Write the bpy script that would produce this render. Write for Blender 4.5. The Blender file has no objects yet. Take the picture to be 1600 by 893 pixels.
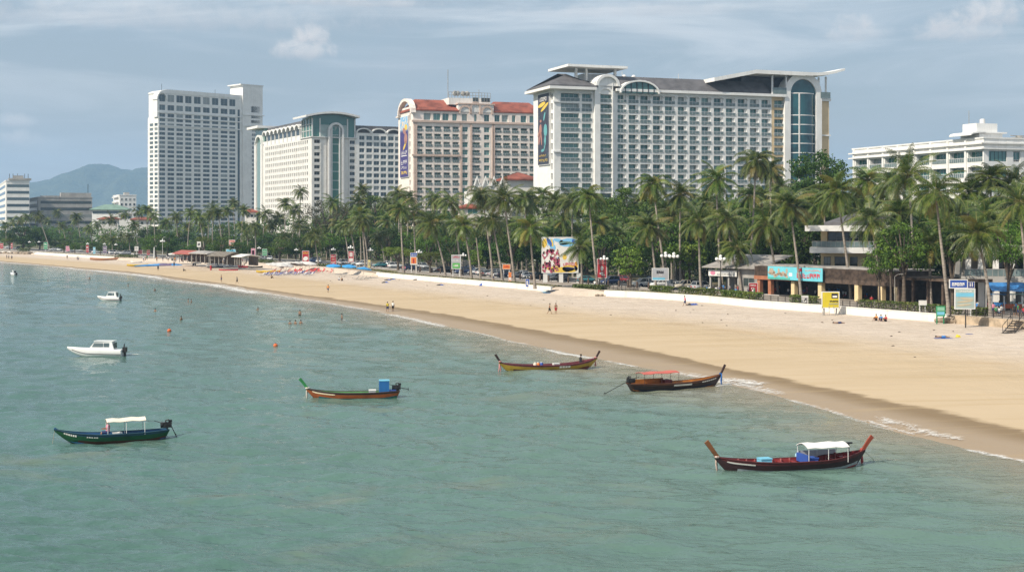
import bpy, bmesh, math, random
from mathutils import Vector, Matrix, noise as mnoise
rad = math.radians
scene = bpy.context.scene
col = scene.collection
rng = random.Random(7)

# ---------------------------------------------------------------- survey: photo pixel <-> place
F, CX, YH, H = 2200.0, 800.0, 350.0, 15.0     # focal length (px of 1600), centre, horizon row, eye height (m)
LAND = 2.5                                    # level of promenade and town
def gp(px, py, z=0.0):
    """ground point of level z seen at (px, py)"""
    Y = F * (H - z) / (py - YH)
    return Vector(((px - CX) / F * Y, Y, z))
def pt(px, py, Y):
    """point at depth Y seen at (px, py)"""
    return Vector(((px - CX) / F * Y, Y, H - (py - YH) * Y / F))
def lerp(a, b, t): return a + (b - a) * t
def poly(pl, x):
    if x <= pl[0][0]: return pl[0][1]
    for (a, b), (c, d) in zip(pl, pl[1:]):
        if x <= c: return b + (d - b) * (x - a) / (c - a)
    return pl[-1][1]
INL = Vector((0.885, 0.466, 0.0))             # inland direction (square to the shore)
ALO = Vector((0.466, -0.885, 0.0))            # along the shore, towards the camera

# ---------------------------------------------------------------- objects
def tag(o, label=None, cat=None, group=None, kind=None):
    if label: o['label'] = label
    if cat: o['category'] = cat
    if group: o['group'] = group
    if kind: o['kind'] = kind
    return o
def link(o, parent=None):
    col.objects.link(o)
    if parent is not None: o.parent = parent
    return o
def thing(name, label, cat, loc=(0, 0, 0), rz=0.0, group=None, scale=None):
    o = bpy.data.objects.new(name, None)
    o.empty_display_size = 0.3
    link(o); o.location = loc; o.rotation_euler = (0, 0, rz)
    if scale is not None: o.scale = (scale,) * 3 if not hasattr(scale, '__len__') else scale
    return tag(o, label, cat, group)
def inst(name, mesh, parent=None, loc=(0, 0, 0), rot=(0, 0, 0), scale=(1, 1, 1), color=None):
    o = bpy.data.objects.new(name, mesh)
    link(o, parent); o.location = loc; o.rotation_euler = rot
    o.scale = (scale,) * 3 if not hasattr(scale, '__len__') else scale
    if color: o.color = (*color, 1)
    return o
def copy_tree(o, parent=None):
    c = o.copy(); link(c, parent)
    for ch in list(o.children): copy_tree(ch, c)
    return c
def recolor(o, c):
    o.color = (*c, 1)
    for ch in o.children: recolor(ch, c)

class MB:
    """collects shapes, builds ONE mesh"""
    def __init__(self): self.v = []; self.f = []; self.m = []; self.sm = []
    def add(self, vs, fs, m=0, smooth=False):
        b = len(self.v); self.v += [tuple(p) for p in vs]
        for f in fs:
            self.f.append(tuple(i + b for i in f)); self.m.append(m); self.sm.append(smooth)
    def box(self, x0, x1, y0, y1, z0, z1, m=0):
        vs = [(x0,y0,z0),(x1,y0,z0),(x1,y1,z0),(x0,y1,z0),(x0,y0,z1),(x1,y0,z1),(x1,y1,z1),(x0,y1,z1)]
        self.add(vs, [(0,3,2,1),(4,5,6,7),(0,1,5,4),(1,2,6,5),(2,3,7,6),(3,0,4,7)], m)
    def quad(self, a, b, c, d, m=0): self.add([a, b, c, d], [(0,1,2,3)], m)
    def tube(self, pts, rads, n=8, m=0, caps=True, smooth=True):
        pts = [Vector(p) for p in pts]; rings = []; vs = []; fs = []
        if not hasattr(rads, '__len__'): rads = [rads] * len(pts)
        ref = None
        for i, p in enumerate(pts):
            d = (pts[min(i+1, len(pts)-1)] - pts[max(i-1, 0)])
            d = d.normalized() if d.length > 1e-9 else Vector((0,0,1))
            if ref is None: ref = Vector((0,0,1)) if abs(d.z) < 0.9 else Vector((1,0,0))
            a = (ref - d * ref.dot(d))
            a = a.normalized() if a.length > 1e-6 else d.orthogonal().normalized()
            ref = a; b = d.cross(a)
            for k in range(n):
                t = 2 * math.pi * k / n
                vs.append(p + (a * math.cos(t) + b * math.sin(t)) * rads[i])
        for i in range(len(pts) - 1):
            for k in range(n):
                k2 = (k + 1) % n
                fs.append((i*n+k, i*n+k2, (i+1)*n+k2, (i+1)*n+k))
        self.add(vs, fs, m, smooth)
        if caps:
            self.add(vs[:n], [tuple(reversed(range(n)))], m); self.add(vs[-n:], [tuple(range(n))], m)
    def prism(self, outline, axis, a, b, m=0):
        """extrude a 2D outline: axis 'y' -> outline is (x,z); 'x' -> (y,z); 'z' -> (x,y)"""
        n = len(outline)
        mk = {'y': lambda p, t: (p[0], t, p[1]), 'x': lambda p, t: (t, p[0], p[1]), 'z': lambda p, t: (p[0], p[1], t)}[axis]
        vs = [mk(p, a) for p in outline] + [mk(p, b) for p in outline]
        fs = [tuple(range(n)), tuple(reversed(range(n, 2*n)))] + [(i, i+n, (i+1) % n + n, (i+1) % n) for i in range(n)]
        self.add(vs, fs, m)
    def ball(self, c, r, n=8, k=6, m=0, sz=1.0):
        c = Vector(c); vs = []; fs = []
        for i in range(k + 1):
            th = math.pi * i / k
            for j in range(n):
                ph = 2 * math.pi * j / n
                vs.append(c + Vector((r*math.sin(th)*math.cos(ph), r*math.sin(th)*math.sin(ph), r*sz*math.cos(th))))
        for i in range(k):
            for j in range(n):
                fs.append((i*n+j, (i+1)*n+j, (i+1)*n+(j+1) % n, i*n+(j+1) % n))
        self.add(vs, fs, m, True)
    def arch(self, x0, x1, z0, zs, y0, y1, w, n=14, m=0):
        """round-headed band (front in the xz plane) of width w: legs z0..zs then a half ring"""
        cx, r = (x0+x1)/2, (x1-x0)/2
        if zs > z0:
            self.box(x0, x0+w, y0, y1, z0, zs, m); self.box(x1-w, x1, y0, y1, z0, zs, m)
        ang = [math.pi*i/n for i in range(n+1)]
        for a, b in zip(ang, ang[1:]):
            o = [(cx-r*math.cos(a), zs+r*math.sin(a)), (cx-r*math.cos(b), zs+r*math.sin(b)),
                 (cx-(r-w)*math.cos(b), zs+(r-w)*math.sin(b)), (cx-(r-w)*math.cos(a), zs+(r-w)*math.sin(a))]
            self.prism(o, 'y', y0, y1, m)
    def mesh(self, name, mats, fix=True):
        me = bpy.data.meshes.new(name)
        me.from_pydata(self.v, [], self.f)
        for mt in mats: me.materials.append(mt)
        me.polygons.foreach_set('material_index', self.m)
        me.polygons.foreach_set('use_smooth', self.sm)
        if fix:
            bm = bmesh.new(); bm.from_mesh(me)
            bmesh.ops.recalc_face_normals(bm, faces=bm.faces); bm.to_mesh(me); bm.free()
        me.update(); return me
    def build(self, name, mats, parent=None, loc=(0, 0, 0), rot=(0, 0, 0), fix=True):
        if not isinstance(mats, (list, tuple)): mats = [mats]
        return inst(name, self.mesh(name, mats, fix), parent, loc, rot)

def mesh_uv(name, verts, faces, uvs, mat):
    me = bpy.data.meshes.new(name); me.from_pydata([tuple(v) for v in verts], [], faces)
    lay = me.uv_layers.new(name='UVMap')
    for lp in me.loops: lay.data[lp.index].uv = uvs[lp.vertex_index]
    me.materials.append(mat)
    for p in me.polygons: p.use_smooth = True
    me.update(); return me

# ---------------------------------------------------------------- node helpers
class NT:
    def __init__(self, tree): self.t = tree; self.n = tree.nodes; self.l = tree.links
    def new(self, kind, **kw):
        nd = self.n.new(kind)
        for k, v in kw.items(): setattr(nd, k, v)
        return nd
    def put(self, sock, val):
        if isinstance(val, bpy.types.NodeSocket): self.l.new(val, sock)
        elif val is not None:
            if hasattr(sock.default_value, '__len__') and hasattr(val, '__len__') and len(val) == 3 and len(sock.default_value) == 4: val = (*val, 1)
            sock.default_value = val
    def math(self, op, a, b=None, c=None, clamp=False):
        nd = self.new('ShaderNodeMath', operation=op, use_clamp=clamp)
        for i, x in enumerate((a, b, c)):
            if x is not None: self.put(nd.inputs[i], x)
        return nd.outputs[0]
    def mix(self, fac, a, b, blend='MIX'):
        nd = self.new('ShaderNodeMix', data_type='RGBA', blend_type=blend); nd.clamp_factor = True
        self.put(nd.inputs[0], fac); self.put(nd.inputs[6], a); self.put(nd.inputs[7], b)
        return nd.outputs[2]
    def noise(self, vec, scale, detail=3, rough=0.55, dist=0.0):
        nd = self.new('ShaderNodeTexNoise'); nd.inputs['Scale'].default_value = scale
        nd.inputs['Detail'].default_value = detail; nd.inputs['Roughness'].default_value = rough
        nd.inputs['Distortion'].default_value = dist
        if vec is not None: self.l.new(vec, nd.inputs['Vector'])
        return nd.outputs['Fac']
    def ramp(self, fac, a, b, smooth=True):
        nd = self.new('ShaderNodeMapRange'); nd.interpolation_type = 'SMOOTHSTEP' if smooth else 'LINEAR'
        self.put(nd.inputs[0], fac); nd.inputs[1].default_value = a; nd.inputs[2].default_value = b
        return nd.outputs[0]
    def mapping(self, vec, scale=(1,1,1), rot=(0,0,0), loc=(0,0,0)):
        nd = self.new('ShaderNodeMapping'); nd.inputs['Scale'].default_value = scale
        nd.inputs['Rotation'].default_value = rot; nd.inputs['Location'].default_value = loc
        self.l.new(vec, nd.inputs['Vector']); return nd.outputs[0]
    def obj(self): return self.new('ShaderNodeTexCoord').outputs['Object']
    def bump(self, h, strength=0.3, dist=0.1, prev=None):
        nd = self.new('ShaderNodeBump'); nd.inputs['Strength'].default_value = strength; nd.inputs['Distance'].default_value = dist
        self.l.new(h, nd.inputs['Height'])
        if prev is not None: self.l.new(prev, nd.inputs['Normal'])
        return nd.outputs[0]
def new_mat(name):
    m = bpy.data.materials.new(name); m.use_nodes = True
    nt = NT(m.node_tree); bs = nt.n['Principled BSDF']
    return m, nt, bs
def paint(name, c, rough=0.6, var=0.12, scale=0.7, bump=0.0, bscale=6.0, metal=0.0, grime=None, spec=0.35, objcol=False):
    """painted / plastered / plain surface with weathering blotches"""
    m, nt, bs = new_mat(name)
    co = nt.obj()
    base = nt.new('ShaderNodeObjectInfo').outputs['Color'] if objcol else (*c, 1)
    dark = nt.mix(1.0, base, (*(1 - 2.2*var,)*3, 1), 'MULTIPLY')
    n1 = nt.ramp(nt.noise(co, scale, 4, 0.6), 0.35, 0.7)
    colr = nt.mix(n1, base, dark)
    if grime:
        st = nt.mapping(co, scale=(1.4, 1.4, 0.12))
        g = nt.math('MULTIPLY', nt.ramp(nt.noise(st, 0.9, 4, 0.65), 0.5, 0.78), 0.55)
        colr = nt.mix(g, colr, (*grime, 1))
    nt.put(bs.inputs['Base Color'], colr)
    bs.inputs['Roughness'].default_value = rough; bs.inputs['Metallic'].default_value = metal
    bs.inputs['Specular IOR Level'].default_value = spec
    if bump: nt.l.new(nt.bump(nt.noise(co, bscale, 4, 0.6), bump, 0.05), bs.inputs['Normal'])
    return m
# ---------------------------------------------------------------- camera
cam_d = bpy.data.cameras.new('camera'); cam = bpy.data.objects.new('camera', cam_d); col.objects.link(cam)
cam_d.sensor_width = 36.0; cam_d.lens = 36.0 * F / 1600.0
cam_d.shift_y = -(446.5 - YH) / 1600.0
cam.location = (0, 0, H); cam.rotation_euler = (rad(90), 0, 0)
cam_d.clip_end = 30000; cam_d.clip_start = 0.5
scene.camera = cam

# ---------------------------------------------------------------- light
SUN_EL, SUN_AZ = rad(41), math.atan2(-0.79, -0.61)          # azimuth measured from +Y towards +X
sdir = Vector((math.sin(SUN_AZ)*math.cos(SUN_EL), math.cos(SUN_AZ)*math.cos(SUN_EL), math.sin(SUN_EL)))
sd = bpy.data.lights.new('sun', 'SUN'); sun = bpy.data.objects.new('sun', sd); col.objects.link(sun)
sd.energy = 4.9; sd.angle = rad(0.6); sd.color = (1.0, 0.91, 0.77)
sun.rotation_euler = (-sdir).to_track_quat('-Z', 'Y').to_euler()
sun.location = (-300, -50, 300)

world = bpy.data.worlds.new('World'); scene.world = world; world.use_nodes = True
nt = NT(world.node_tree); bg = nt.n['Background']
sky = nt.new('ShaderNodeTexSky', sky_type='NISHITA'); sky.sun_disc = False
sky.sun_elevation = SUN_EL; sky.sun_rotation = SUN_AZ; sky.altitude = 0; sky.air_density = 1.3; sky.dust_density = 2.0; sky.ozone_density = 1.5
SKY_K = 0.075
skyc = nt.mix(1.0, sky.outputs[0], (SKY_K, SKY_K, SKY_K, 1), 'MULTIPLY')
tc = nt.new('ShaderNodeTexCoord').outputs['Generated']
sp = nt.new('ShaderNodeSeparateXYZ'); nt.l.new(tc, sp.inputs[0])
az = nt.math('ARCTAN2', sp.outputs[0], sp.outputs[1]); el = nt.math('ARCSINE', sp.outputs[2])
cb = nt.new('ShaderNodeCombineXYZ'); nt.put(cb.inputs[0], az); nt.put(cb.inputs[1], el)
ae = cb.outputs[0]
# thin veil of stratus: grey-blue, denser and mottled; wisps of cirrus higher up
veil = nt.noise(nt.mapping(ae, scale=(3.0, 11.0, 1.0), rot=(0, 0, rad(-4))), 1.6, 5, 0.55, 0.4)
veilm = nt.ramp(veil, 0.25, 0.8)
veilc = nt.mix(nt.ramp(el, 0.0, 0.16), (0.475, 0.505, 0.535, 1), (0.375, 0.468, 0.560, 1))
back = nt.ramp(sp.outputs[1], 0.75, -0.6)  # sky behind the view, brightness added to fill the shaded fronts
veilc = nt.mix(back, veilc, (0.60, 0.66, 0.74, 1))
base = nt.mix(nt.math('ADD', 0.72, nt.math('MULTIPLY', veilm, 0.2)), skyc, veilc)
cir = nt.noise(nt.mapping(ae, scale=(2.0, 14.0, 1.0), rot=(0, 0, rad(6)), loc=(1.7, 0.3, 0)), 2.0, 7, 0.58, 1.0)
cirm = nt.math('MULTIPLY', nt.ramp(cir, 0.40, 0.70), nt.math('ADD', 0.25, nt.math('MULTIPLY', nt.ramp(el, 0.06, 0.15), 0.55)))
base = nt.mix(cirm, base, (0.68, 0.72, 0.76, 1))
# lower soft grey-violet banks
bank = nt.noise(nt.mapping(ae, scale=(5.0, 16.0, 1.0), loc=(3.1, 0.7, 0)), 1.3, 4, 0.5)
base = nt.mix(nt.math('MULTIPLY', nt.ramp(bank, 0.5, 0.75), 0.22), base, (0.50, 0.50, 0.53, 1))
puffn = nt.noise(nt.mapping(ae, scale=(1.0, 1.2, 1.0)), 70.0, 6, 0.62, 0.5)
for (px, py, rx, ry, k) in ((474, 84, 62, 26, 0.75), (488, 62, 34, 24, 0.80), (1500, 66, 85, 26, 0.6), (1545, 44, 66, 32, 0.75), (1480, 50, 40, 22, 0.6), (1338, 64, 60, 22, 0.42), (1332, 46, 34, 20, 0.55), (22, 200, 40, 16, 0.45), (28, 226, 50, 18, 0.38), (560, 8, 150, 10, 0.45), (250, 40, 420, 34, 0.30), (1010, 20, 260, 16, 0.25)):
    dx = nt.math('DIVIDE', nt.math('SUBTRACT', az, math.atan((px-CX)/F)), rx/F)
    dy0 = nt.math('SUBTRACT', el, math.atan((YH-py)/F))
    dy = nt.math('ADD', nt.math('DIVIDE', nt.math('MAXIMUM', dy0, 0.0), ry/F), nt.math('DIVIDE', nt.math('MINIMUM', dy0, 0.0), ry*0.6/F))
    r2 = nt.math('ADD', nt.math('MULTIPLY', dx, dx), nt.math('MULTIPLY', dy, dy))
    edge = nt.math('ADD', nt.math('SUBTRACT', 1.0, r2), nt.math('MULTIPLY', nt.math('SUBTRACT', puffn, 0.5), 2.4))
    msk = nt.math('MULTIPLY', nt.ramp(edge, 0.0, 1.3), k)
    cc = nt.mix(nt.ramp(dy, -0.8, 0.7), (0.58, 0.57, 0.59, 1), (0.84, 0.80, 0.78, 1))
    base = nt.mix(msk, base, cc)
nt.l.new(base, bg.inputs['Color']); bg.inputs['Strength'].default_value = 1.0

scene.view_settings.view_transform = 'Standard'; scene.view_settings.look = 'None'
scene.view_settings.exposure = 0.20; scene.view_settings.gamma = 1.0
scene.view_settings.use_curve_mapping = False
scene.cycles.use_denoising = True; scene.cycles.denoising_prefilter = 'NONE'; scene.cycles.denoising_input_passes = 'RGB_ALBEDO_NORMAL'
scene.cycles.max_bounces = 6; scene.cycles.diffuse_bounces = 3; scene.cycles.glossy_bounces = 3
scene.cycles.transmission_bounces = 3; scene.cycles.transparent_max_bounces = 12; scene.cycles.volume_bounces = 0
scene.cycles.caustics_reflective = False; scene.cycles.caustics_refractive = False

# ---------------------------------------------------------------- shore lines (survey)
SHORE = [(-480,363),(-300,380),(0,409.5),(60,414),(120,420),(200,428),(260,436),(330,445),(380,453),(430,461),(500,471),(580,485),(660,501),(704,511),(756,521),(800,533),(840,541),(900,553),(945,562),(1000,573),(1100,592),(1165,606),(1230,622),(1330,652),(1400,674),(1500,698),(1600,720),(2000,812),(2600,950)]
WETL = [(-480,361.5),(0,407),(200,424),(260,431),(330,440),(430,454),(500,464),(580,474),(656,485),(704,492),(760,502),(812,511),(870,522),(940,534),(1020,549),(1100,566),(1140,576),(1250,599),(1330,616),(1400,632),(1500,652),(1600,675),(2000,770),(2600,905)]
BASE = [(-480,358),(-300,371),(0,395.5),(50,397),(180,405.5),(230,408),(300,410),(380,413.5),(420,417),(500,422),(585,431),(620,434.5),(700,441.5),(800,450),(850,455),(945,462.5),(1000,465),(1100,472),(1180,480),(1300,489),(1400,497.5),(1480,504),(1600,514),(2000,548),(2600,600)]
COLS = list(range(-480, 2601, 20))
BASE_Z = 1.5
def base_pt(px, z=BASE_Z): 
    p = gp(px, poly(BASE, px), BASE_Z); p.z = z; return p
def inland(px, d, z=LAND):
    """point d metres inland of the foot of the sea wall at column px of that foot"""
    p = base_pt(px) + INL * d; p.z = z; return p
def off_of(p):
    """metres inland of the sea-wall foot (approx.)"""
    best = 1e9
    for a, b in zip(COLS, COLS[1:]):
        A, B = base_pt(a), base_pt(b); t = max(0, min(1, ((p.xy - A.xy).dot(B.xy - A.xy)) / (B.xy - A.xy).length_squared))
        q = A.xy.lerp(B.xy, t); d = p.xy - q
        if d.length < abs(best): best = d.length * (1 if d.dot(INL.xy) > 0 else -1)
    return best

# ---------------------------------------------------------------- sand
def sand_mat():
    m, nt, bs = new_mat('sand')
    uv = nt.new('ShaderNodeTexCoord').outputs['UV']; co = nt.obj()
    s = nt.new('ShaderNodeSeparateXYZ'); nt.l.new(uv, s.inputs[0]); v = s.outputs[1]
    wob = nt.noise(co, 0.035, 3, 0.5)
    wob2 = nt.noise(nt.mapping(co, rot=(0,0,rad(62)), scale=(0.02, 0.16, 1)), 1.0, 4, 0.6)
    vv = nt.math('ADD', v, nt.math('MULTIPLY', nt.math('SUBTRACT', wob, 0.5), 0.10))
    vw = nt.math('ADD', v, nt.math('MULTIPLY', nt.math('SUBTRACT', wob2, 0.5), 0.09))
    damp = nt.mix(nt.ramp(wob2, 0.35, 0.7), (0.50, 0.385, 0.25, 1), (0.45, 0.34, 0.21, 1))
    dry = nt.mix(nt.ramp(nt.noise(co, 0.5, 5, 0.65), 0.35, 0.7), (0.58, 0.485, 0.395, 1), (0.50, 0.41, 0.325, 1))
    c = nt.mix(nt.ramp(vv, 0.52, 0.80), damp, dry)
    tide = nt.math('MULTIPLY', nt.ramp(nt.math('ABSOLUTE', nt.math('SUBTRACT', vv, 0.60)), 0.035, 0.0), nt.ramp(wob2, 0.4, 0.62))
    c = nt.mix(nt.math('MULTIPLY', tide, 0.35), c, (0.36, 0.24, 0.12, 1))
    wetc = nt.mix(nt.ramp(vw, 0.10, 0.22), (0.33, 0.245, 0.16, 1), (0.225, 0.15, 0.072, 1))
    wf = nt.ramp(nt.math('ADD', vw, nt.math('MULTIPLY', nt.math('SUBTRACT', nt.noise(co, 0.5, 4, 0.6), 0.5), 0.03)), 0.262, 0.242)
    c = nt.mix(wf, c, wetc)
    track = nt.noise(nt.mapping(co, rot=(0,0,rad(62)), scale=(0.03, 0.9, 1)), 1.0, 5, 0.65)
    c = nt.mix(nt.math('MULTIPLY', nt.ramp(track, 0.52, 0.68), nt.math('MULTIPLY', nt.ramp(vv, 0.9, 0.6), 0.40)), c, (0.40, 0.285, 0.15, 1))
    foot = nt.noise(co, 2.6, 4, 0.75)
    c = nt.mix(nt.math('MULTIPLY', nt.ramp(foot, 0.50, 0.66), nt.math('MULTIPLY', nt.ramp(vv, 0.50, 0.74), 0.5)), c, (0.42, 0.32, 0.22, 1))
    speck = nt.ramp(nt.noise(co, 1.7, 3, 0.7), 0.68, 0.74)
    c = nt.mix(nt.math('MULTIPLY', speck, nt.math('MULTIPLY', nt.ramp(vv, 0.45, 0.7), 0.35)), c, (0.34, 0.25, 0.16, 1))
    nt.l.new(c, bs.inputs['Base Color'])
    r = nt.math('SUBTRACT', 0.9, nt.math('MULTIPLY', wf, 0.34)); nt.l.new(r, bs.inputs['Roughness'])
    bs.inputs['Specular IOR Level'].default_value = 0.35
    h = nt.math('ADD', nt.noise(co, 0.9, 5, 0.7), nt.math('MULTIPLY', nt.noise(co, 0.14, 2), 3.0))
    bd = nt.new('ShaderNodeBump'); bd.inputs['Distance'].default_value = 0.25
    nt.put(bd.inputs['Strength'], nt.math('MULTIPLY', nt.ramp(vv, 0.2, 0.75), 1.0)); nt.l.new(h, bd.inputs['Height'])
    nt.l.new(bd.outputs[0], bs.inputs['Normal'])
    return m
M_SAND = sand_mat()
rows = []
for px in COLS:
    ys, yw, yb = poly(SHORE, px), poly(WETL, px), poly(BASE, px)
    s0 = gp(px, ys, 0.0); w0 = gp(px, yw, 0.3); b0 = gp(px, yb, BASE_Z)
    pts = [(s0 - INL*60 + Vector((0,0,-3.2)), -0.9), (s0 - INL*8 + Vector((0,0,-0.6)), -0.2), (s0, 0.0), (s0.lerp(w0, .5), .125), (w0, .25)]
    for t in (.12,.25,.4,.55,.7,.85): pts.append((w0.lerp(b0, t), .25 + .75*t))
    pts += [(b0, 1.0), (b0 + INL*0.25, 1.02)]
    rows.append(pts)
V, Fc, U = [], [], []
nr = len(rows[0]); u = 0.0
for i, r in enumerate(rows):
    if i: u += (rows[i][2][0] - rows[i-1][2][0]).length
    for p, v in r: V.append(p); U.append((u, v))
for i in range(len(rows)-1):
    for j in range(nr-1): Fc.append((i*nr+j, i*nr+j+1, (i+1)*nr+j+1, (i+1)*nr+j))
tag(inst('beach', mesh_uv('beach', V, Fc, U, M_SAND)), kind='structure')

# ---------------------------------------------------------------- sea
def water_mat():
    m, nt, bs = new_mat('sea_water')
    uv = nt.new('ShaderNodeTexCoord').outputs['UV']; co = nt.obj()
    s = nt.new('ShaderNodeSeparateXYZ'); nt.l.new(uv, s.inputs[0]); d = s.outputs[1]      # metres from the shore
    big = nt.noise(nt.mapping(co, rot=(0,0,rad(20)), scale=(0.5, 1.0, 1)), 0.035, 4, 0.55, 0.5)
    dd = nt.math('ADD', d, nt.math('MULTIPLY', nt.math('SUBTRACT', big, 0.5), 26.0))
    deep = nt.mix(nt.ramp(big, 0.35, 0.7), (0.045, 0.110, 0.091, 1), (0.070, 0.150, 0.130, 1))
    mid = nt.mix(nt.ramp(dd, 12, 75), (0.105, 0.175, 0.142, 1), deep)
    c = nt.mix(nt.ramp(dd, -3, 16), (0.26, 0.225, 0.15, 1), mid)
    tan_mask = nt.noise(nt.mapping(co, rot=(0,0,rad(12)), scale=(0.8, 1.2, 1), loc=(5,9,0)), 0.06, 5, 0.6, 1.2)
    c = nt.mix(nt.math('MULTIPLY', nt.ramp(tan_mask, 0.54, 0.70), 0.42), c, (0.17, 0.165, 0.115, 1))  # tan blotches mixed at random into the water's base colour
    nt.l.new(c, bs.inputs['Base Color'])
    bs.inputs['Roughness'].default_value = 0.09; bs.inputs['IOR'].default_value = 1.333; bs.inputs['Specular IOR Level'].default_value = 0.5
    w3 = nt.noise(nt.mapping(co, rot=(0,0,rad(-8)), scale=(0.8, 1.25, 1)), 2.6, 4, 0.65, 0.4)
    w2 = nt.noise(nt.mapping(co, rot=(0,0,rad(15)), scale=(0.6, 1.35, 1)), 0.75, 3, 0.6, 0.6)
    gust = nt.ramp(nt.noise(co, 0.03, 3, 0.5), 0.3, 0.7)
    h = nt.math('ADD', nt.math('MULTIPLY', w2, 0.35), nt.math('MULTIPLY', w3, nt.math('ADD', 0.10, nt.math('MULTIPLY', gust, 0.08))))
    nt.l.new(nt.bump(h, 1.0, 0.55), bs.inputs['Normal'])
    return m
M_WATER = water_mat()
import numpy as np
def wave_sheet():
    """the bay's surface with real wind waves (sum of short-crested trains), finer where it is nearer"""
    py = np.concatenate([np.arange(930, 560, -1.1), np.arange(560, 372, -0.85)]); Yr = F*H/(py - YH)
    k = np.arange(-1010, 1011, 1.9)/F
    YY, KK = np.meshgrid(Yr, k, indexing='ij'); XX = KK*YY
    dY = np.abs(np.gradient(Yr))[:, None]*np.ones_like(XX); dX = 1.9/F*YY
    # distance to the shore line, measured along the inland direction
    sh = np.array([[gp(p, poly(SHORE, p)).x, gp(p, poly(SHORE, p)).y] for p in COLS]); a = sh @ np.array([ALO.x, ALO.y]); o = sh @ np.array([INL.x, INL.y]); idx = np.argsort(a)
    D = np.interp(XX*ALO.x + YY*ALO.y, a[idx], o[idx]) - (XX*INL.x + YY*INL.y)
    r = np.random.RandomState(5); Z = np.zeros_like(XX); n = 90
    gx, gy = XX*.021, YY*.021; gust = .62 + .38*np.sin(gx*1.7 + 1.3*np.sin(gy*2.1) + .5)*np.sin(gy*1.3 + 1.7*np.sin(gx*1.1) + 2.0)
    for i in range(n):
        lam = .45*(22.0**(i/(n-1))); th = r.normal(rad(78), rad(24)); ph = r.uniform(0, 6.28); slope = .048*(1.15 if lam < 2.5 else .6 if lam < 5 else .35)
        cx, cy = math.cos(th), math.sin(th); spc = np.sqrt((dX*cx)**2 + (dY*cy)**2); att = np.clip((lam/np.maximum(spc, 1e-6) - 2.0)/2.0, 0, 1)
        arg = (XX*cx + YY*cy)*2*math.pi/lam + ph + .9*np.sin((XX*-cy + YY*cx)*2*math.pi/(lam*6.3) + ph*3)
        Z += slope*lam/(2*math.pi)*att*np.sin(arg)*(gust if lam < 3 else 1)
    Z *= np.clip(D/9.0, .05, 1); Z = np.where(D < -.5, -.6, Z)
    nr_, nc = XX.shape; co = np.stack([XX, YY, Z], -1).reshape(-1, 3).astype(np.float32)
    ii = np.arange(nr_*nc).reshape(nr_, nc); q = np.stack([ii[:-1, :-1], ii[:-1, 1:], ii[1:, 1:], ii[1:, :-1]], -1).reshape(-1, 4)
    keep = (D.reshape(-1)[q].max(1) > -1.2); q = q[keep]
    me = bpy.data.meshes.new('water'); me.vertices.add(len(co)); me.vertices.foreach_set('co', co.reshape(-1))
    me.loops.add(q.size); me.loops.foreach_set('vertex_index', q.reshape(-1).astype(np.int32)); me.polygons.add(len(q)); me.polygons.foreach_set('loop_start', np.arange(0, q.size, 4, dtype=np.int32))
    me.update(calc_edges=True); me.polygons.foreach_set('use_smooth', np.ones(len(q), dtype=bool))
    lay = me.uv_layers.new(name='UVMap'); uvs = np.stack([XX.reshape(-1), D.reshape(-1)], -1)[q.reshape(-1)].astype(np.float32); lay.data.foreach_set('uv', uvs.reshape(-1))
    me.materials.append(M_WATER); me.update(); return me
tag(inst('water', wave_sheet()), kind='structure')
V, Fc, U = [], [], []
OFFS = [-4, 0, 2, 5, 10, 20, 40, 80, 160, 320, 640, 1300, 2600, 5000, 8000]
for px in COLS:
    s0 = gp(px, poly(SHORE, px), 0.0)
    for o in OFFS: V.append(s0 - INL*o + Vector((0, 0, -.45))); U.append((px, o))
nr = len(OFFS)
for i in range(len(COLS)-1):
    for j in range(nr-1): Fc.append((i*nr+j, (i+1)*nr+j, (i+1)*nr+j+1, i*nr+j+1))
for _v in V: _v.x = max(-6000, _v.x); _v.y = max(-5000, _v.y)
tag(inst('water', mesh_uv('water', V, Fc, U, M_WATER)), kind='structure')

# breaking foam along the water's edge
def foam_mat():
    m, nt, bs = new_mat('sea_foam')
    uv = nt.new('ShaderNodeTexCoord').outputs['UV']; co = nt.obj()
    s = nt.new('ShaderNodeSeparateXYZ'); nt.l.new(uv, s.inputs[0]); v = s.outputs[1]; k = s.outputs[0]
    n = nt.noise(co, 0.8, 6, 0.68, 0.9); lace = nt.ramp(nt.math('ABSOLUTE', nt.math('SUBTRACT', nt.noise(co, 1.5, 4, 0.6, 1.0), 0.5)), 0.10, 0.0)
    prof = nt.math('SUBTRACT', 1.0, nt.math('ABSOLUTE', v))
    a = nt.math('ADD', nt.math('ADD', nt.math('MULTIPLY', prof, 0.75), nt.math('MULTIPLY', nt.math('SUBTRACT', n, 0.5), 2.6)), nt.math('SUBTRACT', k, 0.86))
    al = nt.math('MAXIMUM', nt.math('MULTIPLY', nt.ramp(a, 0.15, 0.75), 0.92), nt.math('MULTIPLY', nt.math('MULTIPLY', lace, nt.ramp(a, -0.45, 0.25)), 0.6)); nt.l.new(al, bs.inputs['Alpha'])
    bs.inputs['Base Color'].default_value = (0.74, 0.72, 0.68, 1); bs.inputs['Roughness'].default_value = 0.7
    nt.l.new(nt.bump(n, 0.8, 0.15), bs.inputs['Normal'])
    return m
M_FOAM = foam_mat()
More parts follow.
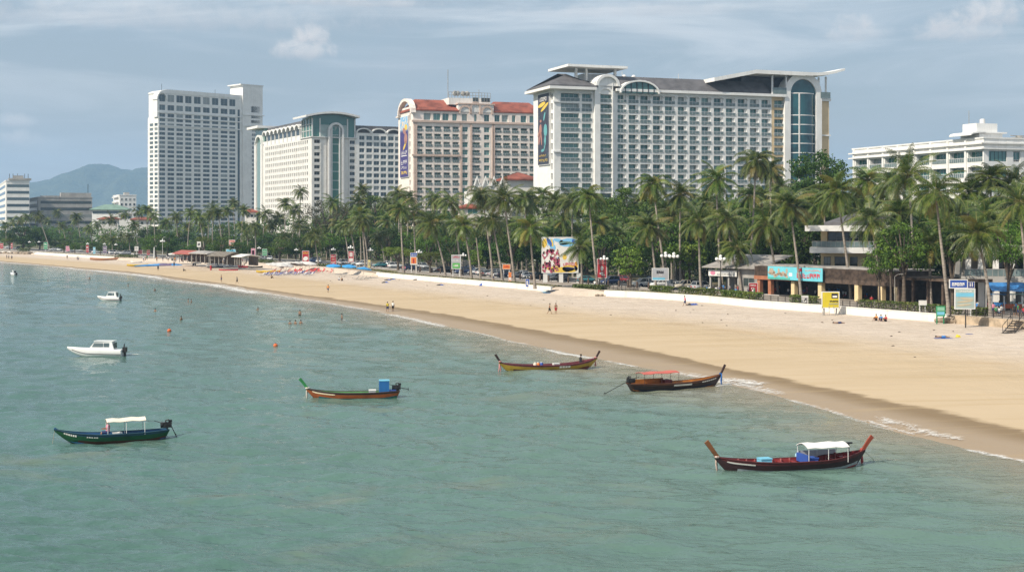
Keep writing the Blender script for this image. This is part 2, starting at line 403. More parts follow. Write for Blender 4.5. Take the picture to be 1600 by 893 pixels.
def foam(px0, px1, off, wid, k, seed=0, name='foam'):
    V, Fc, U = [], [], []; n = max(6, int((px1-px0)/6)); r = random.Random(seed)
    for i in range(n+1):
        px = lerp(px0, px1, i/n); s0 = gp(px, poly(SHORE, px), 0)
        dist = s0.length; wv = mnoise.noise(Vector((px*0.02, seed*3.1, 0)))*0.9*wid + mnoise.noise(Vector((px*0.07, seed, 4)))*0.4*wid
        fade = min(1, 5*i/n, 5*(n-i)/n)
        for j in range(5):
            t = -1 + j/2.0
            d = off + wv + t*wid
            p = s0 - INL*d
            p.z = 0.035 + (max(0, -d)*0.085)
            V.append(p); U.append((k*fade - (1-fade)*0.9, t))
    for i in range(n):
        for j in range(4): Fc.append((i*5+j, (i+1)*5+j, (i+1)*5+j+1, i*5+j+1))
    o = inst(name, mesh_uv(name, V, Fc, U, M_FOAM)); tag(o, kind='stuff'); return o
FOAMS = [(-300,160,0.6,2.6,.62),(40,330,0.8,2.6,.75),(180,460,0.6,2.4,.85),(300,640,0.2,1.3,.55),(420,545,2.2,1.2,.4),(585,720,0.6,1.1,.72),(700,850,0.3,0.5,.42),(850,950,0.9,0.8,.75),(940,1010,0.4,0.6,.5),(1020,1240,-0.6,1.2,.50),(1105,1172,-1.5,1.3,.85),(1200,1420,0.2,0.5,.42),(1320,1500,-1.6,0.9,.40),(1330,1440,-0.2,0.35,.5),(1480,1700,0.3,0.45,.62),(1600,2000,0.2,0.6,.5)]
for i, a in enumerate(FOAMS): foam(*a, seed=i+1)

# ---------------------------------------------------------------- land behind the beach
def ground_mat():
    m, nt, bs = new_mat('earth'); co = nt.obj()
    n = nt.noise(co, 0.12, 5, 0.6)
    c = nt.mix(nt.ramp(n, 0.4, 0.65), (0.085, 0.09, 0.04, 1), (0.17, 0.135, 0.085, 1))
    nt.l.new(c, bs.inputs['Base Color']); bs.inputs['Roughness'].default_value = 0.95
    return m
def strip(name, offs, z, mat, px0=-480, px1=2600, kind='structure', step=20):
    V, Fc, U = [], [], []; cols = list(range(px0, px1+1, step))
    if cols[-1] != px1: cols.append(px1)
    for px in cols:
        b = base_pt(px)
        for o in offs: p = b + INL*o; p.z = z; V.append(p); U.append((px, o))
    n = len(offs)
    for i in range(len(cols)-1):
        for j in range(n-1): Fc.append((i*n+j, (i+1)*n+j, (i+1)*n+j+1, i*n+j+1))
    Fc = [tuple(reversed(f)) for f in Fc]
    o = inst(name, mesh_uv(name, V, Fc, U, mat)); return tag(o, kind=kind)
g = strip('ground', [0.2, 5, 20, 60, 200, 600, 2000, 5000, 8000], LAND - 0.03, ground_mat())
# asphalt, promenade, kerb
def asphalt_mat():
    m, nt, bs = new_mat('asphalt'); co = nt.obj()
    c = nt.mix(nt.ramp(nt.noise(co, 0.35, 4), 0.3, 0.7), (0.055, 0.055, 0.057, 1), (0.09, 0.087, 0.083, 1))
    nt.l.new(c, bs.inputs['Base Color']); bs.inputs['Roughness'].default_value = 0.85
    return m
M_ASPH = asphalt_mat()
M_PAVE = paint('paving', (0.36, 0.31, 0.26), 0.85, 0.18, 0.4, 0.2, 2.0)
M_KERB = paint('kerb_stone', (0.50, 0.48, 0.45), 0.8, 0.1)
M_WHITE_LINE = paint('road_paint', (0.75, 0.75, 0.72), 0.7, 0.1)
strip('promenade', [2.6, 9, 13.3], LAND, M_PAVE, -200, 1180)
strip('forecourt_paving', [1.2, 12, 26, 45], LAND, M_PAVE, 1180, 2200)
strip('road', [13.5, 20, 27.5], LAND + 0.004, M_ASPH, -200, 1130)
def kerb(name, off, px0, px1):
    mb = MB()
    for a in range(px0, px1, 20):
        A, B = inland(a, off), inland(a+20, off); n = INL*0.12
        vs = [A-n, B-n, B+n, A+n]; mb.add(vs + [v + Vector((0,0,0.13)) for v in vs], [(4,5,6,7),(0,1,5,4),(2,3,7,6)])
    return tag(mb.build(name, M_KERB), kind='structure')
kerb('kerb', 13.4, -200, 1120); kerb('kerb', 27.6, -200, 1120)
mb = MB()
for k in range(0, 130):
    a = -190 + k*10
    if a > 1100: break
    A, B = inland(a, 20.4, LAND+0.009), inland(a+5, 20.4, LAND+0.009); n = INL*0.08
    mb.quad(A-n, B-n, B+n, A+n)
tag(mb.build('road_marking', M_WHITE_LINE), kind='structure')

# ---------------------------------------------------------------- hills far off
def hill_mat():
    m, nt, bs = new_mat('forested_hill'); co = nt.obj()
    n = nt.noise(co, 0.012, 6, 0.65)
    c = nt.mix(nt.ramp(n, 0.35, 0.65), (0.035, 0.055, 0.025, 1), (0.075, 0.095, 0.045, 1))
    rock = nt.ramp(nt.noise(nt.mapping(co, scale=(1,1,0.6)), 0.006, 5, 0.7), 0.66, 0.74)
    c = nt.mix(nt.math('MULTIPLY', rock, 0.5), c, (0.35, 0.32, 0.28, 1))
    nt.l.new(c, bs.inputs['Base Color']); bs.inputs['Roughness'].default_value = 0.9
    nt.l.new(nt.bump(nt.noise(co, 0.03, 5, 0.7), 0.9, 30), bs.inputs['Normal'])
    return m
M_HILL = hill_mat()
def hill(name, prof, Y, depth, seed):
    """prof: (px, py) skyline at depth Y; a real ridge with slopes before and behind"""
    V, Fc = [], []; xs = list(range(int(prof[0][0]), int(prof[-1][0])+1, 4)); nj = 15
    for px in xs:
        top = pt(px, poly(prof, px), Y)
        for j in range(nj):
            t = -1 + 2*j/(nj-1); k = math.cos(t*math.pi/2)**1.2
            x, y = top.x + 0.0, Y + t*depth
            nz = mnoise.fractal(Vector((x*0.004, y*0.004, seed)), 1.0, 2.0, 5)
            z = 2 + (top.z-2)*k*(1 + 0.25*nz*(1-k)) + nz*7*k + mnoise.noise(Vector((x*.03, y*.03, seed)))*5*k
            V.append((x, y, z))
    for i in range(len(xs)-1):
        for j in range(nj-1): Fc.append((i*nj+j, (i+1)*nj+j, (i+1)*nj+j+1, i*nj+j+1))
    me = bpy.data.meshes.new(name); me.from_pydata(V, [], Fc); me.materials.append(M_HILL)
    for p in me.polygons: p.use_smooth = True
    tag(inst(name, me), kind='structure')
hill('hill', [(-150,349),(-60,330),(0,306),(45,287),(70,283),(95,279),(110,271),(128,265),(140,260),(148,256),(156,254.5),(172,256),(180,262),(190,263.5),(200,264),(212,267),(222,262),(236,262),(300,275),(420,300),(560,320),(700,335),(820,347)], 7400, 950, 3.0)
hill('hill', [(500,349),(620,341),(760,338),(1000,340),(1240,338),(1500,335),(1800,338),(2000,349)], 6800, 700, 8.0)

# ---------------------------------------------------------------- air
mb = MB(); mb.box(-6400, 9500, -5100, 8600, -8.0, 420.0)
hz = bpy.data.materials.new('haze_air'); hz.use_nodes = True; ht = NT(hz.node_tree)
ht.n.remove(ht.n['Principled BSDF'])
pv = ht.new('ShaderNodeVolumePrincipled'); pv.inputs['Color'].default_value = (0.44, 0.70, 1.0, 1); pv.inputs['Density'].default_value = 0.00012
pv.inputs['Anisotropy'].default_value = 0.0
ht.l.new(pv.outputs[0], ht.n['Material Output'].inputs['Volume'])
tag(mb.build('haze', hz), kind='stuff')
# ---------------------------------------------------------------- building materials
M_WALL_WHITE = paint('white_stucco', (0.80, 0.79, 0.76), 0.8, 0.05, 0.25, grime=(0.55, 0.53, 0.49))
M_WALL_CREAM = paint('cream_stucco', (0.76, 0.74, 0.70), 0.8, 0.06, 0.25, grime=(0.5, 0.46, 0.4))
M_WALL_PINK = paint('pale_pink_stucco', (0.84, 0.75, 0.68), 0.8, 0.07, 0.25, grime=(0.5, 0.42, 0.36))
M_TRIM_PINK = paint('dusty_pink_trim', (0.62, 0.47, 0.39), 0.8, 0.08)
M_WALL_BEIGE = paint('beige_stucco', (0.66, 0.50, 0.30), 0.8, 0.06, 0.3, grime=(0.45, 0.35, 0.22))
M_WALL_YELLOW = paint('pale_yellow_stucco', (0.74, 0.58, 0.34), 0.8, 0.08, 0.4, grime=(0.45, 0.36, 0.24))
M_WALL_GREY = paint('weathered_grey_stucco', (0.42, 0.40, 0.37), 0.85, 0.15, 0.15, grime=(0.2, 0.19, 0.18))
M_GREY_GREEN = paint('grey_green_cladding', (0.36, 0.44, 0.42), 0.5, 0.08)
M_ROOF_GREY = paint('dark_grey_roof_tiles', (0.13, 0.125, 0.13), 0.7, 0.18, 0.3, 0.4, 3.0)
M_ROOF_RED = paint('red_roof_tiles', (0.32, 0.095, 0.06), 0.75, 0.22, 0.25, 0.4, 3.0)
M_ROOF_GREEN = paint('green_roof_sheets', (0.20, 0.30, 0.24), 0.6, 0.12, 0.2)
M_ROOF_TIN = paint('weathered_tin_roof', (0.40, 0.37, 0.34), 0.6, 0.22, 0.4, 0.2, 2.0)
M_DARK = paint('dark_metal', (0.03, 0.03, 0.032), 0.5, 0.1)
M_DARKWOOD = paint('dark_stained_wood', (0.115, 0.08, 0.06), 0.85, 0.3, 1.2, grime=(.03,.025,.02))
M_METAL_WHITE = paint('white_painted_metal', (0.72, 0.71, 0.69), 0.5, 0.06)
M_CONC = paint('concrete', (0.36, 0.345, 0.32), 0.9, 0.15, 0.5)
M_TERRA = paint('terracotta_plaster', (0.42, 0.17, 0.09), 0.85, 0.15)
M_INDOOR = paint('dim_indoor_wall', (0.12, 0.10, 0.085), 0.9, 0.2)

def glass_mat(name, c0, c1, rough=0.08):
    m, nt, bs = new_mat(name)
    r = nt.math('FRACT', nt.math('ADD', nt.new('ShaderNodeObjectInfo').outputs['Random'], nt.new('ShaderNodeNewGeometry').outputs['Random Per Island']))
    cur = nt.math('MULTIPLY', nt.ramp(r, 0.70, 0.95), 0.75)
    c = nt.mix(r, (*c0, 1), (*c1, 1)); c = nt.mix(cur, c, (0.30, 0.31, 0.29, 1))
    nt.l.new(c, bs.inputs['Base Color']); bs.inputs['Roughness'].default_value = rough
    bs.inputs['Specular IOR Level'].default_value = 0.6
    return m
M_GLASS_TEAL = glass_mat('teal_window_glass', (0.045, 0.125, 0.12), (0.19, 0.37, 0.34))
M_GLASS_GREY = glass_mat('grey_window_glass', (0.035, 0.05, 0.055), (0.10, 0.145, 0.155))
M_GLASS_DARK = glass_mat('dark_window_glass', (0.02, 0.025, 0.025), (0.06, 0.075, 0.07))
M_GLASS_GREEN = glass_mat('green_tinted_glass', (0.05, 0.15, 0.13), (0.09, 0.24, 0.20))
M_BAYGLASS = paint('blue_green_bay_glass', (.018, .085, .10), .07, .25, .25, spec=.6)
M_RAIL_GLASS = paint('balcony_rail_glass', (0.15, 0.20, 0.20), 0.15, 0.1, spec=0.5)

class Tower:
    """frame of a building: local x along its front, local y inward along its sea side, z up"""
    def __init__(self, name, label, cat, px, Y, deg, group=None):
        self.X0, self.Y0 = (px - CX)/F*Y, Y
        self.b = rad(deg); self.c, self.s = math.cos(self.b), math.sin(self.b)
        self.root = thing(name, label, cat, (self.X0, self.Y0, LAND), self.b, group)
    def fx(self, px, y=0.0):        # local x on the plane y = const
        X, Y, r = self.X0 - self.s*y, self.Y0 + self.c*y, (px - CX)/F
        return (r*Y - X)/(self.c - r*self.s)
    def sy(self, px, x=0.0):        # local y on the plane x = const
        X, Y, r = self.X0 + self.c*x, self.Y0 + self.s*x, (px - CX)/F
        return (X - r*Y)/(self.s + r*self.c)
    def depth(self, x=0.0, y=0.0): return self.Y0 + self.s*x + self.c*y
    def z(self, py, x=0.0, y=0.0): return H - (py - YH)*self.depth(x, y)/F - LAND

_wm = {}
def window_mesh(w, h, mg, mf, nm=2, nt_=1, rec=0.08, fr=0.07):
    key = ('w', round(w, 2), round(h, 2), mg.name, mf.name, nm, nt_)
    if key not in _wm:
        mb = MB(); mb.box(0, w, rec, rec+0.05, 0, h, 0)
        mb.box(-.02, fr, 0, rec+.06, 0, h, 1); mb.box(w-fr, w+.02, 0, rec+.06, 0, h, 1)
        mb.box(fr, w-fr, 0.004, rec+.056, 0, fr, 1); mb.box(fr, w-fr, 0.004, rec+.056, h-fr, h, 1)
        for i in range(1, nm): x = w*i/nm; mb.box(x-fr*.4, x+fr*.4, 0.01, rec+.05, fr, h-fr, 1)
        for i in range(1, nt_): z = h*i/nt_; mb.box(fr, w-fr, 0.014, rec+.046, z-fr*.4, z+fr*.4, 1)
        _wm[key] = mb.mesh('window', [mg, mf])
    return _wm[key]
def rail_mesh(w, h, mp, mt, posts=3):
    key = ('r', round(w, 2), round(h, 2), mp.name, mt.name)
    if key not in _wm:
        mb = MB(); mb.box(0, w, -.02, .02, 0.04, h-.1, 0); mb.box(-.03, w+.03, -.05, .05, h-.1, h, 1)
        for i in range(posts+1): x = w*i/posts; mb.box(x-.035, x+.035, -.036, .036, 0, h-.1, 1)
        _wm[key] = mb.mesh('balcony_railing', [mp, mt])
    return _wm[key]
def place_parts(root, name, items, limit=100):
    """items: (mesh, loc, rz, prio). The `limit` that show largest become parts, the rest ONE part of kind stuff."""
    items = sorted(items, key=lambda a: -a[3])
    for me, loc, rz, _ in items[:limit]: inst(name, me, root, loc, (0, 0, rz))
    rest = items[limit:]
    if rest:
        bm = bmesh.new(); mats = []
        for me, loc, rz, _ in rest:
            t = me.copy(); t.transform(Matrix.Translation(loc) @ Matrix.Rotation(rz, 4, 'Z'))
            idx = []
            for mt in me.materials:
                if mt not in mats: mats.append(mt)
                idx.append(mats.index(mt))
            for p in t.polygons: p.material_index = idx[p.material_index]
            bm.from_mesh(t); bpy.data.meshes.remove(t)
        me = bpy.data.meshes.new(name)
        for mt in mats: me.materials.append(mt)
        bm.to_mesh(me); bm.free()
        tag(inst(name, me, root), kind='stuff')
def grid_front(mb, bays, rows, x0, x1, z0, z1, rec, m=0, proud=0.0, back=0.05):
    """wall on y=0 with openings bays x rows (recessed to y=rec)"""
    xs = [x0] + [e for b in bays for e in b] + [x1]
    for a, b in zip(xs[0::2], xs[1::2]):
        if b - a > .01: mb.box(a, b, -proud, rec+back, z0, z1, m)
    zs = [z0] + [e for r in sorted(rows) for e in r] + [z1]
    for (a, b) in bays:
        for c, d in zip(zs[0::2], zs[1::2]):
            if d - c > .01: mb.box(a, b, 0.03, rec+back, c, d, m)
def grid_side(mb, bays, rows, y0, y1, z0, z1, rec, m=0, back=0.05):
    ys = [y0] + [e for b in bays for e in b] + [y1]
    for a, b in zip(ys[0::2], ys[1::2]):
        if b - a > .01: mb.box(0, rec+back, a, b, z0, z1, m)
    zs = [z0] + [e for r in sorted(rows) for e in r] + [z1]
    for (a, b) in bays:
        for c, d in zip(zs[0::2], zs[1::2]):
            if d - c > .01: mb.box(0.03, rec+back, a, b, c, d, m)
def glyphs(mb, x0, x1, z0, z1, n, seed, y0, y1, m=0, th=0.14):
    """a line of small curly letter shapes (the lettering in the photo is too small to be read)"""
    r = random.Random(seed); w = (x1-x0)/n; h = z1-z0
    for i in range(n):
        a = x0 + i*w + w*.1; b = x0 + (i+1)*w - w*.12; t = th*h
        k = r.randrange(5)
        mb.box(a, a+t, y0, y1, z0, z1 - (h*.25 if k == 1 else 0), m)
        if k != 4: mb.box(b-t, b, y0, y1, z0 + (h*.2 if k == 2 else 0), z1-h*.05, m)
        if k in (0, 2, 3): mb.box(a+t, b-t, y0, y1, z1-t-h*.05, z1-h*.05, m)
        if k in (1, 3, 4): mb.box(a+t, b-t if k != 4 else b, y0, y1, z0, z0+t, m)
        if k in (2, 4): mb.box(a+t, b-t, y0, y1, z0+h*.45, z0+h*.45+t, m)

# ================================================================ 1  tall grey-white tower
T = Tower('hotel_tower', 'tallest grey-white hotel tower on the left, rows of square windows and a blank lift tower', 'hotel', 248, 1000, 44)
W = T.root; zt = T.z(167, 5); pitch = (T.z(301, 20) - T.z(167, 20))/ (0.0 or 19.1)
ex = T.fx(372); xb = T.fx(378); xe = T.fx(409)
bays = []
for a, b in ((112,155),(170,212),(226,268),(282,322),(338,380),(395,437),(452,492),(507,550),(562,600)):
    bays.append((T.fx(220+a/4.06), T.fx(220+b/4.06)))
ztop = T.z(193.6, 20); wall = MB(); rows = []
for k in range(26):
    zz = ztop - k*3.2
    if zz < 6: break
    rows.append((zz-2.3, zz-0.25))
big = [(T.z(143.5+30.5, 10), T.z(164.5, 10)), (T.z(183, 10), T.z(178.5, 10)), (T.z(192,10), T.z(187.5,10))]
up = [(T.z(174.2, 20), T.z(165.8, 20)), (T.z(161, 20), T.z(149.8, 20)), (T.z(184.6, 20), T.z(179.2, 20)), (T.z(191.4, 20), T.z(187, 20))]
zw = T.z(148, 20)
side = [(T.sy(246.3), T.sy(241.5)), (T.sy(239.2), T.sy(234))]
sy1 = T.sy(231)
allrows = rows + up
grid_front(wall, bays, allrows, 0.6, xb, 0, zw, 0.6)
grid_side(wall, side, rows, 0.0, sy1, 0, ztop + 4, 0.5)
wall.box(0.65, xb, 0.62, sy1-.15, 0, zw-.05); wall.box(0.52, 0.64, 0.02, sy1-.1, 0, ztop+3.9)
wall.build('wall', M_WALL_WHITE, W)
it = []
for (a, b) in bays:
    for (c, d) in allrows: it.append((window_mesh(b-a, d-c, M_GLASS_GREY, M_METAL_WHITE, 2), (a, 0.1, c), 0, c))
for (a, b) in side:
    for (c, d) in rows: it.append((window_mesh(b-a, d-c, M_GLASS_GREY, M_METAL_WHITE, 2), (0.25, b, c), -math.pi/2, c*0.5))
place_parts(W, 'window', it)
mb = MB(); h1 = T.z(133, xb)
mb.box(xb+.02, xe, -1.2, 16, 0, h1); mb.box(xb-2, xe+.6, -1.5, 16.4, h1+.02, h1+.8)
for q in (T.z(180, xb), T.z(197, xb)): mb.box(xb-.2, xe+1.2, -1.8, -1.22, q, q+.7)
mb.build('lift_tower', M_WALL_WHITE, W)
it = []; wx0, wx1 = T.fx(391), T.fx(404.5)
for (a, b) in ((177, 167.5), (186, 180.5), (193.5, 188.8)): it.append((window_mesh(wx1-wx0, T.z(b, xe)-T.z(a, xe), M_GLASS_GREY, M_METAL_WHITE, 3), (wx0, -1.28, T.z(a, xe)), 0, 1))
for k in range(20):
    zz = T.z(207, xe) - k*3.2; it.append((window_mesh(T.fx(399.5)-T.fx(392), 2.0, M_GLASS_GREY, M_METAL_WHITE, 2), (T.fx(392), -1.28, zz), 0, 1))
for me, loc, rz, p in it: inst('tower_window', me, W, loc, (0, 0, rz))
# curved parapet roof with the rolled end on the left
mb = MB(); za = T.z(150.5, 5); zr = T.z(141, 5)
mb.prism([(0.2, zw+.02), (0.2, zw+.9), (3, zw+2.0), (7, zw+2.9), (xb-.05, zw+2.6), (xb-.05, zw+.02)], 'y', -.3, sy1)
mb.build('roof', M_WALL_WHITE, W)
mb = MB(); r0 = 4.2
for i in range(12):
    a, b = math.pi*i/12, math.pi*(i+1)/12
    mb.prism([(2.4+r0*math.cos(a)*1.0, zw-4.6+5.6*math.sin(a)), (2.4+r0*math.cos(b), zw-4.6+5.6*math.sin(b)), (2.4+(r0-.9)*math.cos(b), zw-4.6+4.7*math.sin(b)), (2.4+(r0-.9)*math.cos(a), zw-4.6+4.7*math.sin(a))], 'y', -0.9, 6)
mb.box(-1.2, .55, 0.02, 5.8, ztop+4.05, zw-4.6)
mb.build('barrel_gable', M_WALL_WHITE, W)
mb = MB(); mb.box(T.fx(371.3), T.fx(374.6), -.03, .3, 0, T.z(170, 55)); mb.build('stair_glazing', M_GLASS_GREY, W)
mb = MB()
for q in (T.z(197, 10), T.z(184.8, 10), T.z(176.6, 10)): mb.box(-.4, xb-.05, -.5, -.04, q-.25, q+.45)
mb.build('string_course', M_WALL_WHITE, W)
mb = MB(); mb.tube([(4, 3, zw+2), (4, 3, zw+7)], .12, 5); mb.tube([(50, 6, zw+2.5), (50, 6, zw+6)], .15, 5); mb.build('antenna', M_DARK, W)

# ================================================================ 2  stepped white hotel with the tall arch
T = Tower('arched_hotel', 'stepped white hotel with tall round-headed green glass arch and scalloped roofline', 'hotel', 487, 710, 26)
W = T.root; pitch = 3.2
yA, yB, yE = 0.0, T.sy(411), T.sy(398.5)
zc = T.z(214.5, 0)                                 # cornice under the glazed crown
rows = []
for k in range(16):
    zz = zc - 1.0 - k*pitch
    if zz < 5: break
    rows.append((zz-1.9, zz-.1))
sb = []; n = 22
ys = [lerp(T.sy(481), T.sy(413.5), i/n) for i in range(n)]; wy = (ys[1]-ys[0])
sb = [(y, y+wy*.52) for y in ys]
wall = MB(); x1 = T.fx(556.5); xr = T.fx(624)
grid_side(wall, sb, rows, 0.0, yE, 0, zc, 0.6)
fb = [(T.fx(491), T.fx(500)), (T.fx(546.5), T.fx(554.5))]
arch_b = (T.fx(514), T.fx(534.5))
frows = rows
grid_front(wall, [fb[0]], frows, 0.65, T.fx(501.5), 0, zc, 1.0)
grid_front(wall, [fb[1]], frows, T.fx(545), x1, 0, zc, 1.0)
wall.box(T.fx(501.5)+.002, arch_b[0]-1.2, 0.3, 3, 0, zc); wall.box(arch_b[1]+1.2, T.fx(545)-.002, 0.3, 3, 0, zc)
wall.box(1.66, x1, 1.04, 26, 0, zc-.02); wall.box(.62, 1.64, 1.06, yE-.1, 0, zc-.04)
wall.box(1.66, 26, 26.02, yE-.05, 0, zc-.06)
wall.build('wall', M_WALL_CREAM, W)
it = []
for (a, b) in sb:
    for (c, d) in rows: it.append((window_mesh(b-a, d-c, M_GLASS_DARK, M_METAL_WHITE, 1), (0.35, b, c), -math.pi/2, c*.6))
for (a, b) in fb:
    for (c, d) in frows: it.append((window_mesh(b-a, d-c, M_GLASS_DARK, M_METAL_WHITE, 2), (a, .6, c), 0, 100+c))
wing_rows, wing_b = [], []
Tz = zc - .5
for k in range(16):
    zz = T.z(211.5, 20) - k*3.2
    if zz < 5: break
    wing_rows.append((zz-2.1, zz))
for a, b in ((900,940),(955,1000),(1012,1055),(1066,1110),(1123,1168),(1177,1222)): wing_b.append((T.fx(380+a/4.96), T.fx(380+b/4.96)))
for (a, b) in wing_b:
    for (c, d) in wing_rows: it.append((window_mesh(b-a, d-c, M_GLASS_GREY, M_METAL_WHITE, 2), (a, .3, c), 0, 120+c))
place_parts(W, 'window', it)
mb = MB(); wz = T.z(208, 30)
grid_front(mb, wing_b, wing_rows, x1+.05, xr, 0, wz, .6); mb.box(x1+.05, xr, .63, 20, 0, wz-.02)
mb.build('side_wing', M_WALL_WHITE, W)
mb = MB(); zz = T.z(200, 30)
mb.prism([(x1, wz+.02), (x1, zz+1.2), (xr, zz+1.2), (xr, wz+.02)], 'y', 1.2, 19); mb.build('wing_roof', M_ROOF_GREY, W)
mb = MB()
for i in range(3):
    a, b = lerp(x1, xr, i/2.86), lerp(x1, xr, (i+1)/2.86)
    cx, r = (a+b)/2, (b-a)/2
    for j in range(10):
        t0, t1 = math.pi*j/10, math.pi*(j+1)/10
        f = lambda t, q: (cx-(r-q)*math.cos(t), wz+.03+(2.6-q)*math.sin(t))
        mb.prism([f(t0, 0), f(t1, 0), f(t1, .6), f(t0, .6)], 'y', -.5, 1.15)
mb.build('scalloped_eave', M_WALL_WHITE, W)
# glazed crown above the corner
mb = MB(); z0, z1 = zc+.5, T.z(184, 0)
mb.prism([(.8, z0), (x1, z0), (x1, z1+.2), (x1*.75, z1+1.6), (x1*.45, z1+2.0), (x1*.2, z1+1.5), (.8, z1+.9)], 'y', .8, 18); mb.build('crown_glazing', M_GLASS_GREEN, W)
mb = MB(); mb.box(-.6, x1+.4, -.6, 18.3, zc+.02, zc+.48)
for q in [0.5, T.fx(500.5), T.fx(543.5), x1-.5]: mb.box(q-.3, q+.3, .35, .78, z0, z1)
for q in (0.55, 5, 10, 15, 17.8): mb.box(.35, .78, q, q+.4, z0, z1)
for zq in (lerp(z0, z1, .33), lerp(z0, z1, .68)): mb.box(.4, .76, 1, 17.7, zq, zq+.25)
mb.build('crown_frame', M_METAL_WHITE, W)
mb = MB(); n = 14
for i in range(n):
    a, b = lerp(-4, x1+.8, i/n), lerp(-4, x1+.8, (i+1)/n)
    cz = lambda x: z1 - .6 + 2.9*math.sin(max(0, min(1, (x+4)/(x1+4.8)))*math.pi*.80+.25)
    mb.prism([(a, cz(a)), (b, cz(b)), (b, cz(b)+1.0), (a, cz(a)+1.0)], 'y', -3.5, 19)
mb.build('curved_roof', M_METAL_WHITE, W)
mb = MB(); mb.box(T.fx(500.6)+.3, T.fx(543)-.3, .2, .76, T.z(214, 9), T.z(195, 9)); mb.build('spandrel_panel', M_GREY_GREEN, W)
# the arch
A0, A1 = T.fx(512), T.fx(536.5); zs = T.z(204, 9)
mb = MB(); mb.arch(A0, A1, 0, zs, -1.2, .18, 1.1); mb.box(A0+1.1, A0+1.9, -.3, .25, 0, zs); 
for q in (T.fx(517.8), T.fx(530.2)): mb.box(q-.3, q+.3, -.8, .2, 0, zs+2.2)
mb.build('arch_surround', M_METAL_WHITE, W)
mb = MB(); mb.box(A0+1.2, A1-1.2, 0.0, .28, 0, zs)
mb.arch(T.fx(517.5), T.fx(530.5), zs-.01, zs, -.05, .15, 2.2, 12); mb.build('arch_glazing', M_GLASS_GREEN, W)
mb = MB()
for k in range(9): zq = zs - 2 - k*4.6; mb.box(T.fx(518.2), T.fx(529.8), -.25, -.02, zq-.5, zq)
mb.build('arch_floor_band', M_GREY_GREEN, W)
# scalloped top of the long side
mb = MB(); z2 = zc + 3.0
mb.box(.3, .9, 18.4, yE, zc+.02, zc+2.2)
n = 9; ya, yb2 = 19.0, T.sy(411.5)
for i in range(n):
    a, b = lerp(ya, yb2, i/n), lerp(ya, yb2, (i+1)/n); cy, r = (a+b)/2, (b-a)/2
    for j in range(8):
        t0, t1 = math.pi*j/8, math.pi*(j+1)/8
        f = lambda t, q: (cy-(r-q)*math.cos(t), z2+2.2+(r*.75-q)*math.sin(t))
        mb.prism([f(t0, 0), f(t1, 0), f(t1, .7), f(t0, .7)], 'x', -.9, 1.6)
    mb.box(-.3, .28, a-.25, a+.25, zc+.03, z2+2.2)
mb.build('scalloped_eave', M_WALL_WHITE, W)
mb = MB(); mb.box(.95, 2, 18.6, yE-.4, zc+.04, z2+4.5); mb.build('attic_glazing', M_GLASS_GREY, W)
mb = MB(); mb.box(2.1, 24, 18.6, yE-14, zc+.04, z2+6.8); mb.box(2.5, 20, 40, 66, z2+6.82, T.z(194, 0, 50)); mb.build('attic_roof', M_ROOF_GREY, W)
# second smaller arched corner at the far end
mb = MB(); mb.box(-1.0, -.02, T.sy(411)-.5, T.sy(409.5), 0, zc+1); mb.box(-1.0, -.02, T.sy(402), T.sy(400), 0, zc+1)
ya, yb2 = T.sy(409.5), T.sy(402); cy, r = (ya+yb2)/2, (yb2-ya)/2+2
for j in range(8):
    t0, t1 = math.pi*j/8, math.pi*(j+1)/8; f = lambda t, q: (cy-(r-q)*math.cos(t), zc+1+(r*.8-q)*math.sin(t))
    mb.prism([f(t0, 0), f(t1, 0), f(t1, 1), f(t0, 1)], 'x', -1.1, .4)
mb.box(-4, 16, T.sy(413), yE+3, z2+6.9, z2+8.2)
mb.build('corner_arch', M_WALL_WHITE, W)
mb = MB(); mb.box(-.5, .25, T.sy(408.5), T.sy(403), 0, zc+2); mb.box(.4, 12, T.sy(412.5), yE+.5, zc+.1, z2+6.8); mb.build('corner_glazing', M_GLASS_GREEN, W)

# ================================================================ 3  pale pink hotel with red roofs
T = Tower('pink_hotel', 'pale pink balconied hotel with red tiled roofs and a tall advertising banner', 'hotel', 645.5, 592, 20)
W = T.root
xs4 = lambda p: T.fx(610 + p/4.7)
rowz = [T.z(130 + y/4.7, 25) for y in (358, 413, 470, 526, 582, 638, 694, 750, 806, 862)]
h3 = (rowz[0]-rowz[1])
while rowz[-1] > 6: rowz.append(rowz[-1]-h3)
rowz.pop()
balc = [(190,236),(258,307),(323,372),(390,438),(456,502), (602,658), (766,815),(828,878),(893,940),(957,1006),(1022,1066)]
plain = [(528,570),(688,728)]
balc = [(xs4(a), xs4(b)) for a, b in balc]; plain = [(xs4(a), xs4(b)) for a, b in plain]
topr = (T.z(130+278/4.7, 25), T.z(130+228/4.7, 25))
zc = T.z(130+290/4.7, 25); zE = T.z(130+212/4.7, 25); xe = T.fx(842)
wall = MB(); rows = [(z, z+h3*.66) for z in rowz]
bays = sorted(balc + plain)
topb = sorted([(xs4(a), xs4(b)) for a, b in ((245,297),(315,368),(382,430),(455,490),(525,565),(615,635),(688,728),(765,805),(818,865),(893,920),(957,1000),(1022,1066))])
grid_front(wall, bays, rows, .65, xe, 0, zc, 1.5)
grid_front(wall, topb, [topr], .65, xe, zc+.02, zE, .8)
wall.box(.65, xe, 1.52, 20, 0, zE-.05)
sideb = [(T.sy(641.5), T.sy(639.8))]
srow = rows + [topr]
grid_side(wall, sideb, srow, 0, T.sy(622.5), 0, zE+2, .5); wall.box(.52, .64, .02, T.sy(622.5)-.1, 0, zE+1.9)
wall.build('wall', M_WALL_PINK, W)
it = []
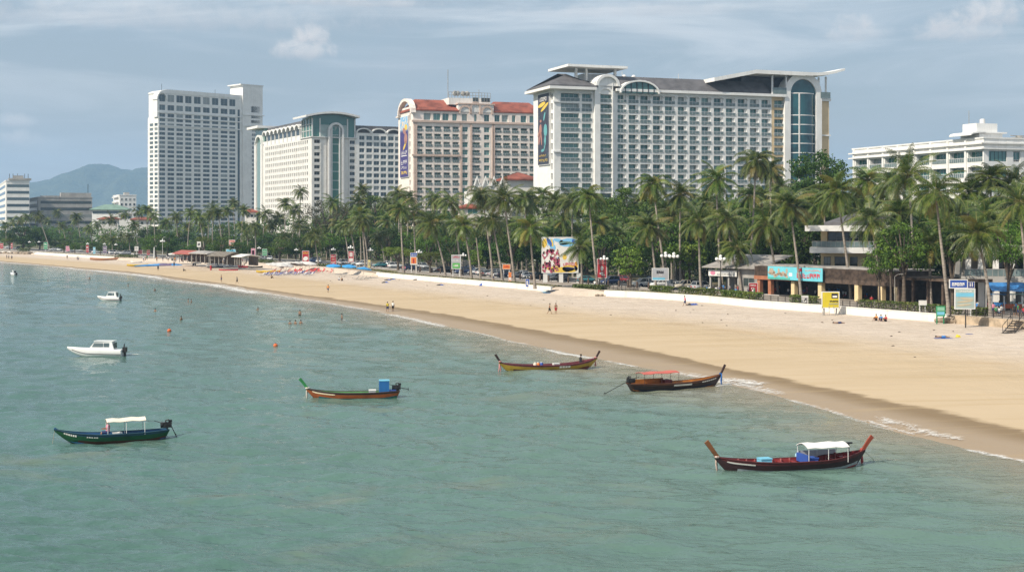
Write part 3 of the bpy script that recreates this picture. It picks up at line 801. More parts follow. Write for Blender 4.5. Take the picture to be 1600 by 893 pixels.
for (a, b) in bays:
    for (c, d) in rows:
        if (a, b) in plain: it.append((window_mesh(b-a, d-c, M_GLASS_TEAL, M_METAL_WHITE, 2, 2), (a, .35, c), 0, c))
        else: it.append((window_mesh(b-a, d-c, M_GLASS_TEAL, M_METAL_WHITE, 3), (a, 1.3, c), 0, c))
for (a, b) in topb: it.append((window_mesh(b-a, topr[1]-topr[0], M_GLASS_TEAL, M_METAL_WHITE, 2), (a, .6, topr[0]), 0, 99))
for (c, d) in srow: it.append((window_mesh(sideb[0][1]-sideb[0][0], d-c, M_GLASS_DARK, M_METAL_WHITE, 1), (.3, sideb[0][1], c), -math.pi/2, 0))
place_parts(W, 'window', it)
it = [(rail_mesh(b-a+.2, 1.0, M_RAIL_GLASS, M_METAL_WHITE), (a-.1, -.12, c), 0, c) for (a, b) in balc for (c, d) in rows]
place_parts(W, 'balcony_railing', it)
mb = MB()
for zq in (zc, rowz[4]+h3*.83): mb.box(-.6, xs4(505), -.7, -.06, zq-.3, zq+.5)
mb.box(xs4(505)+.02, xe, -.6, -.05, zc-.3, zc+.5)
for p in (172, 180, 512, 585, 745, 752): mb.box(xs4(p), xs4(p)+.9, -.35, -.004, 0, zc-.32)
for a, b in ((520,575),(603,645),(683,735)):
    q0, q1 = xs4(a)-1.2, xs4(b)+1.2; mb.arch(q0, q1, topr[1]+.1, topr[1]+ (1.0 if a != 603 else 3.0), -.6, -.03, .8, 10)
mb.build('trim', M_TRIM_PINK, W)
def hip(mb, x0, x1, y0, y1, z0, z1, ov=1.0, inset=6, m=0):
    a = [(x0-ov, y0-ov, z0), (x1+ov, y0-ov, z0), (x1+ov, y1+ov, z0), (x0-ov, y1+ov, z0)]
    k = (y1-y0)/2; r0, r1 = (x0+inset, (y0+y1)/2, z1), (x1-inset, (y0+y1)/2, z1)
    vs = a + [r0, r1, (x0-ov, y0-ov, z0-.5), (x1+ov, y0-ov, z0-.5), (x1+ov, y1+ov, z0-.5), (x0-ov, y1+ov, z0-.5)]
    mb.add(vs, [(0,1,5,4), (1,2,5), (2,3,4,5), (3,0,4), (6,7,1,0), (7,8,2,1), (8,9,3,2), (9,6,0,3), (9,8,7,6)], m)
mb = MB(); hip(mb, .4, xs4(492), .3, 19, zE+.55, zE+5.6, .9, 3); hip(mb, xs4(762), xe+2, .3, 19, zE+.55, zE+5.6, .6, 3); mb.build('roof', M_ROOF_RED, W)
mb = MB(); ph = T.z(130+158/4.7, 25)
mb.box(xs4(497), xs4(757), -.25, 16, zE+.01, ph); mb.box(xs4(440), xs4(745), 2, 14, ph+.02, T.z(130+108/4.7, 25)); mb.build('penthouse', M_WALL_CREAM, W)
mb = MB(); mb.box(xs4(490), xs4(765), -.7, 16.4, ph+.03, ph+.6); mb.build('penthouse_cornice', M_TRIM_PINK, W)
mb = MB(); pz = T.z(130+108/4.7, 25)
for p in range(440, 750, 22): mb.tube([(xs4(p), 2.2, pz), (xs4(p), 2.2, pz+2.5)], .09, 4)
mb.box(xs4(440), xs4(745), 2.1, 2.3, pz+1.1, pz+1.25); mb.box(xs4(440), xs4(745), 2.1, 2.3, pz+2.4, pz+2.55)
mb.tube([(xs4(438), 3, pz), (xs4(438), 3, pz+12)], .14, 4); mb.tube([(xs4(672), 4, pz), (xs4(672), 4, pz+4)], .12, 4)
for p in (500, 520, 560, 590): mb.ball((xs4(p), 5, pz+2.2), 1.2, 6, 4)
mb.build('roof_plant', M_CONC, W)
it = [(window_mesh(2.6, 1.8, M_GLASS_DARK, M_CONC, 2), (xs4(p), 1.9, ph+1.5), 0, 1) for p in (615, 678, 700)]
for me, loc, rz, p in it: inst('penthouse_window', me, W, loc)
mb = MB(); y1 = T.sy(622.5); cy, r = y1*.42, y1*.46
for j in range(10):
    t0, t1 = math.pi*j/10, math.pi*(j+1)/10; f = lambda t, q: (cy-(r-q)*math.cos(t), zE-.9+(r*.62-q)*math.sin(t))
    mb.prism([f(t0, 0), f(t1, 0), f(t1, 1.2), f(t0, 1.2)], 'x', -1.3, 1)
mb.box(-1.0, -.02, -.6, cy-r+.6, zE-1.6, zE-.92); mb.box(-1.0, -.02, cy+r-.6, y1+.6, zE-1.6, zE-.92)
mb.build('gable_arch', M_WALL_PINK, W)

def banner_mat(name, top, mid, low, seed):
    m, nt, bs = new_mat(name); co = nt.obj()
    s = nt.new('ShaderNodeSeparateXYZ'); nt.l.new(co, s.inputs[0]); z = s.outputs[2]
    n = nt.noise(co, 0.55, 3, 0.5, 1.5)
    sw = nt.noise(nt.mapping(co, rot=(0.3, 0.2, 0.4), scale=(1, 1, .4), loc=(seed, 0, 0)), 0.7, 2, 0.5, 2.0)
    c = nt.mix(nt.ramp(sw, .44, .56), (*top[0], 1), (*top[1], 1)); c = nt.mix(nt.ramp(n, .6, .66), c, (*top[2], 1))
    c = nt.mix(nt.ramp(z, mid[0]-1.0, mid[0]+1.0), (*low, 1), c)
    nt.l.new(c, bs.inputs['Base Color']); bs.inputs['Roughness'].default_value = 0.6
    return m
def ink(name, c): return paint(name, c, 0.6, 0.03)
INK_WHITE, INK_YELLOW, INK_TEAL, INK_SKIN, INK_RED, INK_DARK = ink('white_print', (.78,.76,.72)), ink('yellow_print', (.75,.52,.08)), ink('teal_print', (.14,.38,.40)), ink('skin_print', (.40,.20,.16)), ink('red_print', (.55,.03,.05)), ink('black_print', (.03,.03,.035))
def wall_banner(T, p0, p1, pyt, pyb, mat, x=-.55):
    ya, yb = T.sy(p1, x), T.sy(p0, x); zt, zb = T.z(pyt, 0, ya), T.z(pyb, 0, ya)
    r = thing('advertising_banner', '', 'banner', T.root.matrix_world @ Vector((0, 0, 0)), T.b)
    r.location = Vector((T.X0, T.Y0, LAND)) + Matrix.Rotation(T.b, 3, 'Z') @ Vector((x, yb, zb)); r.rotation_euler = (0, 0, T.b - math.pi/2)
    w, h = yb-ya, zt-zb
    mb = MB(); mb.box(0, w, .02, .15, 0, h); mb.build('banner_cloth', mat, r)
    mb = MB(); mb.box(-.25, w+.25, .1, .4, -.25, -.01); mb.box(-.25, w+.25, .1, .4, h+.01, h+.25); mb.box(-.25, -.01, .1, .4, -.01, h+.01); mb.box(w+.01, w+.25, .1, .4, -.01, h+.01); mb.build('banner_frame', M_METAL_WHITE, r)
    return r, w, h
m = banner_mat('violet_blue_advert', ((.12,.42,.72), (.70,.62,.52), (.75,.40,.10)), (20,), (.055,.04,.17), 2.0)
r, w, h = wall_banner(T, 625, 637.3, 181, 276, m)
tag(r, 'tall violet and sky-blue advertising banner on the end wall of the pink hotel', 'banner')
mb = MB(); glyphs(mb, w*.12, w*.88, h*.38, h*.44, 5, 3, 0, .02); mb.box(w*.15, w*.85, 0, .02, h*.345, h*.36); glyphs(mb, w*.12, w*.9, h*.21, h*.28, 3, 5, 0, .02); glyphs(mb, w*.1, w*.85, h*.14, h*.18, 5, 8, 0, .02)
mb.build('lettering', INK_WHITE, r)
mb = MB(); glyphs(mb, w*.15, w*.9, h*.05, h*.10, 5, 9, 0, .02, th=.25); mb.build('lettering', INK_YELLOW, r)
def blob(mb, cx, cz, rx, rz, y0=-.0, y1=.02, n=12, m=0, tilt=0.0):
    o = []
    for i in range(n):
        a = 2*math.pi*i/n; x, z = rx*math.cos(a), rz*math.sin(a)
        o.append((cx + x*math.cos(tilt) - z*math.sin(tilt), cz + x*math.sin(tilt) + z*math.cos(tilt)))
    mb.prism(o, 'y', y0, y1, m)
mb = MB(); blob(mb, w*.72, h*.63, w*.2, h*.09, tilt=.35); blob(mb, w*.55, h*.76, w*.2, h*.05, tilt=-.4); mb.build('printed_figure', INK_SKIN, r)
mb = MB(); blob(mb, w*.75, h*.82, w*.18, h*.05); blob(mb, w*.6, h*.52, w*.25, h*.03, tilt=.6); mb.build('printed_swirl', INK_YELLOW, r)

# ================================================================ 4  long white hotel
T = Tower('long_hotel', 'long white hotel with teal glass balconies and dark grey roof, nearest of the big hotels', 'hotel', 866, 460, 20)
W = T.root
xa = lambda p: T.fx(810 + p/4.254); xc = lambda p: T.fx(1060 + p/4.465)
b_wide, b_two, b_arch = (xa(282), xa(404)), (xa(423), xa(486)), (xa(538), xa(616))
reg = [(xa(a), xa(b)) for a, b in ((660,714),(733,795),(811,876),(894,957),(974,1037))] + [(xc(a), xc(b)) for a, b in ((-4,56),(78,140),(161,225),(247,311),(331,393),(414,477),(499,560),(580,641))]
beige = (xc(669), xc(735))
h4 = 3.27; zf = T.z(160.2, 22)
rowz = []
z = zf
while z > 5: rowz.append(z); z -= h4
rows = [(z, z+2.55) for z in rowz]
zE = T.z(141, 10); xg0, xg1, xend = xc(735), xc(978), xc(1050)
wall = MB()
main = [b_wide, b_two]
grid_front(wall, main, rows, .65, xa(500), 0, zE, 1.7)
grid_front(wall, reg, rows, xa(641), xc(650), 0, zE, 1.7)
wall.box(xa(500)+.003, xa(537), -1.0, 2, 0, zE+3); wall.box(xa(617), xa(622), -1.0, 2, 0, zE+3)
for (c, d) in zip([0]+[r[1] for r in sorted(rows)], [r[0] for r in sorted(rows)]+[zE+3]): wall.box(xa(537)+.003, xa(617)-.003, -.4, 2, c, d)
wall.box(xa(640)-.9, xa(641)-.003, -.4, 2, 0, zE)
y1 = T.sy(833.5); wall.box(1.0, xend-.05, 1.72, y1-.1, 0, zE-.05)
sb = [(T.sy(863.5), T.sy(860.8))]
srows = [(z+.4, z+2.5) for z in rowz]
grid_side(wall, sb, srows, 0, y1, 0, zE, .6); wall.box(.62, .99, .02, y1-.05, 0, zE-.03)
wall.build('wall', M_WALL_WHITE, W)
mb = MB(); grid_front(mb, [beige], rows, xc(650)+.01, xg0-.01, 0, zE, 1.7); mb.box(xg1+1.3, xend, -.1, 23.9, 0, zE-.9); mb.build('beige_wall', M_WALL_BEIGE, W)
it, rl = [], []
for bb in main + [b_arch] + reg + [beige]:
    wd = bb[1]-bb[0]
    for i, (c, d) in enumerate(rows):
        it.append((window_mesh(wd, d-c, M_GLASS_TEAL, M_METAL_WHITE, 4 if wd > 4.5 else 2), (bb[0], 1.0, c), 0, c))
        rl.append((rail_mesh(wd+.3, 1.05, M_RAIL_GLASS, M_METAL_WHITE, 4 if wd > 4.5 else 3), (bb[0]-.15, -.14 if bb is not b_arch else -.55, c+.02), 0, c))
for (c, d) in srows: it.append((window_mesh(sb[0][1]-sb[0][0], d-c, M_GLASS_DARK, M_METAL_WHITE, 1), (.35, sb[0][1], c), -math.pi/2, -1))
place_parts(W, 'window', it); place_parts(W, 'balcony_railing', rl)
mb = MB()                                          # partition walls inside each bay, arched heads of the top row
for bb in reg: mb.box(bb[1]-.75, bb[1]-.02, .35, .95, 0, zE-.4)
mb.build('balcony_screen', M_WALL_CREAM, W)
mb = MB(); zt = rows[0][1]
for bb in [b_wide, b_two] + reg[:11]:
    cx, hw = (bb[0]+bb[1])/2, (bb[1]-bb[0])/2 + .35; n = 8
    for j in range(n):
        f = lambda t, q: (cx - (hw+q)*math.cos(t), zt-.55+(1.0+q)*math.sin(t))
        t0, t1 = math.pi*j/n, math.pi*(j+1)/n
        mb.prism([f(t0, 0), f(t1, 0), f(t1, .35), f(t0, .35)], 'y', -.3, -.005)
ah = (b_arch[0]-.6, b_arch[1]+.6); mb.arch(ah[0], ah[1], rows[0][0], rows[0][0]+2.2, -.75, -.405, .6, 12)
mb.build('arched_head', M_WALL_WHITE, W)
mb = MB(); mb.box(xa(622.5), xa(639), -.2, 2, 0, zE-1); mb.build('glass_strip', M_GLASS_TEAL, W)
mb = MB()
for q in (zE-.02,): mb.box(-2.6, xa(500), -2.6, y1+1.6, q, q+.9); mb.box(xa(641), xc(738), -1.6, 24.5, q+.003, q+.9)
for q in (rows[0][0]-.5, rows[5][0]-.5): mb.box(-.5, xa(280), -.5, -.06, q, q+.4)
mb.build('eave', M_WALL_WHITE, W)
mb = MB(); hip(mb, -1, xa(500), -.5, y1+.3, zE+1.45, zE+6.2, 1.0, 9)
x0, x1 = xa(628), xc(640); rz = T.z(124, 40, 10)
mb.prism([(-.6, zE+.92), (5, rz), (19, rz), (24, zE+.92)], 'x', x0, x1)
mb.build('roof', M_ROOF_GREY, W)
# pediment and the penthouse frame behind it
mb = MB(); pz = T.z(135, 20)
mb.box(xa(508), xa(662), -.9, 5, zE+3.02, pz)
cx, hw = (xa(505)+xa(664))/2, (xa(664)-xa(505))/2
for j in range(12):
    f = lambda t, q: (cx-(hw-q)*math.cos(t), pz+(3.9-q)*math.sin(t)); t0, t1 = math.pi*j/12, math.pi*(j+1)/12
    mb.prism([f(t0, 0), f(t1, 0), f(t1, .9), f(t0, .9)], 'y', -1.6, 5.2)
    mb.prism([f(t0, .9), f(t1, .9), (cx, pz)], 'y', -.88, 5) if 0 < j < 11 else None
mb.build('pediment', M_WALL_WHITE, W)
mb = MB(); cz = T.z(109, 20, 8)
mb.box(T.fx(884, 4), T.fx(977, 4), 2, 20, cz, cz+.8)
for p in (899, 915, 960): mb.box(T.fx(p, 6), T.fx(p, 6)+.8, 6, 6.8, zE+4, cz-.01)
mb.box(T.fx(912, 9), T.fx(960, 9), 9, 17, zE+4, cz-1.4)
mb.build('penthouse_canopy', M_WALL_WHITE, W)
# glazed barrel vault
va, vb, vz = xa(660), xa(925), T.z(146.5, 30); cx, hw = (va+vb)/2, (vb-va)/2
mb = MB(); n = 12
for j in range(n):
    f = lambda t, q: (cx-(hw-q)*math.cos(t), vz+(4.4-q)*math.sin(t)); t0, t1 = math.pi*j/n, math.pi*(j+1)/n
    mb.prism([f(t0, 0), f(t1, 0), f(t1, .55), f(t0, .55)], 'y', -2.1, 8)
mb.build('vault_roof', M_WALL_WHITE, W)
mb = MB(); mb.prism([(cx-(hw-.6)*math.cos(math.pi*j/n), vz+3.8*math.sin(math.pi*j/n)) for j in range(n+1)], 'y', -1.5, 7.8); mb.build('vault_glazing', M_GLASS_TEAL, W)
mb = MB()
for k in range(1, 7): x = lerp(va, vb, k/7); hgt = 3.8*math.sqrt(max(0, 1-((x-cx)/hw)**2)); mb.box(x-.12, x+.12, -1.7, -1.52, vz, vz+hgt)
mb.build('vault_mullion', M_DARK, W)
# right-hand crown: upswept roof on columns, curved glass bay with a big arch
mb = MB(); zz = T.z(124, 80); n = 16; X0, X1 = xc(222), T.fx(1313)
def ztop(x):
    t = (x-X0)/(X1-X0)
    zz = lerp(T.z(124.5, 70), T.z(113, 80), min(1, t/.28)) if t < .28 else (T.z(113, 90) - .25*(t-.28) if t < .78 else T.z(115, 100) + 1.9*((t-.78)/.22)**2)
    return zz
for i in range(n):
    a, b = lerp(X0, X1, i/n), lerp(X0, X1, (i+1)/n); ta = lerp(1.3, .7, max(0, (i-10)/6))
    mb.prism([(a, ztop(a)-ta), (b, ztop(b)-ta), (b, ztop(b)), (a, ztop(a))], 'y', -3.0, 22)
mb.build('upswept_roof', M_WALL_WHITE, W)
mb = MB(); mb.box(xc(500), xg0, 6, 20, zE+.92, ztop(xc(500))-1.6); mb.box(xg0+.02, xg1, 7, 20, zE+.92, ztop(xg0)-1.6); mb.build('crown_wall', M_ROOF_GREY, W)
mb = MB()
for p in (648, 745, 972, 1022): mb.tube([(xc(p), -.6, zE+.9), (xc(p), -.6, ztop(xc(p))-1.5)], .38, 8)
mb.build('crown_column', M_METAL_WHITE, W)
mb = MB(); mb.box(xc(650), xc(742), -1.2, -1.1, zE+1, zE+3.2); mb.box(xc(980), xc(1048), -1.2, -1.1, zE+.1, zE+2.2); mb.build('roof_railing', M_RAIL_GLASS, W)
mb = MB(); g0, g1 = xc(772), xc(950); cx, hw = (g0+g1)/2, (g1-g0)/2; zs = T.z(130+ -1, 92); zs = T.z(147, 92)
prof = [(lerp(g0, g1, i/10), -1.9*math.sin(math.pi*i/10)-.05) for i in range(11)]
mb.prism(prof + [(g1, 3), (g0, 3)], 'z', 0, zs)
mb.prism([(cx-hw*math.cos(math.pi*j/12), zs+.01+hw*.96*math.sin(math.pi*j/12)) for j in range(13)], 'y', -.55, 3)
mb.build('curved_bay_glazing', M_BAYGLASS, W)
mb = MB(); mb.arch(g0-2.3, g1+2.3, 0, zs, -1.1, 4, 2.3, 16); mb.build('arch_surround', M_WALL_WHITE, W)
mb = MB()
for k in range(15):
    zq = T.z(166.5, 92) - k*3.27 if k else zs
    if zq < 4: break
    pr = [(x, y-.14) for x, y in prof]; mb.prism(pr + [(g1, .2), (g0, .2)], 'z', zq, zq+.32)
mb.box(lerp(g0, g1, .30)-.2, lerp(g0, g1, .30)+.2, -1.85, -1.5, 0, zs)
mb.build('bay_floor_band', M_METAL_WHITE, W)
mb = MB(); mb.box(xg1+1.0, xend+.5, -.6, 24.4, zE-.88, zE+.1); mb.box(xg1+1.2, xend+.4, -.5, 24.3, T.z(212, 95), T.z(210, 95)); mb.build('beige_wall_cornice', M_WALL_WHITE, W)
mb = MB(); 
for p in (972, 1060): mb.tube([(T.fx(p, 12), 12, rz-.2), (T.fx(p, 12), 12, rz+2.5)], .1, 4)
for p in (975, 990): mb.ball((T.fx(p, 12), 12, rz+.6), .9, 8, 5)
mb.build('roof_antenna', M_METAL_WHITE, W)
m = banner_mat('charcoal_advert', ((.035,.035,.05), (.05,.05,.075), (.06,.09,.11)), (-50,), (.04,.04,.055), 5.0)
r, w, h = wall_banner(T, 840.5, 857.2, 145, 256, m)
tag(r, 'tall charcoal show banner with dancer figures on the end wall of the long white hotel', 'banner')
mb = MB(); glyphs(mb, w*.15, w*.8, h*.90, h*.955, 5, 21, 0, .02); mb.build('lettering', INK_WHITE, r)
mb = MB(); blob(mb, w*.35, h*.85, w*.35, h*.03, tilt=.15); blob(mb, w*.62, h*.81, w*.38, h*.025, tilt=.35); glyphs(mb, w*.1, w*.75, h*.115, h*.14, 7, 22, 0, .02); glyphs(mb, w*.1, w*.9, h*.04, h*.075, 6, 23, 0, .02); mb.build('lettering', INK_YELLOW, r)
mb = MB(); blob(mb, w*.22, h*.48, w*.13, h*.10, tilt=-.15); blob(mb, w*.12, h*.37, w*.07, h*.09, tilt=-.2); blob(mb, w*.32, h*.37, w*.06, h*.10, tilt=.12); blob(mb, w*.05, h*.44, w*.04, h*.05, tilt=-.6); blob(mb, w*.25, h*.62, w*.09, h*.02); mb.build('printed_dancer', INK_SKIN, r)
mb = MB(); blob(mb, w*.70, h*.48, w*.16, h*.09, tilt=.05); blob(mb, w*.66, h*.33, w*.09, h*.08, tilt=-.1); blob(mb, w*.45, h*.20, w*.15, h*.02, tilt=.1); blob(mb, w*.62, h*.26, w*.05, h*.06, tilt=-.3); blob(mb, w*.6, h*.68, w*.06, h*.07, tilt=-.5); mb.build('printed_dress', INK_TEAL, r)

# ================================================================ 5  low white block on the right
T = Tower('white_block', 'low white apartment block with balconies and roof tank behind the palms on the right', 'building', 1537, 352, 20)
W = T.root
xq = lambda p: T.sy(1310 + p/5.517)
yb = [(xq(b), xq(a)) for a, b in ((148,248),(273,377),(400,505),(530,640),(672,788),(812,931),(960,1084),(1116,1243))]; yb.sort()
y1 = xq(122); zt = T.z(216.5, 0); zq = lambda py: T.z(170 + py/5.517, 0)
rows = [(zq(450), zq(362))]
p = zq(450) - zq(584)
for k in range(1, 9): rows.append((rows[0][0]-k*p, rows[0][1]-k*p))
rows = [r for r in rows if r[0] > 3]
wall = MB(); grid_side(wall, yb, rows, 0, y1, 0, zt, 1.5)
x1 = 34.0; xr = lambda p: T.fx(1310 + p/5.517)
fb = [(xr(1283), xr(1450)), (xr(1508), xr(1568))]
grid_front(wall, fb, rows, 1.56, x1, 0, zt, 1.2); wall.box(1.56, x1, 1.23, y1-.05, 0, zt-.3)
wall.build('wall', M_WALL_WHITE, W)
it, rl = [], []
for (a, b) in yb:
    for (c, d) in rows:
        it.append((window_mesh(b-a, d-c, M_GLASS_GREEN, M_METAL_WHITE, 4), (1.2, b, c), -math.pi/2, 1)); rl.append((rail_mesh(b-a+.1, 1.05, M_RAIL_GLASS, M_METAL_WHITE, 7), (-.1, b+.05, c), -math.pi/2, 1))
for (c, d) in rows:
    it.append((window_mesh(fb[0][1]-fb[0][0], d-c, M_GLASS_TEAL, M_DARK, 5), (fb[0][0], .15, c), 0, 1)); it.append((window_mesh(fb[1][1]-fb[1][0], (d-c)*.8, M_GLASS_TEAL, M_METAL_WHITE, 2), (fb[1][0], .3, c+.4), 0, 1))
place_parts(W, 'window', it); place_parts(W, 'balcony_railing', rl)
mb = MB()
for py in (308, 355): z = zq(py)+.2; mb.box(-.7, -.02, -.6, y1+1.2, z, z+.35); mb.box(-.7, x1, -.65, -.01, z, z+.35)
for (a, b) in yb: mb.box(-.35, -.01, b+.35, b+1.0, 0, zt+.25)
mb.box(-.2, .9, -.2, y1+.2, zt+.01, zt+.4); mb.box(.92, x1, -.2, .8, zt+.01, zt+.4)
mb.build('cornice', M_WALL_WHITE, W)
mb = MB(); z = zt; mb.box(1.5, 8.6, 3.5, 11, z+.0, z+1.55); mb.box(1.4, 7.8, 4.5, 10, z+2.0, z+4.2); 
mb.build('roof_house', M_WALL_WHITE, W)
mb = MB(); n = 8
for i in range(n):
    a, b = lerp(-1.6, 3, i/n), lerp(-1.6, 3, (i+1)/n); f = lambda x: z+1.6+.7*math.sqrt(max(0, 1-((3-x)/4.6)**2))-.6
    mb.prism([(a, f(a)), (b, f(b)), (b, f(b)+.4), (a, f(a)+.4)], 'y', 2.8, 11.5)
mb.box(3.01, 9.5, 2.8, 11.5, z+1.58, z+1.95); mb.build('curved_canopy', M_WALL_WHITE, W)
mb = MB(); mb.tube([(4.4, 6, z+4.2), (4.4, 6, z+5.2)], .7, 14); mb.ball((4.4, 6, z+5.2), .7, 12, 6, sz=.4); mb.build('water_tank', M_METAL_WHITE, W)
mb = MB()
for x, y, hh in ((1.8, 8, 7.6), (2.6, 9, 7.2)): mb.tube([(x, y, z+2.0), (x, y, z+hh)], .08, 4)
mb.tube([(1.8, 8, z+6.4), (2.6, 9, z+6.4)], .06, 4); mb.box(12.5, 20, 5, 5.3, z+1.2, z+1.4)
for i in range(6): mb.box(13+i*1.3, 14+i*1.3, 4, 5.5, z, z+.9+.4*(i % 2))
mb.build('roof_plant', M_CONC, W)
# ---------------------------------------------------------------- plant materials
def leaf_mat(name, cols_, rough=0.45, trans=0.25, spec=0.4):
    """leaf surface: three greens mixed leaf by leaf and clump by clump"""
    m, nt, bs = new_mat(name); co = nt.obj()
    g = nt.new('ShaderNodeNewGeometry').outputs['Random Per Island']; oi = nt.new('ShaderNodeObjectInfo').outputs['Random']
    n = nt.noise(co, 0.45, 3, 0.6)
    c = nt.mix(nt.ramp(g, 0.1, 0.9, False), (*cols_[0], 1), (*cols_[1], 1))
    c = nt.mix(nt.math('MULTIPLY', nt.ramp(n, 0.5, 0.68), 0.8), c, (*cols_[2], 1))
    hsv = nt.new('ShaderNodeHueSaturation'); nt.l.new(c, hsv.inputs['Color'])
    nt.put(hsv.inputs['Value'], nt.math('ADD', 0.62, nt.math('MULTIPLY', oi, 0.48))); nt.put(hsv.inputs['Hue'], nt.math('ADD', 0.494, nt.math('MULTIPLY', oi, 0.022)))
    c = hsv.outputs[0]
    nt.l.new(c, bs.inputs['Base Color']); bs.inputs['Roughness'].default_value = rough; bs.inputs['Specular IOR Level'].default_value = spec
    tr = nt.new('ShaderNodeBsdfTranslucent'); nt.l.new(nt.mix(1.0, c, (1.5, 1.6, 0.7, 1), 'MULTIPLY'), tr.inputs['Color'])
    mx = nt.new('ShaderNodeMixShader'); mx.inputs[0].default_value = trans
    nt.l.new(bs.outputs[0], mx.inputs[1]); nt.l.new(tr.outputs[0], mx.inputs[2]); nt.l.new(mx.outputs[0], nt.n['Material Output'].inputs['Surface'])
    return m
M_FROND = leaf_mat('palm_leaflets', ((0.036, 0.072, 0.010), (0.120, 0.165, 0.024), (0.205, 0.225, 0.034)), 0.42, 0.16, 0.4)
M_FROND_OLD = leaf_mat('yellowed_palm_leaflets', ((0.20, 0.19, 0.035), (0.24, 0.19, 0.045), (0.19, 0.13, 0.05)), 0.55, 0.2)
M_RACHIS = paint('palm_midrib', (0.20, 0.19, 0.06), 0.5, 0.1)
M_COCO = paint('coconut_husk', (0.33, 0.20, 0.035), 0.6, 0.2)
def bark_mat(name, c):
    m, nt, bs = new_mat(name); co = nt.obj()
    ring = nt.noise(nt.mapping(co, scale=(.6, .6, 5.0)), 1.6, 3, 0.6)
    cc = nt.mix(nt.ramp(ring, 0.35, 0.65), (*c, 1), (*(x*0.55 for x in c), 1))
    nt.l.new(cc, bs.inputs['Base Color']); bs.inputs['Roughness'].default_value = 0.9
    nt.l.new(nt.bump(ring, 0.5, 0.08), bs.inputs['Normal']); return m
M_PALMBARK = bark_mat('palm_bark', (0.36, 0.31, 0.26)); M_BARK = bark_mat('tree_bark', (0.15, 0.115, 0.085))

def make_crown(seed, n=26, L=4.9, droopk=1.0, old=3):
    r = random.Random(seed); mb = MB()
    for i in range(n):
        t = (i + .5)/n
        el = rad(lerp(82, -48, t**0.85) + r.uniform(-9, 9)); az = i*2.39996 + r.uniform(-.25, .25)
        isold = i >= n - old; mat = 1 if isold or r.random() < .07 else 0
        ln = L*r.uniform(.85, 1.08)*(1.0 if not isold else .8)
        d0 = Vector((math.cos(az), math.sin(az), 0)); segs = 8
        drop = rad(r.uniform(55, 95))*droopk*(1 if el > -.2 else .55)
        P = [Vector((0, 0, 0))]; tw = r.uniform(-.5, .5)
        for s in range(segs):
            u = (s + .5)/segs; e = max(el - drop*u**1.25, rad(-88))
            P.append(P[-1] + (d0*math.cos(e) + Vector((0, 0, math.sin(e))))*ln/segs)
        side0 = Vector((-d0.y, d0.x, 0))
        mb.tube(P, [.075*(1-.8*k/segs) for k in range(segs+1)], 3, 2, caps=False)
        nl = 30
        for k in range(nl):
            u = .14 + .86*(k + .5)/nl; a = u*segs; j = min(int(a), segs-1); p = P[j].lerp(P[j+1], a - j)
            fw = (P[j+1] - P[j]).normalized(); up = side0.cross(fw).normalized()
            if up.z < 0: up = -up
            ll = 1.18*math.sin(math.pi*min(1, .18 + u*.83))**.6 * r.uniform(.8, 1.15)
            for sg in (-1, 1):
                sd_ = (side0*sg*math.cos(tw) + up*math.sin(tw)*sg).normalized()
                dv = (sd_*.80 + fw*.55 + up*.22 + Vector((0, 0, -.28))).normalized()
                w = .046*(1.3 - .5*u)*r.uniform(.7, 1.4); tip = p + dv*ll*.55 + Vector((0, 0, -.05))
                t2 = tip + (dv*.75 + Vector((0, 0, -.85 - .3*r.random()))).normalized()*ll*.5
                wd = fw*w
                mb.add([p - wd, p + wd, tip + wd*.9, tip - wd*.9, t2], [(0, 1, 2, 3), (3, 2, 4)], mat)
    return mb.mesh('crown', [M_FROND, M_FROND_OLD, M_RACHIS], fix=False)
CROWNS = [make_crown(100+i, n=(33, 30, 36, 28, 32, 29, 34)[i], L=(4.9, 5.2, 4.6, 5.0, 4.7, 5.3, 4.4)[i], droopk=(1.1, 1.3, 1.0, 1.4, 1.15, .95, 1.25)[i], old=(2, 3, 1, 3, 2, 1, 3)[i]) for i in range(7)]
CROWN_WIND = make_crown(333, n=34, L=4.6, droopk=1.6, old=6)
mb = MB(); _r = random.Random(4)
for i in range(11): a = _r.uniform(0, 6.28); mb.ball((.42*math.cos(a), .42*math.sin(a), -.45-_r.random()*.55), .16, 6, 4, sz=1.2)
COCO = mb.mesh('coconut_cluster', [M_COCO])

PALMS = []   # (root, crown px, base px, row, height, lean px)
def palm(cx, cy, bx=None, by=None, Y=None, sc=1.0, row='front', crown=None, coco=True):
    if by is not None: base = gp(bx, by, LAND)
    else:
        bx = cx if bx is None else bx
        base = pt(bx, 0, Y); base.z = LAND
    top = pt(cx, cy, base.y + rng.uniform(-1.5, 1.5)); hgt = top.z - LAND
    root = thing('coconut_palm', None, 'palm tree', base, 0, 'coconut palms along the beach road')
    d = top - base; P = []; R = []; n = 9
    bend = Vector((rng.uniform(-.25, .25), rng.uniform(-.25, .25), 0))*hgt*.06
    for i in range(n+1):
        t = i/n
        xy = Vector((d.x, d.y, 0))*(t**1.25) + bend*math.sin(math.pi*t)
        P.append(Vector((xy.x, xy.y, hgt*t - (.25 if i == 0 else 0)))); R.append(lerp(.27, .15, min(1, t*1.15)) * (1.35 if i == 0 else 1))
    mb = MB(); mb.tube(P, R, 8, 0); mb.build('trunk', M_PALMBARK, root)
    c = inst('crown', crown or CROWNS[rng.randrange(7)], root, P[-1] + Vector((0, 0, .1)), (rng.uniform(-.12, .12), rng.uniform(-.12, .12), rng.uniform(0, 6.28)), sc)
    if coco: inst('coconut_cluster', COCO, root, P[-1], (0, 0, rng.uniform(0, 6)), sc)
    PALMS.append((root, cx, bx, row, hgt, cx - bx)); return root
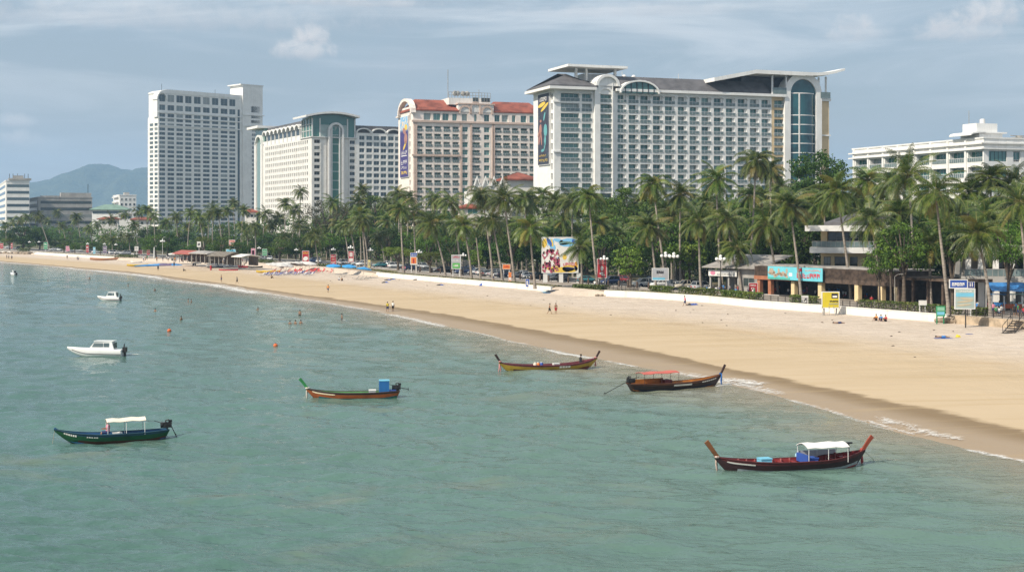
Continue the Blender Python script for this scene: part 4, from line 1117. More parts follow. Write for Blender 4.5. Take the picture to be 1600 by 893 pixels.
FRONT = [  # crown px, crown py, foot px, foot py, scale
 (42,340,58,385,.95),(60,338,78,391,.9),(74,345,87,383,.85),(89,333,95,381,1.0),(97,352,105,388,.85),(119.5,339,127,386,1.05),(116,347,118,383,.8),(164,372,165,394,.75),(176,376,175.5,396,.8),(189,371,189,393,.75),(202,371,203,396,.8),
 (195,335,212,384,.95),(259,349,270,394,1.05),(279,362,281,392,.85),(294,354,300.5,391,1.0),(311,340,320,401,.95),(333,329,332,399,1.05),(326,338,325,395,.85),(341,334,348.5,400,.85),(356,330,358,394,.9),(365,318,369,393,.9),(377,352,378,396,.85),
 (398,355,400,404.5,.85),(445,373,450,405,1.15),(424,351,425,399,.9),(491,368,498,415,1.1),(509.5,369,510.5,405,.95),(537,355,546,411,.95),(546,353,557,414,.8),(566,345,571,419,1.0),(563,336,575,418,.95),(605,346,612,411,1.1),(592,369,602,417,.85),(626,328,631,426,1.05),(646,332,651,424.5,1.0),
 (675,350,696,430.5,1.15),(704,315,720,430,1.05),(725,354,737,435,1.1),(753,306,770,437,1.1),(787,311,804,439,1.1),(769,345,785,438,1.05),(809,390,808,421,1.0),(828,357,836,449,1.1),(820,310,823,428,1.15),(920,309,933,447,1.1),(907,387,909,443.5,1.0),
 (1020,289,1040,449,1.1),(1063.4,305,1064,449,1.0),(1015,356,1024.5,452,1.1),(1091.6,346,1095,454,1.15),(1118.5,282,1126,454,1.1),(1136,345,1151,456,1.1),(1181,252,1169,453,1.15),(1198,351,1216,459,1.1),(1234,322,1252,465,1.15),(1287.7,315,1294,456,1.05),(1308,301,1330,467,1.15),(1362,345,1380,470,1.2),(1419,275,1429,474,1.15),(1462,303,1482.7,492,1.1),(1527,368,1548,494,1.12),(1592,318,1606,492,1.1)]
for a in FRONT: palm(a[0], a[1], a[2], a[3], sc=a[4], crown=CROWN_WIND if a[0] in (1181, 753, 1020) else None)
_BP = [base_pt(c) for c in range(-480, 2601, 40)]; _LD = {}
def land_depth(px, off):
    """depth at which the view column px is `off` metres inland of the sea wall foot"""
    key = (round(px/4), round(off))
    if key in _LD: return _LD[key]
    lo, hi, k = 60.0, 3000.0, (px-CX)/F
    for _ in range(18):
        m_ = (lo+hi)/2; x, y = k*m_, m_
        b = min(_BP, key=lambda q: (q.x-x)**2 + (q.y-y)**2)
        if (x-b.x)*INL.x + (y-b.y)*INL.y < off: lo = m_
        else: hi = m_
    _LD[key] = (lo+hi)/2
    return _LD[key]
BACKP = [(218,330),(230,328),(174,344),(240,338),(275,338),(298,333),(381,329),(414,335),(469.4,300),(445,318),(461,328),(436,342),(566,298),(560,318),(623,303),(638.5,309),(603.6,317),(656,366),(678,311),(816,318),(848,305),(866,316),(894,316),(859,354),(1049,353),(1202.5,267),(1152,388),(1171,307),(1356,282),(1391,288),(1548,279),(1452,383),(1514,300),(1585,290),
 (20,347),(33,343),(8,352),(152,350),(140,357),(210,352),(244,360),(317,355),(386,362),(409,365),(467,352),(478,372),(525,352),(582,352),(640,365),(688,372),(709,352),(742,375),(752,350),(797,350),(840,380),(880,345),(936,350),(962,350),(1000,318),(1036,330),(1075,330),(1104,315),(1158,330),(1190,305),(1220,295),(1260,325),(1272,350),(1320,330),(1340,310),(1380,315),(1404,335),(1440,330),(1487,330),(1500,352),(1560,330),(1576,355),(1478,372),(1410,390),(1246,345),(1208,328),(660,340),(612,335),(590,330),(538,330),(520,318),(500,345)]
_r2 = random.Random(51); BACKP += [(x_, _r2.uniform(305, 372)) for x_ in range(835, 1600, 22)]
for i, (cx, cy) in enumerate(BACKP):
    off = rng.uniform(30, 58) if i < 34 else rng.uniform(29, 75)
    if (cx, cy) in ((1452,383), (1152,388)): off = 13
    palm(cx, cy, cx + rng.uniform(-6, 8), None, Y=land_depth(cx, off), sc=rng.uniform(.85, 1.12), row='back', coco=False)
# the headless trunk beside the road
root = thing('dead_palm_trunk', 'bare grey palm trunk without any crown, standing beside the road near the white cars', 'palm trunk', gp(750.6, 435.5, LAND))
d = pt(744, 371, root.location.y) - root.location
mb = MB(); mb.tube([(d.x*t**1.2, 0, d.z*t - .2*(t == 0)) for t in [0, .1, .3, .5, .7, .9, 1]], [.30, .24, .22, .2, .18, .16, .12], 8); mb.build('trunk', M_PALMBARK, root)

# ---------------------------------------------------------------- broadleaf trees
def make_tree(seed, mat, clumps, R, Hc, Rz, rc, leaf, nleaf, flat=0.6, trunk_h=3.6, shell=.55, layers=0):
    """(trunk mesh, crown mesh) of a tree about 10 m tall"""
    r = random.Random(seed); mb = MB(); cs = []
    for i in range(clumps):
        while True:
            p = Vector((r.uniform(-1, 1), r.uniform(-1, 1), r.uniform(-.75, 1)))
            if shell < p.length < 1: break
        q = Vector((p.x*R, p.y*R, Hc + p.z*Rz))
        if layers: q.z = Hc + Rz*(round(p.z*layers)/layers)*.95 + r.uniform(-.2, .2)
        cs.append(q)
    for q in cs:
        rr = rc*r.uniform(.65, 1.25)
        for k in range(nleaf):
            while True:
                v = Vector((r.uniform(-1, 1), r.uniform(-1, 1), r.uniform(-1, 1)))
                if .25 < v.length < 1: break
            pos = q + Vector((v.x*rr, v.y*rr, v.z*rr*flat))
            nrm = (v.normalized()*.9 + Vector((r.uniform(-1, 1), r.uniform(-1, 1), r.uniform(-.2, 1.2)))*.8).normalized()
            a = nrm.orthogonal().normalized(); a = Matrix.Rotation(r.uniform(0, 6.28), 3, nrm) @ a; b = nrm.cross(a)
            s = leaf*r.uniform(.6, 1.3)
            mb.add([pos - a*s*.5, pos - b*s*.3 + nrm*s*.08, pos + a*s*.55, pos + b*s*.3 + nrm*s*.08], [(0, 1, 2, 3)])
    crown = mb.mesh('crown', [mat], fix=False)
    tb = MB(); tb.tube([(0, 0, -.3), (.05, 0, trunk_h*.5), (0, .1, trunk_h)], [.42, .32, .27], 9)
    for q in sorted(cs, key=lambda v: -v.length)[:9]:
        m_ = Vector((q.x*.45, q.y*.45, lerp(trunk_h, q.z, .55)))
        tb.tube([(0, .1*.9, trunk_h - .4), m_, q], [.2, .12, .04], 6)
    return tb.mesh('trunk', [M_BARK]), crown
G_DARK = leaf_mat('dark_tree_leaves', ((0.022, 0.050, 0.009), (0.070, 0.125, 0.019), (0.125, 0.190, 0.030)), 0.6, .12, .2)
G_MID = leaf_mat('mid_green_leaves', ((0.036, 0.078, 0.010), (0.115, 0.200, 0.022), (0.185, 0.260, 0.034)), 0.55, .14, .25)
G_LIME = leaf_mat('yellow_green_leaves', ((0.095, 0.135, 0.018), (0.15, 0.185, 0.025), (0.19, 0.20, 0.03)), 0.5, .3)
G_ALM = leaf_mat('glossy_broad_leaves', ((0.075, 0.130, 0.016), (0.170, 0.240, 0.028), (0.235, 0.285, 0.045)), 0.5, .15, .3)
G_BROWN = leaf_mat('sparse_brown_leaves', ((0.075, 0.062, 0.036), (0.105, 0.088, 0.05), (0.085, 0.09, 0.04)), 0.6, .15)
TREES = {
 'dome': make_tree(1, G_DARK, 66, 4.6, 6.4, 3.3, 1.35, .42, 78),
 'rain': make_tree(2, G_MID, 70, 5.8, 6.8, 2.4, 1.35, .40, 58, flat=.42, layers=3),
 'dark': make_tree(3, G_DARK, 62, 4.4, 5.8, 3.9, 1.4, .45, 58),
 'mid': make_tree(4, G_MID, 56, 4.2, 6.0, 3.6, 1.3, .42, 58),
 'lime': make_tree(5, G_LIME, 46, 5.4, 6.6, 1.7, 1.2, .40, 60, flat=.5),
 'almond': make_tree(6, G_ALM, 46, 4.3, 5.9, 3.6, 1.15, .62, 42, flat=.55),
 'brown': make_tree(7, G_BROWN, 60, 6.0, 6.6, 2.9, 1.5, .30, 55, flat=.6, shell=.4)}
TLIST = []
TDESC = {'dome': 'dark green round-headed', 'rain': 'spreading green layered', 'dark': 'dense dark green', 'mid': 'mid-green bushy', 'lime': 'low yellow-green flat-topped', 'almond': 'bright green glossy-leaved', 'brown': 'sparse brown-grey'}
def tree(kind, px, Y, top_py, width_px, label=None, base_z=LAND):
    """tree whose crown top shows at top_py and whose crown is width_px wide"""
    p = pt(px, 0, Y); p.z = base_z
    hgt = H - (top_py - YH)*Y/F - base_z
    R = {'dome': 5.6, 'rain': 6.9, 'dark': 5.5, 'mid': 5.2, 'lime': 6.4, 'almond': 5.2, 'brown': 7.2}[kind]
    top0 = {'dome': 10.6, 'rain': 9.8, 'dark': 10.6, 'mid': 10.4, 'lime': 9, 'almond': 10, 'brown': 10.2}[kind]
    sx = (width_px*Y/F/2)/R; sz = hgt/top0
    root = thing('leafy_tree', label, 'tree', p, rng.uniform(0, 6.28), 'broadleaf trees behind the beach')
    szc = min(sz, sx*1.12); t, c = TREES[kind]; inst('trunk', t, root, (0, 0, 0), (0, 0, 0), (sx, sx, sz)); inst('crown', c, root, (0, 0, hgt - top0*szc), (0, 0, 0), (sx, sx, szc))
    TLIST.append((root, px, kind, label is not None)); return root
LD = land_depth
tree('brown', 512, LD(512, 48), 308, 100, 'large sparse brown-grey rain tree in front of the arched white hotel')
tree('rain', 590, LD(590, 52), 303, 122, 'wide bright green rain tree between the arched hotel and the pink hotel')
tree('rain', 985, LD(985, 48), 291, 128, 'biggest dark green rain tree spreading in front of the long white hotel')
tree('rain', 930, LD(930, 62), 300, 100)
tree('dome', 1274, LD(1275, 50), 227, 108, 'tall dark green dome-shaped tree rising beside the beige end of the long hotel')
tree('almond', 985, LD(985, 12), 381, 66, 'bright green glossy-leaved tree by the road behind the railing and red banner')
tree('almond', 1078, LD(1078, 22), 372, 66)
tree('lime', 622, LD(622, 11), 383, 70, 'low yellow-green flat-topped tree overhanging the parked white car')
tree('lime', 672, LD(672, 11), 391, 50, 'low yellow-green tree beside the road between two advert signs')
tree('mid', 1412, LD(1412, 9), 338, 100, 'big-leaved bright green tree right of the pale yellow house')
tree('mid', 1250, LD(1250, 30), 368, 52); tree('dark', 1560, LD(1560, 40), 318, 90); tree('dark', 1325, LD(1325, 52), 300, 70)
tree('dark', 1488, LD(1488, 14), 350, 70); tree('mid', 1575, LD(1575, 16), 345, 80); tree('dark', 1345, LD(1345, 36), 330, 70); tree('mid', 1180, LD(1180, 34), 330, 70)
tree('mid', 1374, LD(1374, 9.5), 382, 56); tree('dark', 1392, LD(1392, 10), 352, 56)
tree('dark', 36, LD(36, 18), 350, 62); tree('dark', 62, LD(62, 25), 352, 40); tree('mid', 100, LD(100, 8), 374, 26); tree('mid', 117, LD(117, 9), 377, 20); tree('lime', 15, LD(15, 12), 370, 30)
tree('mid', 157, LD(157, 9), 379, 16); tree('mid', 243, LD(243, 10), 362, 52); tree('dark', 262, LD(262, 16), 360, 44); tree('lime', 318, LD(318, 18), 368, 34); tree('dark', 372, LD(372, 9), 375, 40); tree('mid', 345, LD(345, 16), 366, 44)
tree('mid', 437, LD(437, 12), 370, 48); tree('dark', 470, LD(470, 20), 366, 50); tree('almond', 745, LD(745, 22), 388, 36); tree('dark', 708, LD(708, 26), 372, 50); tree('mid', 800, LD(800, 24), 340, 60); tree('dark', 858, LD(858, 28), 348, 60)
SKYL = [(-120,349),(0,347),(60,343),(140,347),(200,345),(300,341),(380,340),(450,334),(520,322),(600,318),(700,322),(800,320),(880,322),(960,312),(1040,305),(1120,300),(1200,300),(1260,285),(1330,296),(1440,298),(1520,304),(1620,300),(1800,300)]
px = -110.0; k = 0
while px < 1720:
    for o in (31, 40, 62):
        x = px + rng.uniform(-8, 8); Y = LD(x, o + rng.uniform(-5, 10)); t = poly(SKYL, x) + rng.uniform(4, 26) + (26 if o == 31 else 12 if o == 40 else 0)
        w = rng.uniform(10, 15)*F/Y
        tree(rng.choice(['dome', 'dark', 'mid', 'dark', 'rain', 'mid']), x, Y, t, w)
    px += lerp(22, 46, max(0, min(1, px/1500))); k += 1
# the wood behind, one mass of foliage that fills between the hotels
mb = MB(); r = random.Random(77)
for i in range(30000):
    x = r.uniform(-260, 1900); Y = LD(round(x/40)*40, 95) * r.uniform(1.0, 1.12); top = H - (poly(SKYL, x) + 9 + 9*mnoise.noise(Vector((x*.06, 3, 1))) - YH)*Y/F
    z = lerp(LAND, top, r.random()**.6); p = Vector(((x-CX)/F*Y, Y + r.uniform(-5, 5), z)); s = r.uniform(.7, 1.6)
    n_ = Vector((r.uniform(-1, 1), r.uniform(-1.4, .4), r.uniform(0, 1.2))).normalized(); a = n_.orthogonal().normalized(); a = Matrix.Rotation(r.uniform(0, 6.28), 3, n_) @ a; b = n_.cross(a)
    mb.add([p - a*s*.5, p - b*s*.35, p + a*s*.5, p + b*s*.35], [(0, 1, 2, 3)])
tag(mb.build('treeline', G_DARK, fix=False), kind='stuff')
mb = MB(); r = random.Random(78)
for i in range(26000):
    x = r.uniform(-200, 1800); o = 42 + r.random()*9
    hh = 5.5 + 3.0*mnoise.noise(Vector((x*.05, 1, 1))) + 1.6*mnoise.noise(Vector((x*.2, 7, 1)))
    Y = LD(round(x/4)*4, round(o)); p = Vector(((x-CX)/F*Y, Y, LAND + hh*r.random()**.8)); s = r.uniform(.45, .95)
    n_ = Vector((r.uniform(-1, 1), r.uniform(-1.4, .4), r.uniform(0, 1.2))).normalized(); a = n_.orthogonal().normalized(); a = Matrix.Rotation(r.uniform(0, 6.28), 3, n_) @ a; b = n_.cross(a)
    mb.add([p - a*s*.5, p - b*s*.35, p + a*s*.5, p + b*s*.35], [(0, 1, 2, 3)])
tag(mb.build('undergrowth', G_DARK, fix=False), kind='stuff')

# ---------------------------------------------------------------- one label each
ORD = ['first', 'second', 'third', 'fourth', 'fifth', 'sixth', 'seventh', 'eighth', 'ninth', 'tenth', 'eleventh', 'twelfth', 'thirteenth', 'fourteenth', 'fifteenth', 'sixteenth', 'seventeenth', 'eighteenth', 'nineteenth', 'twentieth'] + ['%dth' % i for i in range(21, 60)]
BEHIND = [(-900, 'left of the striped tower block'), (0, 'before the striped tower block'), (50, 'before the grey slab block'), (145, 'before the green-roofed hall'), (231, 'before the tallest hotel tower'), (398, 'before the arched white hotel'), (560, "before the arched hotel's grey wing"), (622, 'before the pink hotel'), (735, 'before the red-roofed gabled hall'), (838, "before the long hotel's left half"), (1060, "before the long hotel's right half"), (1300, 'before the low white block')]
def zone(px):
    b = BEHIND[0][1]
    for x, n in BEHIND:
        if px >= x: b = n
    return b
cnt = {}
for root, cx, bx, row, hgt, lean in sorted(PALMS, key=lambda a: a[1]):
    z = zone(cx); i = cnt[(row, z)] = cnt.get((row, z), 0) + 1
    look = ('tall ' if hgt > 19 else 'short ' if hgt < 11 else '') + ('leaning ' if lean < -12 else '')
    if row == 'front': root['label'] = f"{look}coconut palm in the front row, {ORD[i-1]} {z}"
    else: root['label'] = f"{look}coconut palm in the rear trees, {ORD[i-1]} from left {z}"
cnt = {}
for root, px, kind, done in sorted(TLIST, key=lambda a: a[1]):
    if done: continue
    z = zone(px); i = cnt[(kind, z)] = cnt.get((kind, z), 0) + 1
    root['label'] = f"{TDESC[kind]} tree, {ORD[i-1]} of its kind from left {z}"
# ---------------------------------------------------------------- sea walls
M_SEAWALL = paint('white_lime_wash', (0.80, 0.765, 0.71), 0.85, 0.07, 0.5, 0.25, 2.0, grime=(0.55, 0.47, 0.38))
M_STONE = paint('rough_beige_stone', (0.52, 0.41, 0.29), 0.9, 0.22, 0.8, 0.8, 1.5, grime=(0.30, 0.23, 0.16))
M_ROCK = paint('brown_boulder', (0.32, 0.25, 0.18), 0.9, 0.25, 1.0, 0.9, 2.0)
def wall_strip(name, label, px0, px1, z0, z1, th, mat, cope=0.0, d0=0.0):
    mb = MB(); xs = [px0 + (px1-px0)*i/max(2, int(abs(px1-px0)/12)) for i in range(max(2, int(abs(px1-px0)/12))+1)]
    def band(o0, o1, za, zb):
        vs, fs = [], []
        for x in xs:
            b = base_pt(x)
            for o, z in ((o0, za), (o1, za), (o1, zb), (o0, zb)): q = b + INL*(o + d0); q.z = z; vs.append(q)
        for i in range(len(xs)-1):
            for j in range(4): fs.append((i*4+j, (i+1)*4+j, (i+1)*4+(j+1) % 4, i*4+(j+1) % 4))
        fs += [(0, 1, 2, 3), tuple(len(vs)-4+k for k in (3, 2, 1, 0))]; mb.add(vs, fs)
    band(0, th, z0, z1)
    if cope: band(-.06, th+.06, z1+.003, z1+cope)
    o = mb.build(name, mat); return tag(o, label, 'wall')
wall_strip('sea_wall', 'long white sea wall between the sand and the hedges on the right', 944, 1479, 1.0, 2.55, .4, M_SEAWALL, .1)
wall_strip('sea_wall', 'white sea wall along the middle of the beach below the parked cars', 588, 862, 1.0, 2.5, .4, M_SEAWALL, .1)
wall_strip('sea_wall', 'thin white sea wall at the far left end of the beach', 51, 178, .9, 2.55, .4, M_SEAWALL, .1)
wall_strip('sea_wall', 'shortest white sea wall at the very left edge, left of the boulders', -200, 16, .9, 2.55, .4, M_SEAWALL)
wall_strip('stone_wall', 'rough beige stone wall below the railing at the right edge', 1492, 1900, 1.0, 2.62, .6, M_STONE)
M_SANDBANK = M_SAND
def sand_slope(px0, px1):
    V, Fc, U = [], [], []; n = 8; xs = [px0 + (px1-px0)*i/14 for i in range(15)]
    for i_, x in enumerate(xs):
        b = base_pt(x); ke = min(1, .10 + 3.5*min(i_, 14-i_)/14) if px1 - px0 > 60 else .12
        for j in range(n+1):
            t = j/n; q = b + INL*(-5.5*ke + (5.5*ke + .9)*t); q.z = lerp(1.45, 1.08, ke) + (LAND + .06 - lerp(1.45, 1.08, ke))*(t*t*(3-2*t)) + .12*mnoise.noise(q*.5)*(1-t); V.append(q); U.append((x, .9 + .2*t))
    for i in range(14):
        for j in range(n): Fc.append((i*(n+1)+j, (i+1)*(n+1)+j, (i+1)*(n+1)+j+1, i*(n+1)+j+1))
    Fc = [tuple(reversed(f)) for f in Fc]
    tag(inst('sand_slope', mesh_uv('sand_slope', V, Fc, U, M_SAND)), kind='structure')
sand_slope(176, 590); sand_slope(860, 946); sand_slope(14, 53); sand_slope(1478, 1494)
# grass verge behind the walls
def grass_mat():
    m, nt, bs = new_mat('dry_grass'); co = nt.obj()
    c = nt.mix(nt.ramp(nt.noise(co, 0.6, 5, .7), .35, .65), (0.10, 0.125, 0.025, 1), (0.21, 0.175, 0.07, 1))
    nt.l.new(c, bs.inputs['Base Color']); bs.inputs['Roughness'].default_value = .95
    nt.l.new(nt.bump(nt.noise(co, 6, 3, .7), .9, .2), bs.inputs['Normal']); return m
M_GRASS = grass_mat()
def verge(px0, px1, o0, o1, n, z=LAND+.01):
    mb = MB(); r = random.Random(px0); st = int((px1-px0)/10)+1
    for i in range(st):
        a, b = lerp(px0, px1, i/st), lerp(px0, px1, (i+1)/st)
        A, B, C_, D = inland(a, o0, z), inland(b, o0, z), inland(b, o1, z), inland(a, o1, z); mb.quad(D, C_, B, A)
    for i in range(n):
        p = inland(r.uniform(px0, px1), r.uniform(o0, o1), z); h = r.uniform(.12, .4); a = r.uniform(0, 3.14); w = Vector((math.cos(a), math.sin(a), 0))*r.uniform(.08, .2)
        mb.add([p-w, p+w, p + w*.4 + Vector((r.uniform(-.1, .1), r.uniform(-.1, .1), h))], [(0, 1, 2)])
    tag(mb.build('grass', M_GRASS, fix=False), kind='stuff')
verge(588, 862, .45, 2.55, 2500); verge(944, 1175, .45, 2.3, 1500); verge(60, 178, .45, 4, 900); verge(484, 588, 3.5, 6.5, 900)
# ---------------------------------------------------------------- hedges and clumps
G_HEDGE = leaf_mat('hedge_leaves', ((0.075, 0.115, 0.016), (0.13, 0.165, 0.022), (0.20, 0.21, 0.03)), .5, .25)
G_VINE = leaf_mat('beach_vine_leaves', ((0.07, 0.105, 0.02), (0.11, 0.14, 0.03), (0.15, 0.15, 0.04)), .5, .2)
def leafbox(mb, A, B, off, wd, h, z, n, seed, s0=.16, s1=.34):
    """leaves spread through a clipped hedge from A to B"""
    r = random.Random(seed)
    for i in range(n):
        p = A.lerp(B, r.random()) + INL*(off + wd*r.random()); p.z = z + h*(1-(1-r.random())**1.6)*(1 + .12*mnoise.noise(p*.6))
        s = r.uniform(s0, s1); n_ = Vector((r.uniform(-1, 1), r.uniform(-1.2, .6), r.uniform(0, 1.3))).normalized()
        a = n_.orthogonal().normalized(); a = Matrix.Rotation(r.uniform(0, 6.28), 3, n_) @ a; b = n_.cross(a)
        mb.add([p - a*s*.6, p - b*s*.4, p + a*s*.6, p + b*s*.4], [(0, 1, 2, 3)])
HEDGES = [(995, 1026, 2.6, 'short clipped hedge under the palms right of the glossy tree'), (1039, 1096, 2.6, 'long clipped hedge below the grey sign and white pickup'), (1105, 1138, 2.4, 'clipped hedge in front of the shop with the pale curved sign'), (1142, 1166, 2.2, 'small clipped hedge in front of the red notice board'), (1212, 1251, 2.6, 'clipped hedge behind the railing below the turquoise shop banner'), (1316, 1480, 2.6, 'longest yellow-green hedge along the railing before the dim restaurant'), (1491, 1511, 3.0, 'dark end of hedge beneath the sea-view sign board')]
for i, (a, b, o, lb) in enumerate(HEDGES):
    mb = MB(); m_ = max(2, int((b-a)/14))
    for k in range(m_): leafbox(mb, inland(lerp(a, b, k/m_), 0), inland(lerp(a, b, (k+1)/m_), 0), o, 1.3, 1.15, LAND, int(900/m_ + 120), i*31+k)
    tag(mb.build('hedge', G_HEDGE, fix=False), lb, 'hedge')
for i, (px0, px1, o, h, n, lb) in enumerate([(885, 910, 1.0, 1.3, 900, 'rounded green shrub on the sandy bank below the big billboard'), (911, 934, .6, 1.4, 900, 'rounded green shrub on the sandy bank left of the railing'), (178, 207, .5, 1.6, 900, 'pale green mound of beach vine left of the yellow boats'), (22, 38, 1.0, 2.2, 600, 'leafy green bush at the left end beside the brown boulders'), (483, 520, 2, 1.3, 700, 'green shrub strip behind the red beach chairs'), (385, 412, 2.4, 1.5, 700, 'dark green shrubs beside the pink upright banner')]):
    mb = MB(); leafbox(mb, inland(px0, 0), inland(px1, 0), o, 2.2, h, 1.9, n, 400+i, .25, .5)
    tag(mb.build('shrub', G_VINE, fix=False), lb, 'shrub')
# boulders at the end of the white wall, sand bags
r = random.Random(5)
def rock(p, s, label, group=None):
    bm = bmesh.new(); bmesh.ops.create_icosphere(bm, subdivisions=2, radius=s)
    k = r.uniform(0, 99)
    for v in bm.verts: v.co *= 1 + .28*mnoise.noise(v.co*1.6/s + Vector((k, 0, 0)))
    for v in bm.verts: v.co.z *= .7
    me = bpy.data.meshes.new('boulder'); bm.to_mesh(me); bm.free(); me.materials.append(M_ROCK)
    tag(inst('boulder', me, None, p), label, 'boulder', group)
for q in ((1470, -.4, .55), (1474, -.2, .7), (1479, .2, .8), (1484, -.3, .7), (1488, .3, .85), (1476, .9, .6), (1486, 1.0, .7)):
    p = inland(q[0], q[1], 1.75); rock(p, q[2], 'brown boulder heaped between the white wall and the stone wall', 'boulders at the wall end')
for i in range(14): rock(inland(-6 + i*4.2, -1.2 + r.uniform(-.5, .6), 1.6), r.uniform(.8, 1.5), 'dark boulder in the low bank at the far left of the beach', 'boulders at the far left')
for q in ((931, -.8), (936, -.6), (940, -.9), (943, -.3), (926, -1.0)): rock(inland(q[0], q[1], 1.55), .5, 'pale stone by the corner of the long white wall', 'stones at the wall corner')
# ---------------------------------------------------------------- railings
M_RAIL = paint('dark_iron_railing', (0.045, 0.038, 0.035), .6, .15)
def railing(label, px0, px1, off, z, n, h=1.0, bars=3, balus=0):
    root = thing('railing', label, 'railing', inland((px0+px1)/2, off, z)); o = root.location; rl = MB()
    xs = [lerp(px0, px1, i/n) for i in range(n+1)]; P = [inland(x, off, z) - o for x in xs]
    for k in range(bars):
        zz = h*(k+1)/bars - .03
        for a, b in zip(P, P[1:]): rl.tube([a + Vector((0, 0, zz)), b + Vector((0, 0, zz))], .035, 4, caps=False)
    rl.build('rail', M_RAIL, root)
    mb = MB(); mb.box(-.05, .05, -.05, .05, -.1, h+.06); me = mb.mesh('post', [M_RAIL])
    for p in P: inst('post', me, root, p)
    if balus:
        bb = MB()
        for a, b in zip(P, P[1:]):
            for k in range(1, balus): q = a.lerp(b, k/balus); bb.box(q.x-.02, q.x+.02, q.y-.02, q.y+.02, .05, h)
        tag(bb.build('baluster', M_RAIL, root), kind='stuff')
railing('black iron railing on the white wall below the turquoise banner and hedge', 1166, 1480, .62, LAND, 28)
railing('black iron railing above the rough stone wall at the right edge', 1494, 1900, .5, LAND+.1, 30)
railing('short black iron railing beside the red banner sign', 938, 990, 1.0, LAND, 8, 1.1, 2, 5)
# steps from the stone wall down to the sand
root = thing('beach_stairs', 'black iron steps leading from the stone wall down to the sand', 'stairs', inland(1592, -.2, LAND)); mb = MB()
for k in range(6):
    c = -INL*(.5 + k*.0) + ALO*(-1.6 + 0*k) ; q = (gp(1575, 520, 1.4) - root.location)
    p = Vector((0, 0, 0)).lerp(q, k/5.0); mb.box(p.x-.7, p.x+.7, p.y-.5, p.y+.5, p.z-.05, p.z+.02)
mb.build('step', M_RAIL, root)
mb = MB()
for s in (-.75, .75):
    a, b = Vector((s, -.2, 0)), q + Vector((s, -.2, 0)); mb.tube([a + Vector((0, 0, 1)), b + Vector((0, 0, .95))], .04, 5); mb.tube([a, b], .06, 5)
    for t in (0, .5, 1): c = a.lerp(b, t); mb.tube([c, c + Vector((0, 0, 1))], .035, 5)
mb.build('handrail', M_RAIL, root)
# ---------------------------------------------------------------- street lamps
M_GLOBE = paint('white_lamp_globe', (0.82, 0.82, 0.80), .35, .02)
def lamp_proto():
    root = thing('street_lamp', None, 'street lamp', (0, 0, 0), 0, 'globe lamps along the beach road')
    mb = MB(); mb.tube([(0, 0, 0), (0, 0, .3), (0, 0, .35), (0, 0, 5.4)], [.16, .16, .09, .06], 8); mb.build('pole', M_RAIL, root)
    mb = MB()
    for a in range(4): c, s = math.cos(a*math.pi/2), math.sin(a*math.pi/2); mb.tube([(0, 0, 4.7), (.35*c, .35*s, 4.75), (.6*c, .6*s, 5.0)], .03, 4)
    mb.build('bracket', M_RAIL, root)
    g = MB(); g.ball((0, 0, 0), .27, 10, 7); me = g.mesh('globe', [M_GLOBE])
    for a in range(4): c, s = math.cos(a*math.pi/2), math.sin(a*math.pi/2); inst('globe', me, root, (.6*c, .6*s, 5.25))
    inst('globe', me, root, (0, 0, 5.65)); return root
LP = lamp_proto(); first = True
LAMPS = [(46,380,'at the far left before the spreading dark tree'),(61,386,'left of the green upright sign at the far left'),(137,382,'above the red banner before the green-roofed hall'),(163,383,'above the dark violet banner'),(181,383,'right of the dark violet banner'),(254,376,'before the tallest hotel tower'),(405,387,'between the pink banner and the green sign'),(463,394,'left of the red and white banner'),(521,389,'above the first red banner of the pair'),(548,386,'above the second red banner of the pair'),(579,390,'beside the twin palms and yellow flag'),(655,393,'beside the blue and orange sign'),(724,398,'above the grey and green sign'),(944,403,'above the red banner by the railing'),(1040,398,'left of the tree with white blossoms'),(1053,399,'behind the grey sign by the long hedge'),(1126,403,'above the pale shop sign')]
for px, py, lb in LAMPS:
    Y = land_depth(px, 11); p = pt(px, py, Y); s = (p.z - LAND)/5.4; p.z = LAND
    o = LP if first else copy_tree(LP); first = False
    o.location = p; o.scale = (max(.8, min(1.5, s)),)*3; o['label'] = 'white globe street lamp ' + lb
# ---------------------------------------------------------------- signs
def board(name, label, cat, px0, px1, py0, py1, Y, col_, legs=2, leg_py=None, th=.12, yaw=0.0, legmat=None, frame=True):
    """upright sign board on posts, its face square to the road; returns root and face size"""
    a, b = pt(px0, py1, Y), pt(px1, py0, Y); w, h = (b.x-a.x)/math.cos(yaw) if yaw else b.x-a.x, b.z-a.z
    root = thing(name, label, cat, (a.x, a.y, a.z), yaw)
    mb = MB(); mb.box(0, w, 0, th, 0, h); mb.build('panel', col_, root)
    if frame:
        mb = MB(); f = min(.12, w*.05); mb.box(-f, w+f, -.02, th+.03, -f, -.003); mb.box(-f, w+f, -.02, th+.03, h+.003, h+f); mb.box(-f, -.003, -.02, th+.03, 0, h); mb.box(w+.003, w+f, -.02, th+.03, 0, h); mb.build('frame', M_METAL_WHITE, root)
    gz = (LAND if leg_py is None else H - (leg_py-YH)*Y/F) - a.z - .05
    if legs:
        mb = MB(); q = min(.09, w*.06)*1.0; mb.box(-q, q, th+.06, th+.06+2*q, gz, h*.95); me = mb.mesh('post', [legmat or M_METAL_WHITE])
        for i in range(legs): inst('post', me, root, ((w*(i+.5)/legs) if legs != 2 else (w*.12, w*.88)[i], 0, 0))
    return root, w, h
C_ = lambda n, c: paint(n, c, .55, .06)
